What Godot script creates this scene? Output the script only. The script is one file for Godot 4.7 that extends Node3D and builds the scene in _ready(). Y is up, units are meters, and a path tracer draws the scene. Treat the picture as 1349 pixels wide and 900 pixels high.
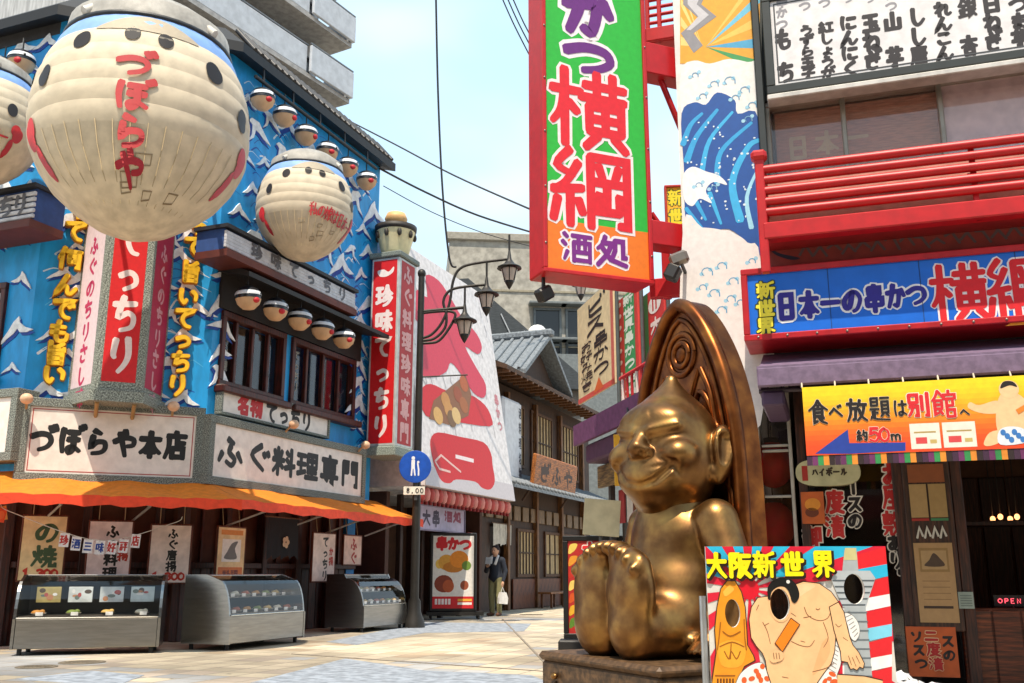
extends Node3D
# Street corner in a restaurant district: a blue pufferfish restaurant, a lane of shops, a skewer restaurant and a bronze seated statue.

const FOCAL := 1280.0
const EYE := Vector3(0, 1.02, 0)
var pitch := atan(305.0 / 1280.0)
var used := {}
var noise_tex := {}
var mats := {}
var rng := RandomNumberGenerator.new()
var FA: Transform3D
var FB: Transform3D
var FC: Transform3D
var FR: Transform3D
var blue_root: Node3D

# ---------- brush lettering: each glyph is a list of strokes on a 20 x 20 grid, y down; ~ marks a curved stroke
const GLYPH := {
"つ": "~2 8 9 5 16 6 18 11 14 15 8 17",
"づ": "~1 8 8 6 14 7 16 11 13 15 7 17|15 1 16.5 4|18 0 19.5 3",
"っ": "~5 10 11 8 15 10 15 14 8 17",
"ぼ": "~4 2 3 10 4 18|8 4 16 4|8 9 16 9|~12 4 12 15 9 18 8 15 12 14 17 17|17 0 18 2|19 -1 20 1",
"ら": "~7 2 12 4|~6 6 5 13 9 10 15 10 16 14 13 17 6 18",
"や": "~2 9 10 6 17 7 17 11 12 12|10 1 11 4|~6 3 9 12 11 19",
"て": "~2 4 17 3 10 7 8 12 11 17 15 18",
"で": "~2 4 17 3 10 7 8 12 11 17 15 18|14 7 15 9|17 6 18 8",
"ち": "3 5 17 4|~9 1 6 11 12 9 16 11 15 16 8 18",
"り": "~6 3 5 10 6 12|~14 2 15 10 13 15 9 19",
"か": "~2 7 12 6 13 9 11 17 8 16|~8 1 6 10 3 18|~15 5 18 10",
"が": "~2 7 12 6 13 9 11 17 8 16|~8 1 6 10 3 18|~15 5 18 10|15 1 16 3|18 0 19 2",
"の": "~11 4 8 14 4 15 3 10 8 5 14 4 18 9 15 16 11 18",
"は": "~4 2 3 10 4 18|8 6 18 6|~13 2 13 15 10 18 8 15 12 14 18 17",
"へ": "2 12 8 6 18 15",
"べ": "2 12 8 6 18 15|13 3 14 5|16 2 17 4",
"ふ": "~8 2 12 4|~10 6 9 10 13 14 11 18 7 16|~4 11 2 16|~15 10 18 15",
"ぐ": "~12 2 5 9 14 18|14 7 15 9|17 6 18 8",
"く": "~14 2 5 10 15 19",
"も": "~9 1 7 12 9 18 15 17 16 12|3 6 14 6|3 11 14 11",
"う": "~7 2 13 3|~4 9 11 7 16 10 14 15 8 19",
"ず": "2 5 18 5|~11 1 11 11 8 13 7 10 11 10 11 15 7 19|15 0 16 2|18 -1 19 1",
"し": "~6 2 6 13 9 18 13 17 17 13",
"に": "~4 2 3 10 4 18|9 5 17 5|~9 12 9 16 13 17 17 16",
"ん": "~10 2 6 10 2 18 7 12 10 12 11 17 14 18 18 13",
"れ": "6 1 6 19|~2 6 9 5 2 14|~6 12 12 6 14 8 13 15 15 18 18 16",
"こ": "~5 4 14 4 12 6|~4 13 7 17 16 16",
"ね": "6 1 6 19|~2 6 9 5 2 14|~6 11 12 6 16 8 16 14 13 18 10 16 13 14 18 18",
"ぎ": "3 6 16 4|4 10 17 8|~8 1 14 12|~5 12 5 16 9 18 14 17|15 0 16 2|18 -1 19 1",
"き": "3 6 16 4|4 10 17 8|~8 1 14 12|~5 12 5 16 9 18 14 17",
"さ": "3 6 17 5|~8 1 14 11|~5 12 5 16 9 18 14 17",
"ま": "4 5 16 5|4 10 16 10|~10 1 10 15 7 18 5 15 9 14 16 18",
"い": "~4 4 4 12 7 16 9 13|~14 5 17 8 17 13",
"お": "3 6 13 5|~8 1 8 14 5 17 3 14 9 10 15 11 16 15 12 18|~14 3 18 6",
"み": "~4 4 11 3 8 10 4 16 3 13 8 11 18 14|~15 8 15 13 11 19",
"ょ": "~11 6 11 15 8 17 6 15 10 14 16 18|11 10 16 9",
"あ": "3 5 16 4|~9 1 8 10 10 17|~14 7 10 14 5 16 4 12 10 8 16 10 16 15 12 18",
"ビ": "5 3 5 15 7 17 16 17|15 6 5 10|15 1 16 3|18 0 19 2",
"ス": "4 4 15 4 10 12 3 18|10 11 17 18",
"ソ": "4 4 6 8|~16 3 14 12 7 18",
"ー": "10 2 10 18",
"。": "~5 12 8 12 8 15 5 15 5 12",
"ハ": "~7 5 6 12 3 16|~12 4 15 10 18 16",
"イ": "~15 2 10 8 3 12|10 8 10 19",
"ボ": "3 6 17 6|10 1 10 18 8 17|6 10 3 15|14 10 17 15|15 0 16 2|18 -1 19 1",
"ル": "~7 4 7 12 3 18|12 3 12 17 18 12",
"一": "2 10 18 10",
"二": "4 5 16 5|2 16 18 16",
"三": "3 4 17 4|4 10 16 10|2 17 18 17",
"大": "2 7 18 7|~10 1 9 9 2 19|~10 8 13 14 18 19",
"吉": "3 4 17 4|10 0 10 9|5 9 15 9|5 12 5 19|5 12 15 12 15 19|5 18 15 18",
"本": "2 6 18 6|10 1 10 19|~10 6 7 12 2 16|~10 6 13 12 18 16|6 15 14 15",
"店": "10 0 10 3|3 3 18 3|~4 3 4 11 1 19|11 5 11 11|11 8 17 8|7 12 7 19|7 12 16 12 16 19|7 18 16 18",
"料": "5 1 5 19|2 3 3 7|8 3 7 7|1 9 10 9|~5 9 4 13 1 17|6 11 9 14|12 3 14 5|12 8 14 10|11 14 19 12|16 1 16 19",
"理": "1 3 8 3|1 9 8 9|4 3 4 15|1 16 8 14|10 2 10 11|10 2 18 2 18 11|10 6 18 6|10 11 18 11|14 2 14 18|10 14 18 14|8 18 19 18",
"専": "3 3 17 3|10 0 10 12|5 5 5 12|5 5 15 5 15 12|5 8 15 8|5 12 15 12|2 15 18 15|13 12 13 19 11 18|6 16 8 18",
"門": "3 2 3 19|3 2 8 2 8 9|3 5 8 5|3 9 8 9|12 2 12 9|12 2 17 2 17 19 15 19|12 5 17 5|12 9 17 9",
"名": "~9 1 6 6 2 9|8 4 15 4 9 12 3 15|6 7 9 10|8 12 8 19|8 12 16 12 16 19|8 18 16 18",
"物": "~3 3 3 6 1 8|2 6 9 6|5 1 5 19|1 13 9 11|~12 1 11 5 9 9|11 5 18 5 18 12 17 18 15 18|~14 5 13 11 9 15|~17 5 15 13 10 19",
"珍": "1 3 8 3|1 9 8 9|4 3 4 15|1 16 8 14|~13 1 11 6 8 9|~13 1 15 6 19 9|~14 7 12 10 9 12|~16 9 13 13 9 15|~18 12 14 17 9 19",
"味": "2 4 2 14|2 4 7 4 7 14|2 13 7 13|10 4 18 4|9 9 19 9|14 1 14 19|~14 9 12 13 9 17|~14 9 16 13 19 17",
"唐": "10 0 10 2|3 2 18 2|~4 2 4 11 1 19|7 5 16 5 16 11|6 8 18 8|7 11 16 11|11 3 11 13|7 14 7 19|7 14 16 14 16 19|7 18 16 18",
"揚": "1 5 8 5|5 1 5 19 3 18|1 13 8 10|10 1 10 8|10 1 17 1 17 8|10 4 17 4|10 8 17 8|9 10 19 10|~12 10 11 13 9 15|11 13 18 13 17 19 15 19|14 13 11 18",
"好": "~4 1 3 8 1 12 7 18|~8 5 6 12 1 18|1 6 9 6|11 3 18 3 14 8|14 8 14 18 12 18|10 11 19 11",
"評": "1 3 8 3|3 7 7 7|3 10 7 10|3 13 3 18|3 13 7 13 7 18|3 18 7 18|10 3 19 3|12 6 13 9|17 6 16 9|9 12 19 12|14 3 14 19",
"新": "5 0 5 3|1 3 10 3|3 5 4 7|8 5 7 7|1 8 10 8|1 11 10 11|5 8 5 19|~5 12 4 15 1 17|7 13 9 16|~18 1 12 3|~12 3 12 12 10 18|12 8 19 8|16 8 16 19",
"酒": "2 2 4 4|1 7 3 9|~4 13 2 18|7 3 19 3|8 7 8 19|8 7 18 7 18 19|11 3 11 11|15 3 15 11|8 13 18 13|8 18 18 18",
"串": "5 2 5 7|5 2 15 2 15 7|5 7 15 7|3 10 3 15|3 10 17 10 17 15|3 15 17 15|10 0 10 20",
"横": "1 6 8 6|4 1 4 19|~4 6 3 11 1 14|5 9 7 11|9 4 19 4|12 1 12 7|16 1 16 7|8 7 19 7|10 9 10 15|10 9 18 9 18 15|10 12 18 12|10 15 18 15|14 7 14 15|12 16 9 19|16 16 19 19",
"綱": "~5 1 2 5 6 7|~7 4 4 9 1 11|1 11 8 10|5 11 5 15|2 13 1 18|7 13 8 16|5 14 5 19|10 2 10 19|10 2 19 2 19 18 17 18|12 4 13 7|17 4 16 7|11 8 18 8|14 9 14 14|12 11 12 15 17 15|17 11 17 15",
"処": "~6 1 4 6 1 9|4 5 10 5 7 12 1 19|4 8 9 15 19 18|12 3 12 9 10 14|12 3 17 3 17 13 19 13",
"世": "1 7 19 7|5 2 5 17 18 17|10 1 10 13|15 1 15 13|10 13 15 13",
"界": "4 1 4 9|4 1 16 1 16 9|4 5 16 5|4 9 16 9|10 1 10 9|~10 9 7 12 1 15|~10 9 13 12 19 15|~7 13 7 16 4 19|13 13 13 19",
"日": "5 2 5 18|5 2 15 2 15 18|5 10 15 10|5 18 15 18",
"白": "10 0 8 3|4 4 4 19|4 4 16 4 16 19|4 11 16 11|4 18 16 18",
"玉": "3 3 17 3|4 10 16 10|2 18 18 18|10 3 10 18|14 12 16 15",
"子": "4 3 16 3 10 8|10 8 10 18 7 18|2 11 18 11",
"紅": "~5 1 2 5 6 7|~7 4 4 9 1 11|1 11 8 10|5 11 5 19|2 14 1 18|8 14 9 17|11 4 19 4|15 4 15 17|10 17 19 17",
"山": "10 2 10 17|3 8 3 17 17 17|17 8 17 17",
"芋": "2 4 18 4|7 1 7 7|13 1 13 7|5 9 15 9|2 13 18 13|10 9 10 18 7 18",
"銀": "~6 1 4 5 1 8|~6 1 8 4 10 6|3 8 9 8|2 12 10 12|6 8 6 17|3 14 4 16|1 18 10 17|12 2 18 2 18 10|12 6 18 6|12 10 18 10|12 2 12 18 15 16|~14 10 16 15 19 18|18 12 15 14",
"杏": "2 5 18 5|10 1 10 11|~10 5 7 9 2 11|~10 5 13 9 18 11|6 13 6 19|6 13 14 13 14 19|6 18 14 18",
"食": "~10 0 7 4 1 8|~10 0 13 4 19 8|10 4 10 6|6 7 6 18 9 17|6 7 14 7 14 13|6 10 14 10|6 13 14 13|~10 13 13 17 18 19|15 14 12 16",
"放": "5 0 5 3|1 4 10 4|~4 4 4 12 1 19|4 8 9 8 8 17 6 18|~13 1 12 5 10 8|12 5 19 5|~17 5 15 13 10 19|~12 9 14 15 19 19",
"題": "2 1 2 7|2 1 8 1 8 7|2 4 8 4|2 7 8 7|1 10 9 10|5 10 5 17|5 13 8 13|~3 12 3 15 1 18|~2 16 6 18 19 19|11 1 19 1|12 4 12 13|12 4 18 4 18 13|12 7 18 7|12 10 18 10|12 13 18 13|13 14 11 16|16 14 18 16",
"別": "2 2 2 8|2 2 9 2 9 8|2 8 9 8|2 11 9 11 9 18 7 18|~5 8 4 14 1 18|13 3 13 14|18 1 18 18 16 18",
"館": "~5 0 3 4 0 7|~5 0 7 2 9 5|2 7 2 17 5 16|2 7 8 7 8 13|2 10 8 10|2 13 8 13|6 14 8 17|14 0 14 3|10 6 10 3 19 3 19 6|12 6 12 19|12 6 17 6 17 11|12 11 17 11|12 14 18 14 18 19|12 19 18 19",
"約": "~5 1 2 5 6 7|~7 4 4 9 1 11|1 11 8 10|5 11 5 19|2 14 1 18|8 14 9 17|~13 1 12 6 10 9|12 5 18 5 18 13 17 18 14 17|13 9 15 13",
"度": "10 0 10 2|3 2 18 2|~4 2 4 11 1 19|6 6 18 6|9 4 9 10|15 4 15 10|9 10 15 10|7 13 16 13 11 17 5 19|8 14 12 17 18 19",
"漬": "2 2 4 4|1 7 3 9|~4 13 2 18|8 3 18 3|9 6 17 6|7 9 19 9|13 1 13 9|9 11 9 17|9 11 17 11 17 17|9 14 17 14|9 17 17 17|11 17 8 19|15 17 18 19",
"御": "~5 1 3 4 1 6|~5 6 3 9 1 11|3 9 3 19|~8 2 7 5 6 7|7 5 13 5|6 9 13 9|10 5 10 17|10 13 13 13|7 12 7 18|6 18 13 16|14 4 14 19|14 4 18 4 18 14 16 14",
"座": "10 0 10 2|3 2 18 2|~4 2 4 11 1 19|~8 5 7 9 5 11|8 8 10 11|~15 5 14 9 12 11|15 8 18 11|7 14 17 14|11 5 11 18|5 19 19 19",
"敷": "1 3 10 3|5 0 5 10|2 5 2 10|2 5 9 5 9 10|2 7 9 7|2 10 9 10|1 13 10 13|~4 13 4 16 1 19|4 15 8 15 8 19|~13 1 12 5 10 8|12 5 19 5|~17 5 15 13 10 19|~12 9 14 15 19 19",
"阪": "2 2 2 19|2 2 7 2 4 7|~4 7 8 10 4 13|10 3 19 3|~10 3 10 12 8 19|11 8 17 8 14 14 9 19|11 10 14 15 19 19",
"焼": "2 6 3 10|8 5 7 9|~5 1 5 10 1 18|5 10 8 15|10 4 18 4|14 1 14 7|10 8 19 8|11 5 11 10|16 5 16 10|9 12 19 12|~12 12 12 15 9 19|15 12 15 18 19 18 19 16",
"何": "~5 1 3 6 1 10|3 7 3 19|7 4 19 4|9 8 9 14|9 8 14 8 14 14|9 13 14 13|17 4 17 18 15 18",
"旨": "~15 1 11 4 5 5|5 0 5 7 16 7 16 5|5 10 5 19|5 10 15 10 15 19|5 14 15 14|5 18 15 18",
"私": "~9 1 6 3 2 3|1 7 10 7|5 3 5 19|~5 8 4 12 1 15|6 10 9 13|~14 2 13 9 11 17|11 17 18 15|16 11 19 18",
"娘": "~4 1 3 8 1 12 7 18|~8 5 6 12 1 18|1 6 9 6|14 0 14 2|11 3 18 3 18 10|11 3 11 18 14 16|11 6 18 6|11 10 18 10|~13 10 16 15 19 18",
"0": "~10 2 5 6 5 14 10 18 15 14 15 6 10 2",
"1": "7 5 11 2 11 18",
"3": "~5 4 10 2 15 5 10 9|~10 9 16 13 11 18 5 16",
"5": "15 2 7 2 6 9|~6 9 12 7 16 12 12 18 5 16",
"8": "~10 9 6 6 10 2 14 6 10 9 5 14 10 18 15 14 10 9",
"m": "3 8 3 18|~3 10 6 8 9 10|10 10 10 18|~10 10 14 8 17 10|17 10 17 18",
",": "9 16 8 20",
"O": "~10 3 4 7 4 13 10 17 16 13 16 7 10 3",
"P": "5 3 5 18|~5 3 14 4 14 10 5 11",
"E": "15 3 5 3 5 18 15 18|5 10 13 10",
"N": "5 18 5 3 15 18 15 3",
}

func glyph(ch: String) -> Array:
	var out := []
	if not GLYPH.has(ch):
		return out
	for s in GLYPH[ch].split("|"):
		var smooth: bool = s.begins_with("~")
		var f = s.trim_prefix("~").split_floats(" ")
		var pts := PackedVector2Array()
		for i in range(0, f.size() - 1, 2):
			pts.append(Vector2(f[i] / 20.0 - 0.5, 0.5 - f[i + 1] / 20.0))
		if smooth and pts.size() > 2:
			pts = curve2(pts, 4)
		out.append([pts, smooth])
	return out

func curve2(p: PackedVector2Array, n: int) -> PackedVector2Array:
	var out := PackedVector2Array()
	for i in p.size() - 1:
		var a := p[maxi(i - 1, 0)]
		var d := p[mini(i + 2, p.size() - 1)]
		for k in n:
			out.append(p[i].cubic_interpolate(p[i + 1], a, d, float(k) / n))
	out.append(p[p.size() - 1])
	return out

func curve3(p: Array, n: int) -> Array:
	var out := []
	for i in p.size() - 1:
		var a: Vector3 = p[maxi(i - 1, 0)]
		var d: Vector3 = p[mini(i + 2, p.size() - 1)]
		for k in n:
			out.append(p[i].cubic_interpolate(p[i + 1], a, d, float(k) / n))
	out.append(p[p.size() - 1])
	return out

# ---------- mesh builder
class MB:
	var v := PackedVector3Array()
	var n := PackedVector3Array()
	var c := PackedColorArray()
	var uv := PackedVector2Array()
	var ix := PackedInt32Array()
	var col := Color.WHITE
	var xf := Transform3D()
	func put(p: Vector3, nn: Vector3, t := Vector2.ZERO) -> int:
		v.append(xf * p); n.append((xf.basis * nn).normalized()); c.append(col); uv.append(t)
		return v.size() - 1
	func tri(a: Vector3, b: Vector3, d: Vector3) -> void:
		var nn := (d - a).cross(b - a).normalized()
		var i := put(a, nn); put(b, nn); put(d, nn)
		ix.append_array(PackedInt32Array([i, i + 1, i + 2]))
	func quad(a: Vector3, b: Vector3, d: Vector3, e: Vector3) -> void:   # clockwise seen from the front
		var nn := (d - a).cross(b - a).normalized()
		var i := put(a, nn, Vector2(0, 1)); put(b, nn, Vector2(0, 0)); put(d, nn, Vector2(1, 0)); put(e, nn, Vector2(1, 1))
		ix.append_array(PackedInt32Array([i, i + 1, i + 2, i, i + 2, i + 3]))
	func face(a: Vector3, b: Vector3, d: Vector3, e: Vector3, mid: Vector3) -> void:   # quad turned away from mid
		if ((d - a).cross(b - a)).dot((a + d) * 0.5 - mid) < 0:
			quad(a, e, d, b)
		else:
			quad(a, b, d, e)
	func box(mid: Vector3, size: Vector3) -> MB:
		var h := size / 2
		for ax in 3:
			for s in [-1.0, 1.0]:
				var e := Vector3.ZERO; e[ax] = s * h[ax]
				var p := Vector3.ZERO; p[(ax + 1) % 3] = h[(ax + 1) % 3]
				var q := Vector3.ZERO; q[(ax + 2) % 3] = h[(ax + 2) % 3]
				face(mid + e - p - q, mid + e + p - q, mid + e + p + q, mid + e - p + q, mid)
		return self
	func span(a: Vector3, b: Vector3) -> MB:
		return box((a + b) / 2, (b - a).abs())
	func cbox(mid: Vector3, size: Vector3, ch: float) -> MB:   # box with chamfered edges
		var h := size / 2
		ch = minf(ch, minf(h.x, minf(h.y, h.z)) * 0.9)
		var cor := func(s: Vector3, ax: int) -> Vector3:
			var r := Vector3.ONE * ch
			r[ax] = 0.0
			return mid + s * (h - r)
		for ax in 3:
			var b1 := (ax + 1) % 3
			var b2 := (ax + 2) % 3
			for s in [-1.0, 1.0]:
				var q := []
				for t in [[-1.0, -1.0], [1.0, -1.0], [1.0, 1.0], [-1.0, 1.0]]:
					var sg := Vector3.ZERO; sg[ax] = s; sg[b1] = t[0]; sg[b2] = t[1]
					q.append(cor.call(sg, ax))
				face(q[0], q[1], q[2], q[3], mid)
			for s1 in [-1.0, 1.0]:
				for s2 in [-1.0, 1.0]:
					var lo := Vector3.ZERO; lo[ax] = -1; lo[b1] = s1; lo[b2] = s2
					var hi := lo; hi[ax] = 1
					face(cor.call(lo, b1), cor.call(hi, b1), cor.call(hi, b2), cor.call(lo, b2), mid)
		for sx in [-1.0, 1.0]:
			for sy in [-1.0, 1.0]:
				for sz in [-1.0, 1.0]:
					var s := Vector3(sx, sy, sz)
					var a: Vector3 = cor.call(s, 0)
					var b: Vector3 = cor.call(s, 1)
					var d: Vector3 = cor.call(s, 2)
					if (d - a).cross(b - a).dot(a - mid) < 0:
						tri(a, d, b)
					else:
						tri(a, b, d)
		return self
	func prism(p: PackedVector2Array, z0: float, z1: float) -> MB:   # outline in x, y; from z0 (back) to z1 (front)
		if Geometry2D.is_polygon_clockwise(p):
			p = p.duplicate(); p.reverse()
		var t := Geometry2D.triangulate_polygon(p)
		for z in [z0, z1]:
			var nn := Vector3(0, 0, 1 if z == z1 else -1)
			var at := v.size()
			for q in p:
				put(Vector3(q.x, q.y, z), nn, q)
			for i in range(0, t.size(), 3):
				ix.append_array(PackedInt32Array([at + t[i], at + t[i + 2], at + t[i + 1]] if z == z1 else [at + t[i], at + t[i + 1], at + t[i + 2]]))
		for i in p.size():
			var a := p[i]
			var b := p[(i + 1) % p.size()]
			quad(Vector3(a.x, a.y, z0), Vector3(a.x, a.y, z1), Vector3(b.x, b.y, z1), Vector3(b.x, b.y, z0))
		return self
	func tube(pts: Array, r, sides := 8, caps := true) -> MB:
		var rings := []
		var nrm := Vector3.UP
		for i in pts.size():
			var d: Vector3 = (pts[mini(i + 1, pts.size() - 1)] - pts[maxi(i - 1, 0)]).normalized()
			if i == 0:
				nrm = d.cross(Vector3.UP if absf(d.y) < 0.9 else Vector3.RIGHT).normalized()
			else:
				nrm = (nrm - d * nrm.dot(d)).normalized()
			var bi := d.cross(nrm)
			var rr: float = r[i] if r is Array else r
			var at := v.size()
			for k in sides:
				var a := TAU * k / sides
				var o := nrm * cos(a) + bi * sin(a)
				put(pts[i] + o * rr, o)
			rings.append(at)
			if caps and (i == 0 or i == pts.size() - 1):
				var cn := -d if i == 0 else d
				var ca := v.size()
				for k in sides:
					put(xf.affine_inverse() * v[at + k], cn)
				for k in range(1, sides - 1):
					ix.append_array(PackedInt32Array([ca, ca + k, ca + k + 1] if i == 0 else [ca, ca + k + 1, ca + k]))
		for i in rings.size() - 1:
			for k in sides:
				var a: int = rings[i] + k
				var b: int = rings[i] + (k + 1) % sides
				var d: int = rings[i + 1] + (k + 1) % sides
				var e: int = rings[i + 1] + k
				ix.append_array(PackedInt32Array([a, e, d, a, d, b]))
		return self
	func lathe(prof: Array, seg := 24, mid := Vector3.ZERO, sharp := false, squash := Vector3.ONE) -> MB:   # prof: Vector2(radius, height), bottom to top
		var k0 := prof.size()
		for i in k0 - 1:
			var at := v.size()
			for e in 2:
				var p: Vector2 = prof[i + e]
				var t: Vector2
				if sharp:
					t = prof[i + 1] - prof[i]
				else:
					t = prof[mini(i + e + 1, k0 - 1)] - prof[maxi(i + e - 1, 0)]
				var nn := Vector2(t.y, -t.x).normalized()
				for k in seg + 1:
					var a := TAU * k / seg
					put(mid + Vector3(p.x * sin(a), p.y, p.x * cos(a)) * squash, Vector3(nn.x * sin(a), nn.y, nn.x * cos(a)) / squash, Vector2(float(k) / seg, p.y))
			for k in seg:
				var a := at + k
				ix.append_array(PackedInt32Array([a, a + seg + 1, a + seg + 2, a, a + seg + 2, a + 1]))
		return self
	func ball(mid: Vector3, r: Vector3, seg := 16, rows := 10) -> MB:
		var prof := []
		for i in rows + 1:
			var a := PI * i / rows - PI / 2
			prof.append(Vector2(cos(a), sin(a)))
		return lathe(prof, seg, mid, false, r)
	func mesh() -> ArrayMesh:
		var a := []
		a.resize(Mesh.ARRAY_MAX)
		a[Mesh.ARRAY_VERTEX] = v; a[Mesh.ARRAY_NORMAL] = n; a[Mesh.ARRAY_COLOR] = c; a[Mesh.ARRAY_TEX_UV] = uv; a[Mesh.ARRAY_INDEX] = ix
		var m := ArrayMesh.new()
		m.add_surface_from_arrays(Mesh.PRIMITIVE_TRIANGLES, a)
		return m

# ---------- flat print: polygons and brush strokes laid in thin layers on a face that looks along +z
class Print:
	var mb := MB.new()
	var host
	var warp = null
	var holes := []
	var slabs := []
	var marks := {}
	func _init(h): host = h
	func raw(p: PackedVector2Array, col: Color, z: float) -> void:
		if Geometry2D.is_polygon_clockwise(p):
			p = p.duplicate(); p.reverse()
		var t := Geometry2D.triangulate_polygon(p)
		if t.is_empty(): return
		mb.col = col.srgb_to_linear() * 0.92
		var at := mb.v.size()
		for q in p:
			if warp != null:
				var w = warp.call(q, z)
				mb.put(w[0], w[1])
			else:
				mb.put(Vector3(q.x, q.y, z), Vector3.BACK)
		for i in range(0, t.size(), 3):
			mb.ix.append_array(PackedInt32Array([at + t[i], at + t[i + 2], at + t[i + 1]]))
	func poly(p: PackedVector2Array, col: Color, layer := 0.0) -> void:
		if holes.is_empty():
			raw(p, col, layer * 0.002)
			return
		for i in slabs.size() - 1:
			var r := PackedVector2Array([Vector2(slabs[i], -9), Vector2(slabs[i + 1], -9), Vector2(slabs[i + 1], 9), Vector2(slabs[i], 9)])
			var bits := Geometry2D.intersect_polygons(p, r)
			for h in holes:
				var nb := []
				for b in bits:
					nb.append_array(Geometry2D.clip_polygons(b, h))
				bits.assign(nb)
			for b in bits:
				raw(b, col, layer * 0.002)
	func rect(x0: float, y0: float, x1: float, y1: float, col: Color, layer := 0.0) -> void:
		poly(PackedVector2Array([Vector2(x0, y0), Vector2(x1, y0), Vector2(x1, y1), Vector2(x0, y1)]), col, layer)
	func oval(x: float, y: float, rx: float, ry: float, col: Color, layer := 0.0, turn := 0.0, n := 18) -> void:
		var p := PackedVector2Array()
		for k in n:
			p.append(Vector2(x, y) + Vector2(cos(TAU * k / n) * rx, sin(TAU * k / n) * ry).rotated(turn))
		poly(p, col, layer)
	func blob(pts: Array, col: Color, layer := 0.0, n := 4) -> void:   # closed smooth outline
		var p := PackedVector2Array()
		var m := pts.size()
		for i in m:
			for k in n:
				p.append(pts[i].cubic_interpolate(pts[(i + 1) % m], pts[(i + m - 1) % m], pts[(i + 2) % m], float(k) / n))
		poly(p, col, layer)
	static func ribbon(p: PackedVector2Array, w: float, taper := 0.0) -> PackedVector2Array:
		var left := PackedVector2Array()
		var right := PackedVector2Array()
		var m := p.size()
		for i in m:
			var d0 := (p[i] - p[maxi(i - 1, 0)]).normalized()
			var d1 := (p[mini(i + 1, m - 1)] - p[i]).normalized()
			if i == 0: d0 = d1
			if i == m - 1: d1 = d0
			var h := w * 0.5 * (1.0 - taper * i / (m - 1))
			var n0 := Vector2(-d0.y, d0.x)
			var mit := (n0 + Vector2(-d1.y, d1.x)).normalized()
			mit *= h / maxf(0.45, mit.dot(n0))
			if i == 0 or i == m - 1:
				var dir := -d1 if i == 0 else d0
				if i == 0:
					left.append(p[i] + dir * h * 0.55 + n0 * h * 0.75)
					right.append(p[i] + dir * h * 0.75 - n0 * h * 0.55)
				left.append(p[i] + n0 * h); right.append(p[i] - n0 * h)
				if i == m - 1:
					left.append(p[i] + dir * h * 0.7 + n0 * h * 0.6)
					right.append(p[i] + dir * h * 0.6 - n0 * h * 0.6)
			else:
				left.append(p[i] + mit); right.append(p[i] - mit)
		right.reverse()
		left.append_array(right)
		return left
	func line(p: PackedVector2Array, w: float, col: Color, layer := 0.0, taper := 0.0) -> void:
		# a strip of quads with square-rounded ends; overlaps only itself
		var o := ribbon(p, w, taper)
		if not holes.is_empty():
			if not Geometry2D.triangulate_polygon(o).is_empty():
				poly(o, col, layer)
			return
		var m := o.size()
		mb.col = col.srgb_to_linear() * 0.92
		for i in m / 2 - 1:
			var q := [o[i], o[i + 1], o[m - 2 - i], o[m - 1 - i]]
			var at := mb.v.size()
			for e in q:
				if warp != null:
					var wv = warp.call(e, layer * 0.002)
					mb.put(wv[0], wv[1])
				else:
					mb.put(Vector3(e.x, e.y, layer * 0.002), Vector3.BACK)
			for t in [[0, 1, 2], [0, 2, 3]]:   # turned to the front even where a tight bend folds the strip
				var turned: float = (q[t[1]] - q[t[0]]).cross(q[t[2]] - q[t[0]])
				mb.ix.append_array(PackedInt32Array([at + t[0], at + t[1], at + t[2]] if turned < 0 else [at + t[0], at + t[2], at + t[1]]))
	func glyph(ch: String, x: float, y: float, w: float, h: float, weight: float, col: Color, layer := 1.0) -> void:
		var k := 0
		var key := "%s %.1f %.1f" % [ch, x * 3.0, y * 3.0]
		if not marks.has(key):
			marks[key] = MB.new()
		var sheet := mb
		mb = marks[key]
		weight *= 1.0 + 0.4 * clampf((15.0 - host.glyph(ch).size()) / 9.0, 0.0, 1.0)
		for s in host.glyph(ch):
			var p := PackedVector2Array()
			for q in s[0]:
				p.append(Vector2(x + q.x * w, y + q.y * h))
			line(p, weight * minf(w, h), col, layer + k * 0.08, 0.35 if s[1] else 0.1)
			k += 1
		mb = sheet
	func text(t: String, x: float, y: float, step: Vector2, w: float, h: float, weight: float, col: Color, layer := 1.0) -> void:
		for i in t.length():
			glyph(t[i], x + step.x * i, y + step.y * i, w, h, weight, col, layer)
	func outlined(t: String, x: float, y: float, step: Vector2, w: float, h: float, weight: float, col: Color, edge: Color, edge_w := 0.1, layer := 1.0) -> void:
		text(t, x, y, step, w, h, weight + edge_w, edge, layer)
		text(t, x, y, step, w, h, weight, col, layer + 1.6)

# ---------- names, things and parts
func numbered(nm: String) -> String:
	var k: int = used.get(nm, 0)
	used[nm] = k + 1
	return nm if k == 0 else "%s_%03d" % [nm, k]

func thing(nm: String, label: String, cat: String, xf := Transform3D(), group := "") -> Node3D:
	var o := Node3D.new()
	o.name = numbered(nm)
	add_child(o)
	o.transform = xf
	o.set_meta("label", label)
	o.set_meta("category", cat)
	if group:
		o.set_meta("group", group)
	return o

func copy(src: Node3D, xf: Transform3D, label := "") -> Node3D:
	var o: Node3D = src.duplicate()
	o.name = numbered(src.get_meta("base"))
	add_child(o)
	o.transform = xf
	if label:
		o.set_meta("label", label)
	return o

func part(parent: Node, nm: String, mb: MB, m: Material, xf := Transform3D()) -> MeshInstance3D:
	return inst(parent, nm, mb.mesh(), m, xf)

func inst(parent: Node, nm: String, mesh: Mesh, m: Material, xf := Transform3D()) -> MeshInstance3D:
	var o := MeshInstance3D.new()
	o.name = nm
	o.mesh = mesh
	o.material_override = m
	o.transform = xf
	parent.add_child(o, true)
	return o

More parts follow.
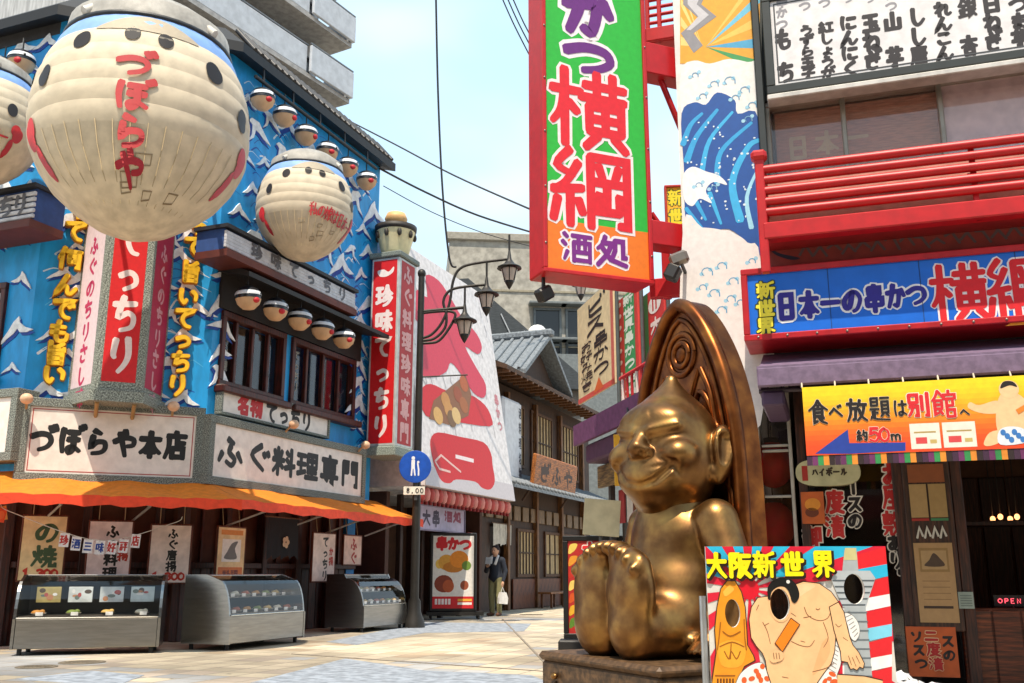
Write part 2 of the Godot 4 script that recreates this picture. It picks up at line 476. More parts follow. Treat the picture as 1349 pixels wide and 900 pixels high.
func structure(nm: String, mb: MB, m: Material) -> MeshInstance3D:
	var o := part(self, numbered(nm), mb, m)
	o.set_meta("kind", "structure")
	return o

func printed(parent: Node, nm: String, p: Print, xf := Transform3D(), rough := 0.55) -> void:
	if p.mb.v.size() > 0:
		part(parent, "print" if nm.ends_with("lettering") else nm, p.mb, ink(rough), xf)
	for key in p.marks:
		if p.marks[key].v.size() > 0:
			part(parent, "character", p.marks[key], ink(rough), xf)

# ---------- materials
func C(h: String) -> Color:
	return Color.html(h)

func V(x: float, y: float) -> Vector2:
	return Vector2(x, y)

func noise(freq: float, low: float, kind := 0) -> Texture2D:
	freq *= 2.0
	var key := "%s %s %s" % [freq, low, kind]
	if not noise_tex.has(key):
		var f := FastNoiseLite.new()
		f.seed = 7 + noise_tex.size()
		f.noise_type = FastNoiseLite.TYPE_SIMPLEX_SMOOTH if kind == 0 else FastNoiseLite.TYPE_CELLULAR
		f.frequency = freq
		f.fractal_octaves = 5
		f.fractal_gain = 0.6
		var t := NoiseTexture2D.new()
		t.width = 256; t.height = 256
		t.seamless = true
		t.noise = f
		var g := Gradient.new()
		g.set_color(0, Color(low, low, low)); g.set_color(1, Color.WHITE)
		g.set_offset(0, 0.2); g.set_offset(1, 0.75)
		t.color_ramp = g
		noise_tex[key] = t
	return noise_tex[key]

func mat(h: String, rough := 0.7, metal := 0.0, vary := 0.88, scale := Vector3.ONE * 0.4, bump := 0.0) -> StandardMaterial3D:
	var key := "%s %s %s %s %s %s" % [h, rough, metal, vary, scale, bump]
	if not mats.has(key):
		var m := StandardMaterial3D.new()
		m.albedo_color = C(h)
		m.roughness = rough
		m.metallic = metal
		if vary < 1.0:
			m.albedo_texture = noise(0.02, vary)
			m.uv1_triplanar = true
			m.uv1_scale = scale
		mats[key] = m
	return mats[key]

func wood(h: String, rough := 0.6, up := true) -> StandardMaterial3D:
	return mat(h, rough, 0.0, 0.45, Vector3(3.0, 0.25, 3.0) if up else Vector3(0.25, 3.0, 3.0))

func glass(h := "20282c", alpha := 0.25) -> StandardMaterial3D:
	var key := "glass %s %s" % [h, alpha]
	if not mats.has(key):
		var m := StandardMaterial3D.new()
		var c := C(h)
		c.a = alpha
		m.albedo_color = c
		m.transparency = BaseMaterial3D.TRANSPARENCY_ALPHA
		m.roughness = 0.04
		mats[key] = m
	return mats[key]

func ink(rough := 0.55) -> StandardMaterial3D:
	var key := "ink %s" % rough
	if not mats.has(key):
		var m := StandardMaterial3D.new()
		m.vertex_color_use_as_albedo = true
		m.albedo_texture = noise(0.02, 0.95)
		m.uv1_triplanar = true
		m.roughness = rough
		mats[key] = m
	return mats[key]

func glow(h: String, e: float) -> StandardMaterial3D:
	var m := StandardMaterial3D.new()
	m.albedo_color = C(h)
	m.emission_enabled = true
	m.emission = C(h)
	m.emission_energy_multiplier = e
	return m

# ---------- the photograph's pixels as directions, and upright planes to meet them
func ray(px: float, py: float) -> Vector3:
	var x := (px - 674.5) / FOCAL
	var y := (450.0 - py) / FOCAL
	return Vector3(x, y * cos(pitch) + sin(pitch), -(cos(pitch) - y * sin(pitch)))

func at_depth(px: float, py: float, d: float) -> Vector3:
	var r := ray(px, py)
	return EYE + r * (d / -r.z)

func on(F: Transform3D, px: float, py: float, z := 0.0) -> Vector2:
	var inv := F.affine_inverse()
	var o := inv * EYE
	var r := inv.basis * ray(px, py)
	var t := (z - o.z) / r.z
	return Vector2(o.x + r.x * t, o.y + r.y * t)

func upright(p: Vector3, ux: float, uz: float) -> Transform3D:
	var u := Vector3(ux, 0, uz).normalized()
	return Transform3D(Basis(u, Vector3.UP, u.cross(Vector3.UP)), p)

# rectangle on a plane: x0, x1 at its middle height, top and bottom at its middle column -> [transform of its lower corner, width, height]
func area(F: Transform3D, x0: float, x1: float, yt: float, yb: float, z := 0.0) -> Array:
	var ym := (yt + yb) / 2
	var xm := (x0 + x1) / 2
	var a := on(F, x0, ym, z)
	var b := on(F, x1, ym, z)
	var t := on(F, xm, yt, z)
	var d := on(F, xm, yb, z)
	return [F * Transform3D(Basis(), Vector3(a.x, d.y, z)), b.x - a.x, t.y - d.y]

func move(x: float, y: float, z: float) -> Transform3D:
	return Transform3D(Basis(), Vector3(x, y, z))

func frame_bars(w: float, h: float, t: float, z0: float, z1: float) -> MB:
	var m := MB.new()
	var c := 0.008
	m.cbox(Vector3(w / 2, h - t / 2, (z0 + z1) / 2), Vector3(w, t, z1 - z0), c)
	m.cbox(Vector3(w / 2, t / 2, (z0 + z1) / 2), Vector3(w, t, z1 - z0), c)
	m.cbox(Vector3(t / 2, h / 2, (z0 + z1) / 2), Vector3(t, h - 2 * t, z1 - z0), c)
	m.cbox(Vector3(w - t / 2, h / 2, (z0 + z1) / 2), Vector3(t, h - 2 * t, z1 - z0), c)
	return m

# a sign: a panel with a raised frame; the face lies at z = 0, the panel goes back by depth
func sign_panel(nm: String, label: String, r: Array, depth: float, t: float, fm: Material, pm: Material, group := "") -> Node3D:
	var o := thing(nm, label, "sign", r[0], group)
	part(o, "panel", MB.new().box(Vector3(r[1] / 2, r[2] / 2, -depth / 2), Vector3(r[1] - t, r[2] - t, depth)), pm)
	part(o, "frame", frame_bars(r[1], r[2], t, -depth - 0.01, 0.03), fm)
	return o

func holed_wall(u0: float, u1: float, v0: float, v1: float, gaps: Array, z0: float, z1: float) -> MB:
	var m := MB.new()
	var us := [u0, u1]
	var vs := [v0, v1]
	for g in gaps:
		us.append(clampf(g[0], u0, u1)); us.append(clampf(g[1], u0, u1)); vs.append(clampf(g[2], v0, v1)); vs.append(clampf(g[3], v0, v1))
	us.sort(); vs.sort()
	for i in us.size() - 1:
		for j in vs.size() - 1:
			if us[i + 1] - us[i] < 0.002 or vs[j + 1] - vs[j] < 0.002:
				continue
			var c := Vector2((us[i] + us[i + 1]) / 2, (vs[j] + vs[j + 1]) / 2)
			var free := true
			for g in gaps:
				if c.x > g[0] and c.x < g[1] and c.y > g[2] and c.y < g[3]:
					free = false
			if free:
				m.span(Vector3(us[i], vs[j], z0), Vector3(us[i + 1], vs[j + 1], z1))
	return m

# ---------- smooth bodies: tapered capsules, ellipsoids and round boxes joined by a smooth minimum, meshed as surface nets
class Body:
	var kind := PackedInt32Array()
	var a := PackedVector3Array()
	var b := PackedVector3Array()
	var r := PackedVector2Array()
	var k := PackedFloat32Array()
	var tone := PackedColorArray()
	var cuts := []
	func cap(p: Vector3, q: Vector3, r0: float, r1: float, kk := 0.05, t := Color.WHITE) -> void:
		kind.append(0); a.append(p); b.append(q); r.append(Vector2(r0, r1)); k.append(kk); tone.append(t)
	func egg(p: Vector3, rad: Vector3, kk := 0.05, t := Color.WHITE) -> void:
		kind.append(1); a.append(p); b.append(rad); r.append(Vector2.ZERO); k.append(kk); tone.append(t)
	func slab(p: Vector3, half: Vector3, rr: float, kk := 0.05, t := Color.WHITE) -> void:
		kind.append(2); a.append(p); b.append(half); r.append(Vector2(rr, 0)); k.append(kk); tone.append(t)
	func cut(p: Vector3, q: Vector3, r0: float, r1: float) -> void:
		cuts.append([p, q, r0, r1])
	func one(i: int, p: Vector3) -> float:
		match kind[i]:
			0:
				var ab := b[i] - a[i]
				var t := clampf((p - a[i]).dot(ab) / maxf(ab.length_squared(), 1e-9), 0.0, 1.0)
				return p.distance_to(a[i] + ab * t) - lerpf(r[i].x, r[i].y, t)
			1:
				var e := (p - a[i]) / b[i]
				var k0 := e.length()
				var k1 := (e / b[i]).length()
				return k0 * (k0 - 1.0) / maxf(k1, 1e-6)
			_:
				var q := (p - a[i]).abs() - b[i] + Vector3.ONE * r[i].x
				return q.max(Vector3.ZERO).length() + minf(maxf(q.x, maxf(q.y, q.z)), 0.0) - r[i].x
	func cut_at(c: Array, p: Vector3) -> float:
		var ab: Vector3 = c[1] - c[0]
		var t := clampf((p - c[0]).dot(ab) / maxf(ab.length_squared(), 1e-9), 0.0, 1.0)
		return lerpf(c[2], c[3], t) - p.distance_to(c[0] + ab * t)
	func dist(p: Vector3, some: PackedInt32Array, gouges: Array) -> float:
		var d := 9.0
		for i in some:
			var e := one(i, p)
			var kk := k[i]
			var h := maxf(kk - absf(d - e), 0.0) / kk
			d = minf(d, e) - h * h * kk * 0.25
		for c in gouges:
			var e := cut_at(c, p)
			var h := maxf(0.014 - absf(d - e), 0.0) / 0.014
			d = maxf(d, e) + h * h * 0.014 * 0.25
		return d
	func mesh(lo: Vector3, hi: Vector3, cell: float, tones := false) -> ArrayMesh:
		var n := Vector3i(((hi - lo) / cell).ceil()) + Vector3i.ONE
		var f := PackedFloat32Array()
		f.resize(n.x * n.y * n.z)
		f.fill(1.0)
		var B := 5
		var everything := PackedInt32Array(range(kind.size()))
		var act := []
		var sx := 1
		var sy := n.x
		var sz := n.x * n.y
		for bz in range(0, n.z, B):
			for by in range(0, n.y, B):
				for bx in range(0, n.x, B):
					var mid := lo + Vector3(bx + B * 0.5, by + B * 0.5, bz + B * 0.5) * cell
					var d := dist(mid, everything, [])
					var ex := Vector3i(mini(bx + B, n.x), mini(by + B, n.y), mini(bz + B, n.z))
					var near := absf(d) < cell * B * 0.87 + cell * 2.5
					if not near:
						if d < 0:
							for z in range(bz, ex.z):
								for y in range(by, ex.y):
									for x in range(bx, ex.x):
										f[x + y * sy + z * sz] = d
						continue
					act.append(Vector3i(bx, by, bz))
					var some := PackedInt32Array()
					var R := cell * B * 0.87
					for i in everything:
						if one(i, mid) < d + 2.6 * R + k[i]:
							some.append(i)
					var gouges := []
					for c in cuts:
						if cut_at(c, mid) > -R - 0.02:
							gouges.append(c)
					for z in range(bz, ex.z):
						for y in range(by, ex.y):
							for x in range(bx, ex.x):
								f[x + y * sy + z * sz] = dist(lo + Vector3(x, y, z) * cell, some, gouges)
		var idx := {}
		var vs := PackedVector3Array()
		var cs := PackedColorArray()
		var cells := []
		for bb in act:
			for z in range(bb.z, mini(bb.z + B, n.z - 1)):
				for y in range(bb.y, mini(bb.y + B, n.y - 1)):
					for x in range(bb.x, mini(bb.x + B, n.x - 1)):
						var o := x + y * sy + z * sz
						var s := int(f[o] < 0) + int(f[o + sx] < 0) + int(f[o + sy] < 0) + int(f[o + sx + sy] < 0) + int(f[o + sz] < 0) + int(f[o + sx + sz] < 0) + int(f[o + sy + sz] < 0) + int(f[o + sx + sy + sz] < 0)
						if s == 0 or s == 8:
							continue
						var sum := Vector3.ZERO
						var cnt := 0
						for e in 12:
							var ax := e / 4
							var u := e % 2
							var w := (e / 2) % 2
							var p := Vector3i.ZERO
							p[(ax + 1) % 3] = u; p[(ax + 2) % 3] = w
							var q := p; q[ax] = 1
							var f0 := f[o + p.x + p.y * sy + p.z * sz]
							var f1 := f[o + q.x + q.y * sy + q.z * sz]
							if (f0 < 0) != (f1 < 0):
								sum += Vector3(p).lerp(Vector3(q), f0 / (f0 - f1))
								cnt += 1
						idx[o] = vs.size()
						vs.append(lo + (Vector3(x, y, z) + sum / cnt) * cell)
						cells.append(Vector3i(x, y, z))
		var ix := PackedInt32Array()
		for c in cells:
			var o: int = c.x + c.y * sy + c.z * sz
			for ax in 3:
				var st: int = [sx, sy, sz][ax]
				var s1: int = [sy, sz, sx][ax]
				var s2: int = [sz, sx, sy][ax]
				if o - s1 - s2 < 0 or (f[o] < 0) == (f[o + st] < 0):
					continue
				if not (idx.has(o - s1) and idx.has(o - s2) and idx.has(o - s1 - s2)):
					continue
				var q := [idx[o], idx[o - s1], idx[o - s1 - s2], idx[o - s2]]
				if f[o] < 0:
					ix.append_array(PackedInt32Array([q[0], q[2], q[1], q[0], q[3], q[2]]))
				else:
					ix.append_array(PackedInt32Array([q[0], q[1], q[2], q[0], q[2], q[3]]))
		var nn := PackedVector3Array()
		nn.resize(vs.size())
		for i in range(0, ix.size(), 3):
			var g := (vs[ix[i + 2]] - vs[ix[i]]).cross(vs[ix[i + 1]] - vs[ix[i]])
			for e in 3:
				nn[ix[i + e]] += g
		for i in nn.size():
			nn[i] = nn[i].normalized()
		if tones:
			for p in vs:
				var best := 9.0
				var t := Color.WHITE
				for i in kind.size():
					var e := one(i, p)
					if e < best:
						best = e; t = tone[i]
				cs.append(t.srgb_to_linear())
		var arr := []
		arr.resize(Mesh.ARRAY_MAX)
		arr[Mesh.ARRAY_VERTEX] = vs; arr[Mesh.ARRAY_NORMAL] = nn; arr[Mesh.ARRAY_INDEX] = ix
		if tones:
			arr[Mesh.ARRAY_COLOR] = cs
		var m := ArrayMesh.new()
		m.add_surface_from_arrays(Mesh.PRIMITIVE_TRIANGLES, arr)
		return m

func _ready() -> void:
	rng.seed = 11
	make_camera_and_light()
	make_ground()
	make_tower()
	make_blue_building()
	make_blue_shopfront()
	make_puffers()
	make_display_cases()
	make_lane()
	make_skewer_building()
	make_tall_sign()
	make_low_annex()
	make_statue()
	make_photo_board()
	make_person()
	make_wires()
	make_opposite_side()

func make_camera_and_light() -> void:
	var cam := Camera3D.new()
	cam.name = "camera"
	add_child(cam)
	cam.position = EYE
	cam.rotation = Vector3(pitch, 0, 0)
	cam.fov = rad_to_deg(2 * atan(450.0 / FOCAL))
	cam.near = 0.05
	cam.far = 600
	cam.current = true
	var sun := DirectionalLight3D.new()
	sun.name = "sun"
	add_child(sun)
	var el := deg_to_rad(66.0)
	var az := Vector2(-0.16, 0.987).normalized()
	var to := Vector3(az.x * cos(el), sin(el), az.y * cos(el))
	sun.look_at_from_position(to * 50, Vector3.ZERO, Vector3.UP)
	sun.light_energy = 1.6
	sun.light_color = C("fff1dc")
	sun.light_angular_distance = 0.5
	sun.shadow_enabled = true
	var env := Environment.new()
	env.background_mode = Environment.BG_SKY
	env.tonemap_mode = Environment.TONE_MAPPER_LINEAR
	env.tonemap_exposure = 1.32
	env.sdfgi_enabled = true
	env.ssao_enabled = true
	env.ssil_enabled = true
	var sky := Sky.new()
	var pm := PanoramaSkyMaterial.new()
	var im := Image.create(768, 384, false, Image.FORMAT_RGBF)
	var f := FastNoiseLite.new()
	f.seed = 4
	f.frequency = 1.5
	f.fractal_octaves = 5
	for y in 384:
		var e := PI / 2 - PI * (y + 0.5) / 384
		for x in 768:
			var a := TAU * (x + 0.5) / 768
			var dir := Vector3(cos(e) * sin(a), sin(e), cos(e) * cos(a))
			var t := pow(clampf(dir.y, 0.0, 1.0), 0.55)
			var c := Color(0.86, 0.94, 0.97).lerp(Color(0.33, 0.62, 0.92), t)
			var s := maxf(dir.y, 0.0) + 0.25
			var cl := smoothstep(-0.25, 0.5, f.get_noise_3d(dir.x / s * 0.6, 3.0, dir.z / s * 0.9))
			c = c.lerp(Color(0.92, 0.95, 0.96), cl * 0.85)
			if dir.y < 0:
				c = Color(0.42, 0.40, 0.37)
			im.set_pixel(x, y, c)
	pm.panorama = ImageTexture.create_from_image(im)
	sky.sky_material = pm
	env.sky = sky
	env.background_energy_multiplier = 1.05
	var we := WorldEnvironment.new()
	we.name = "world"
	we.environment = env
	add_child(we)
	var P := Vector3(-4.86, 0, -15.3)
	FA = upright(P, 0.917, -0.399)
	FB = upright(P, 0.3666, -0.9304)
	FC = upright(FA * Vector3(-2.64, 0, 0), 0.93, 0.366)
	var pr := at_depth(1000, 600, 9.6)
	FR = upright(Vector3(pr.x, 0, pr.z), 0.95, 0.311)

func slab(pts: Array, y0: float, y1: float) -> MB:   # flat slab over a plan outline given as Vector2(x, z)
	var m := MB.new()
	m.xf = Transform3D(Basis(Vector3(1, 0, 0), Vector3(0, 0, -1), Vector3(0, 1, 0)), Vector3.ZERO)
	var p := PackedVector2Array()
	for q in pts:
		p.append(Vector2(q.x, -q.y))
	return m.prism(p, y0, y1)

func make_ground() -> void:
	var n := 2048
	var side := 24.0
	var per := 32                                  # paving tiles of 0.375 m
	var im := Image.create(n, n, false, Image.FORMAT_RGB8)
	im.fill(C("948a7b"))
	var f := FastNoiseLite.new()
	f.seed = 9
	f.frequency = 0.05
	var px := n / (per * 2)
	for j in per * 2:
		for i in per * 2:
			var k := f.get_noise_2d(i * 1.0, j * 1.0) + rng.randf_range(-0.16, 0.16)
			var c := C("cbbda4")
			if k > 0.27:
				c = C("a9a9a8")
			elif k > 0.16:
				c = C("bdae9c")
			elif k < -0.3:
				c = C("b9a489")
			c = c * rng.randf_range(0.9, 1.05)
			im.fill_rect(Rect2i(i * px, j * px, px - 2, px - 2), c)
			for s in 14:
				im.fill_rect(Rect2i(i * px + rng.randi() % (px - 3), j * px + rng.randi() % (px - 3), 2, 2), c * rng.randf_range(0.9, 1.06))
	for s in 260:                                  # trodden gum and dropped stains
		var q := Vector2i(rng.randi() % n, rng.randi() % n)
		var c := im.get_pixelv(q) * rng.randf_range(0.6, 0.85)
		im.fill_rect(Rect2i(q.x, q.y, 2 + rng.randi() % 4, 2 + rng.randi() % 3), c)
	var m := StandardMaterial3D.new()
	m.albedo_texture = ImageTexture.create_from_image(im)
	m.albedo_texture.resource_name = "paving"
	m.roughness = 0.75
	m.detail_enabled = true
	m.detail_albedo = noise(0.01, 0.72)
	m.detail_blend_mode = BaseMaterial3D.BLEND_MODE_MUL
	m.detail_uv_layer = BaseMaterial3D.DETAIL_UV_1
	var mb := MB.new()
	var turn := Basis(Vector3.UP, 0.37)
	var q := []
	for s in [Vector3(-200, 0, -300), Vector3(200, 0, -300), Vector3(200, 0, 100), Vector3(-200, 0, 100)]:
		var w: Vector3 = turn * s
		mb.put(s, Vector3.UP, Vector2(w.x / side, w.z / side))
	mb.ix = PackedInt32Array([0, 1, 2, 0, 2, 3])
	structure("ground", mb, m)
	# bands of grey-blue pavers set into the tan paving
	var bands := [[[330, 900], [455, 868], [560, 884], [700, 890], [735, 905]], [[430, 846], [560, 820], [700, 822], [690, 832], [560, 834], [470, 850]], [[20, 895], [120, 884], [190, 890], [150, 905]]]
	for b in bands:
		var pts := []
		for e in b:
			var r := ray(e[0], e[1])
			var w := EYE + r * (-EYE.y / r.y)
			pts.append(Vector2(w.x, w.z))
		structure("paver_band", slab(pts, -0.02, 0.004), mat("9aa2ac", 0.75, 0.0, 0.75, Vector3.ONE * 0.5))
	for e in [[[662, 816], [728, 884]], [[384, 862], [470, 868], [600, 877], [730, 886]]]:
		var pts := []
		for s in [-1.0, 1.0]:
			var row := []
			for q2 in e:
				var r := ray(q2[0], q2[1])
				var w := EYE + r * (-EYE.y / r.y)
				row.append(V(w.x, w.z + s * 0.02) if e.size() > 2 else V(w.x + s * 0.015, w.z))
			if s > 0: row.reverse()
			pts.append_array(row)
		structure("paving_joint", slab(pts, -0.02, 0.008), mat("857b6e", 0.85))
	for e in [[48, 879, 0.22], [108, 873, 0.26], [700, 810, 0.3]]:
		var r := ray(e[0], e[1])
		var w := EYE + r * (-EYE.y / r.y)
		var o := thing("manhole_cover", ["small round iron cover in the paving near the steel fish display case", "wider round iron cover in the paving right before the steel display case", "round iron manhole cover in the paving down the lane"][used.get("manhole_cover", 0)], "manhole cover", Transform3D(Basis(), w), "iron covers in the paving")
		part(o, "ring", MB.new().lathe([V(e[2], 0), V(e[2], 0.007), V(e[2] * 0.9, 0.007)], 28, Vector3.ZERO, true), mat("7a7060", 0.6, 0.3))
		var lid := MB.new().lathe([V(e[2] * 0.9, 0.005), V(0.001, 0.005)], 28, Vector3.ZERO, true)
		for k in 7:
			lid.box(Vector3((k - 3) * e[2] * 0.2, 0.006, 0), Vector3(0.015, 0.006, e[2] * 0.9))
		part(o, "lid", lid, mat("857a68", 0.55, 0.3))

func make_tower() -> void:
	var p := at_depth(460, 137, 45)
	var FD := upright(Vector3(p.x, 0, p.z), 0.495, -0.869)
	var o := thing("apartment_tower", "tall grey apartment block with stacked concrete balconies above the blue restaurant", "building", FD)
	part(o, "wall", MB.new().span(Vector3(-14, 0, -14), Vector3(-0.7, 46, -1.7)), mat("b4b6b8", 0.8, 0.0, 0.8, Vector3(0.3, 0.04, 0.3)))
	for k in range(-3, 7):
		var v := 24.1 + 3.12 * k
		var b := part(o, "balcony", MB.new().span(Vector3(-14, v, -1.69), Vector3(0, v + 0.22, 0.0)), mat("a8a6a4", 0.8, 0.0, 0.85, Vector3.ONE * 0.2))
		var par := MB.new()
		par.cbox(Vector3(-8.6, v + 0.92, -0.08), Vector3(10.8, 1.4, 0.16), 0.05)
		par.cbox(Vector3(-1.6, v + 0.92, 0.17), Vector3(3.2, 1.4, 0.16), 0.03)
		par.cbox(Vector3(-0.08, v + 0.92, -0.78), Vector3(0.16, 1.4, 1.75), 0.03)
		part(b, "parapet", par, mat("bcc1c8", 0.75, 0.0, 0.92, Vector3.ONE * 0.15))
		var rail := MB.new()
		rail.tube([Vector3(-14, v + 1.72, -0.08), Vector3(-3.1, v + 1.72, -0.08)], 0.045, 6)
		rail.tube([Vector3(-3.2, v + 1.72, 0.17), Vector3(0, v + 1.72, 0.17)], 0.045, 6)
		part(b, "rail", rail, mat("7c8288", 0.4, 0.6))
		for i in 3:
			var x := -12.0 + i * 4.3
			part(b, "drain_pipe", MB.new().tube([Vector3(x - 0.6, v - 2.9, -1.6), Vector3(x - 0.6, v, -1.6)], 0.06, 6), mat("8f9294", 0.6))
			var wn := part(o, "window", frame_bars(2.2, 2.1, 0.09, -0.05, 0.06), mat("6d6f72", 0.4, 0.5), move(x, v + 0.3, -1.66))
			part(wn, "pane", MB.new().span(Vector3(0.09, 0.09, -0.02), Vector3(2.11, 2.01, 0.0)), mat("1c2228", 0.1, 0.0, 1.0))
	for i in 12:
		part(o, "wall_joint", MB.new().box(Vector3(-14.02, 17.5 + i * 2.4, -7.8), Vector3(0.03, 0.04, 12.2)), mat("7f8183", 0.9))

# offsets past a corner between two facades, out by z
func corner_ab(z: float) -> Vector3:
	return FA.origin + (FA.basis.z + FB.basis.z) / (1 + FA.basis.z.dot(FB.basis.z)) * z

func corner_ac(z: float) -> Vector3:
	return FC.origin + (FA.basis.z + FC.basis.z) / (1 + FA.basis.z.dot(FC.basis.z)) * z

func crest(k: int) -> PackedVector2Array:
	var sets := [
		[V(-.55, -.3), V(-.42, -.12), V(-.25, .04), V(-.08, .25), V(.1, .37), V(.13, .2), V(.3, .05), V(.56, -.06), V(.36, -.1), V(.14, -.06), V(.05, .06), V(-.08, -.06), V(-.26, -.14)],
		[V(-.6, -.2), V(-.3, .1), V(-.12, .3), V(.18, .34), V(.3, .24), V(.16, .16), V(.2, -.1), V(.34, -.3), V(.12, -.16), V(.03, .06), V(-.12, .02), V(-.3, -.1)],
		[V(-.5, -.12), V(-.28, .02), V(-.12, .2), V(0, .3), V(.1, .14), V(.24, .06), V(.5, -.14), V(.22, -.06), V(.06, -.02), V(-.02, .08), V(-.14, -.0), V(-.3, -.1)]]
	return PackedVector2Array(sets[k])

func wave_relief(o: Node3D, F: Transform3D, spots: Array, scale: float) -> void:
	for s in spots:
		var k: int = rng.randi() % 3
		var w: float = scale * rng.randf_range(0.7, 1.35)
		var t := F * Transform3D(Basis(Vector3.BACK, rng.randf_range(-0.15, 0.2)).scaled(Vector3(w * (-1 if rng.randf() < 0.3 else 1), w, 1)), Vector3(s[0], s[1], 0))
		var c := part(o, "wave_crest", MB.new().prism(crest(k), 0.0, 0.022), mat("eef1f4", 0.6), t)
		part(c, "wave_hollow", MB.new().prism(crest(k), 0.0, 0.01), mat("0a3f9a", 0.6), move(0.06, -0.09, 0))

# painted strokes of foam and deep water between the raised crests
func wave_lines(o: Node3D, F: Transform3D, u0: float, u1: float, v0: float, v1: float, n: int) -> void:
	var pr := Print.new(self)
	for k in n:
		var p := V(rng.randf_range(u0 + 0.2, u1 - 0.2), rng.randf_range(v0, v1))
		var l := rng.randf_range(0.1, 0.22)
		var up := rng.randf_range(0.02, 0.09)
		var pts := curve2(PackedVector2Array([p + V(-l, -up), p + V(-l * 0.3, up * 0.6), p + V(l * 0.3, up * 0.2), p + V(l, -up * 0.6)]), 3)
		pr.line(pts, rng.randf_range(0.012, 0.045), C(["e9eff4", "0b55b0", "5cc2ee", "0a3f9a", "cfe6f4", "0d78c8"][k % 6]), 0.5 + (k % 9) * 0.06, 0.7)
	printed(o, "wave_strokes", pr, F)

func make_blue_building() -> void:
	var o := thing("pufferfish_restaurant", "blue restaurant with white wave reliefs, black eaves and a chamfered corner", "building")
	blue_root = o
	var blue := mat("149be0", 0.5, 0.0, 0.88, Vector3(0.4, 0.14, 0.3))
	var LA := 2.64
	var LB := 5.24
	part(o, "wall", MB.new().span(Vector3(-LA, 2.36, -0.3), Vector3(0, 9.9, 0)), blue, FA)
	var wu0 := on(FB, 288, 460).x
	var wu1 := on(FB, 466, 500).x
	var wmid := on(FB, 378, 470).x
	var gap := [[wu0, wmid - 0.1, 3.98, 5.24], [wmid + 0.1, wu1, 3.98, 5.24]]
	part(o, "wall", holed_wall(0, LB, 2.36, 9.9, gap, -0.3, 0), blue, FB)
	part(o, "wall", holed_wall(-7, 0, 2.36, 9.9, [[-2.6, -0.55, 3.9, 5.4]], -0.3, 0), blue, FC)
	part(o, "end_wall", MB.new().span(Vector3(LB - 0.3, 0, -7), Vector3(LB, 9.9, -0.3)), mat("1577b8", 0.6), FB)
	part(o, "floor_slab", slab([V(-13.5, -16.5), V(-7.28, -14.25), V(-4.86, -15.3), V(-3.1, -19.9), V(-9, -22)], 3.1, 3.3), mat("2b2320", 0.8))
	part(o, "room_wall", MB.new().span(Vector3(-1, 3.3, -2.4), Vector3(LB, 6.0, -2.3)), mat("7a5a44", 0.8), FB)
	part(o, "room_wall", MB.new().span(Vector3(-4, 3.3, -2.4), Vector3(0.5, 6.0, -2.3)), mat("7a5a44", 0.8), FC)
	part(o, "roof_slab", slab([V(-13.5, -16.5), V(-7.28, -14.25), V(-4.86, -15.3), V(-2.95, -20.15), V(-9, -22.5), V(-14, -20)], 9.6, 9.88), mat("3a3a3d", 0.8))
	# eaves
	var eave := MB.new()
	var EO := 0.32
	for s in [[FC * Vector3(-7, 0, 0), FC.origin, FC * Vector3(-7, 0, EO), corner_ac(EO), FC * Vector3(-7, 0, -0.3), corner_ac(-0.3)],
			[FC.origin, FA.origin, corner_ac(EO), corner_ab(EO), corner_ac(-0.3), corner_ab(-0.3)],
			[FA.origin, FB * Vector3(LB + 0.12, 0, 0), corner_ab(EO), FB * Vector3(LB + 0.12, 0, EO), corner_ab(-0.3), FB * Vector3(LB + 0.12, 0, -0.3)]]:
		var y0 := Vector3.UP * 9.72
		var y1 := Vector3.UP * 9.9
		var y2 := Vector3.UP * 10.45
		var mid: Vector3 = (s[2] + s[5]) / 2 + Vector3.UP * 9.95
		eave.face(s[2] + y0, s[3] + y0, s[3] + y1, s[2] + y1, mid)
		eave.face(s[2] + y1, s[3] + y1, s[5] + y2, s[4] + y2, mid)
		eave.face(s[2] + y0, s[3] + y0, s[5] + y1, s[4] + y1, mid)
		eave.face(s[2] + y0, s[2] + y1, s[4] + y2, s[4] + y1, mid)
		eave.face(s[3] + y0, s[3] + y1, s[5] + y2, s[5] + y1, mid)
	part(o, "eave", eave, mat("17181b", 0.6))
	for i in 26:
		part(o, "roof_tile_row", MB.new().tube([Vector3(0.2 * i + 0.2, 9.93, 0.31), Vector3(0.2 * i + 0.2, 10.4, -0.1)], 0.05, 6), mat("222327", 0.5), FB)
	# wave reliefs
	var sa := []
	for j in 13:
		for i in 5:
			var u := -LA + 0.36 + i * 0.47 + (0.22 if j % 2 else 0.0) + rng.randf_range(-0.1, 0.1)
			if u > -0.26: continue
			if u > -1.75 and u < -1.0 and j < 9: continue
			sa.append([u, 3.7 + j * 0.45 + rng.randf_range(-0.1, 0.1)])
	wave_relief(o, FA, sa, 0.56)
	wave_lines(o, FA, -2.6, -0.05, 3.5, 9.5, 150)
	wave_lines(o, FB, 0.05, 5.2, 5.9, 9.6, 200)
	wave_lines(o, FB, 4.5, 5.2, 3.5, 5.9, 40)
	var sb := []
	for j in 7:
		for i in 7:
			sb.append([0.45 + i * 0.68 + (0.4 if j % 2 else 0.0) + rng.randf_range(-0.1, 0.1), 6.0 + j * 0.52 + rng.randf_range(-0.1, 0.1)])
	for j in 5:
		sb.append([4.65, 3.9 + j * 0.42]); sb.append([0.22, 4.1 + j * 0.42])
	wave_relief(o, FB, sb, 0.66)
	var sc := []
	for j in 9:
		for i in 4:
			sc.append([-0.35 - i * 0.6 - (0.3 if j % 2 else 0.0), 6.1 + j * 0.42])
	sc.append([-0.28, 5.4]); sc.append([-0.28, 4.6]); sc.append([-0.28, 4.0])
	wave_relief(o, FC, sc, 0.5)
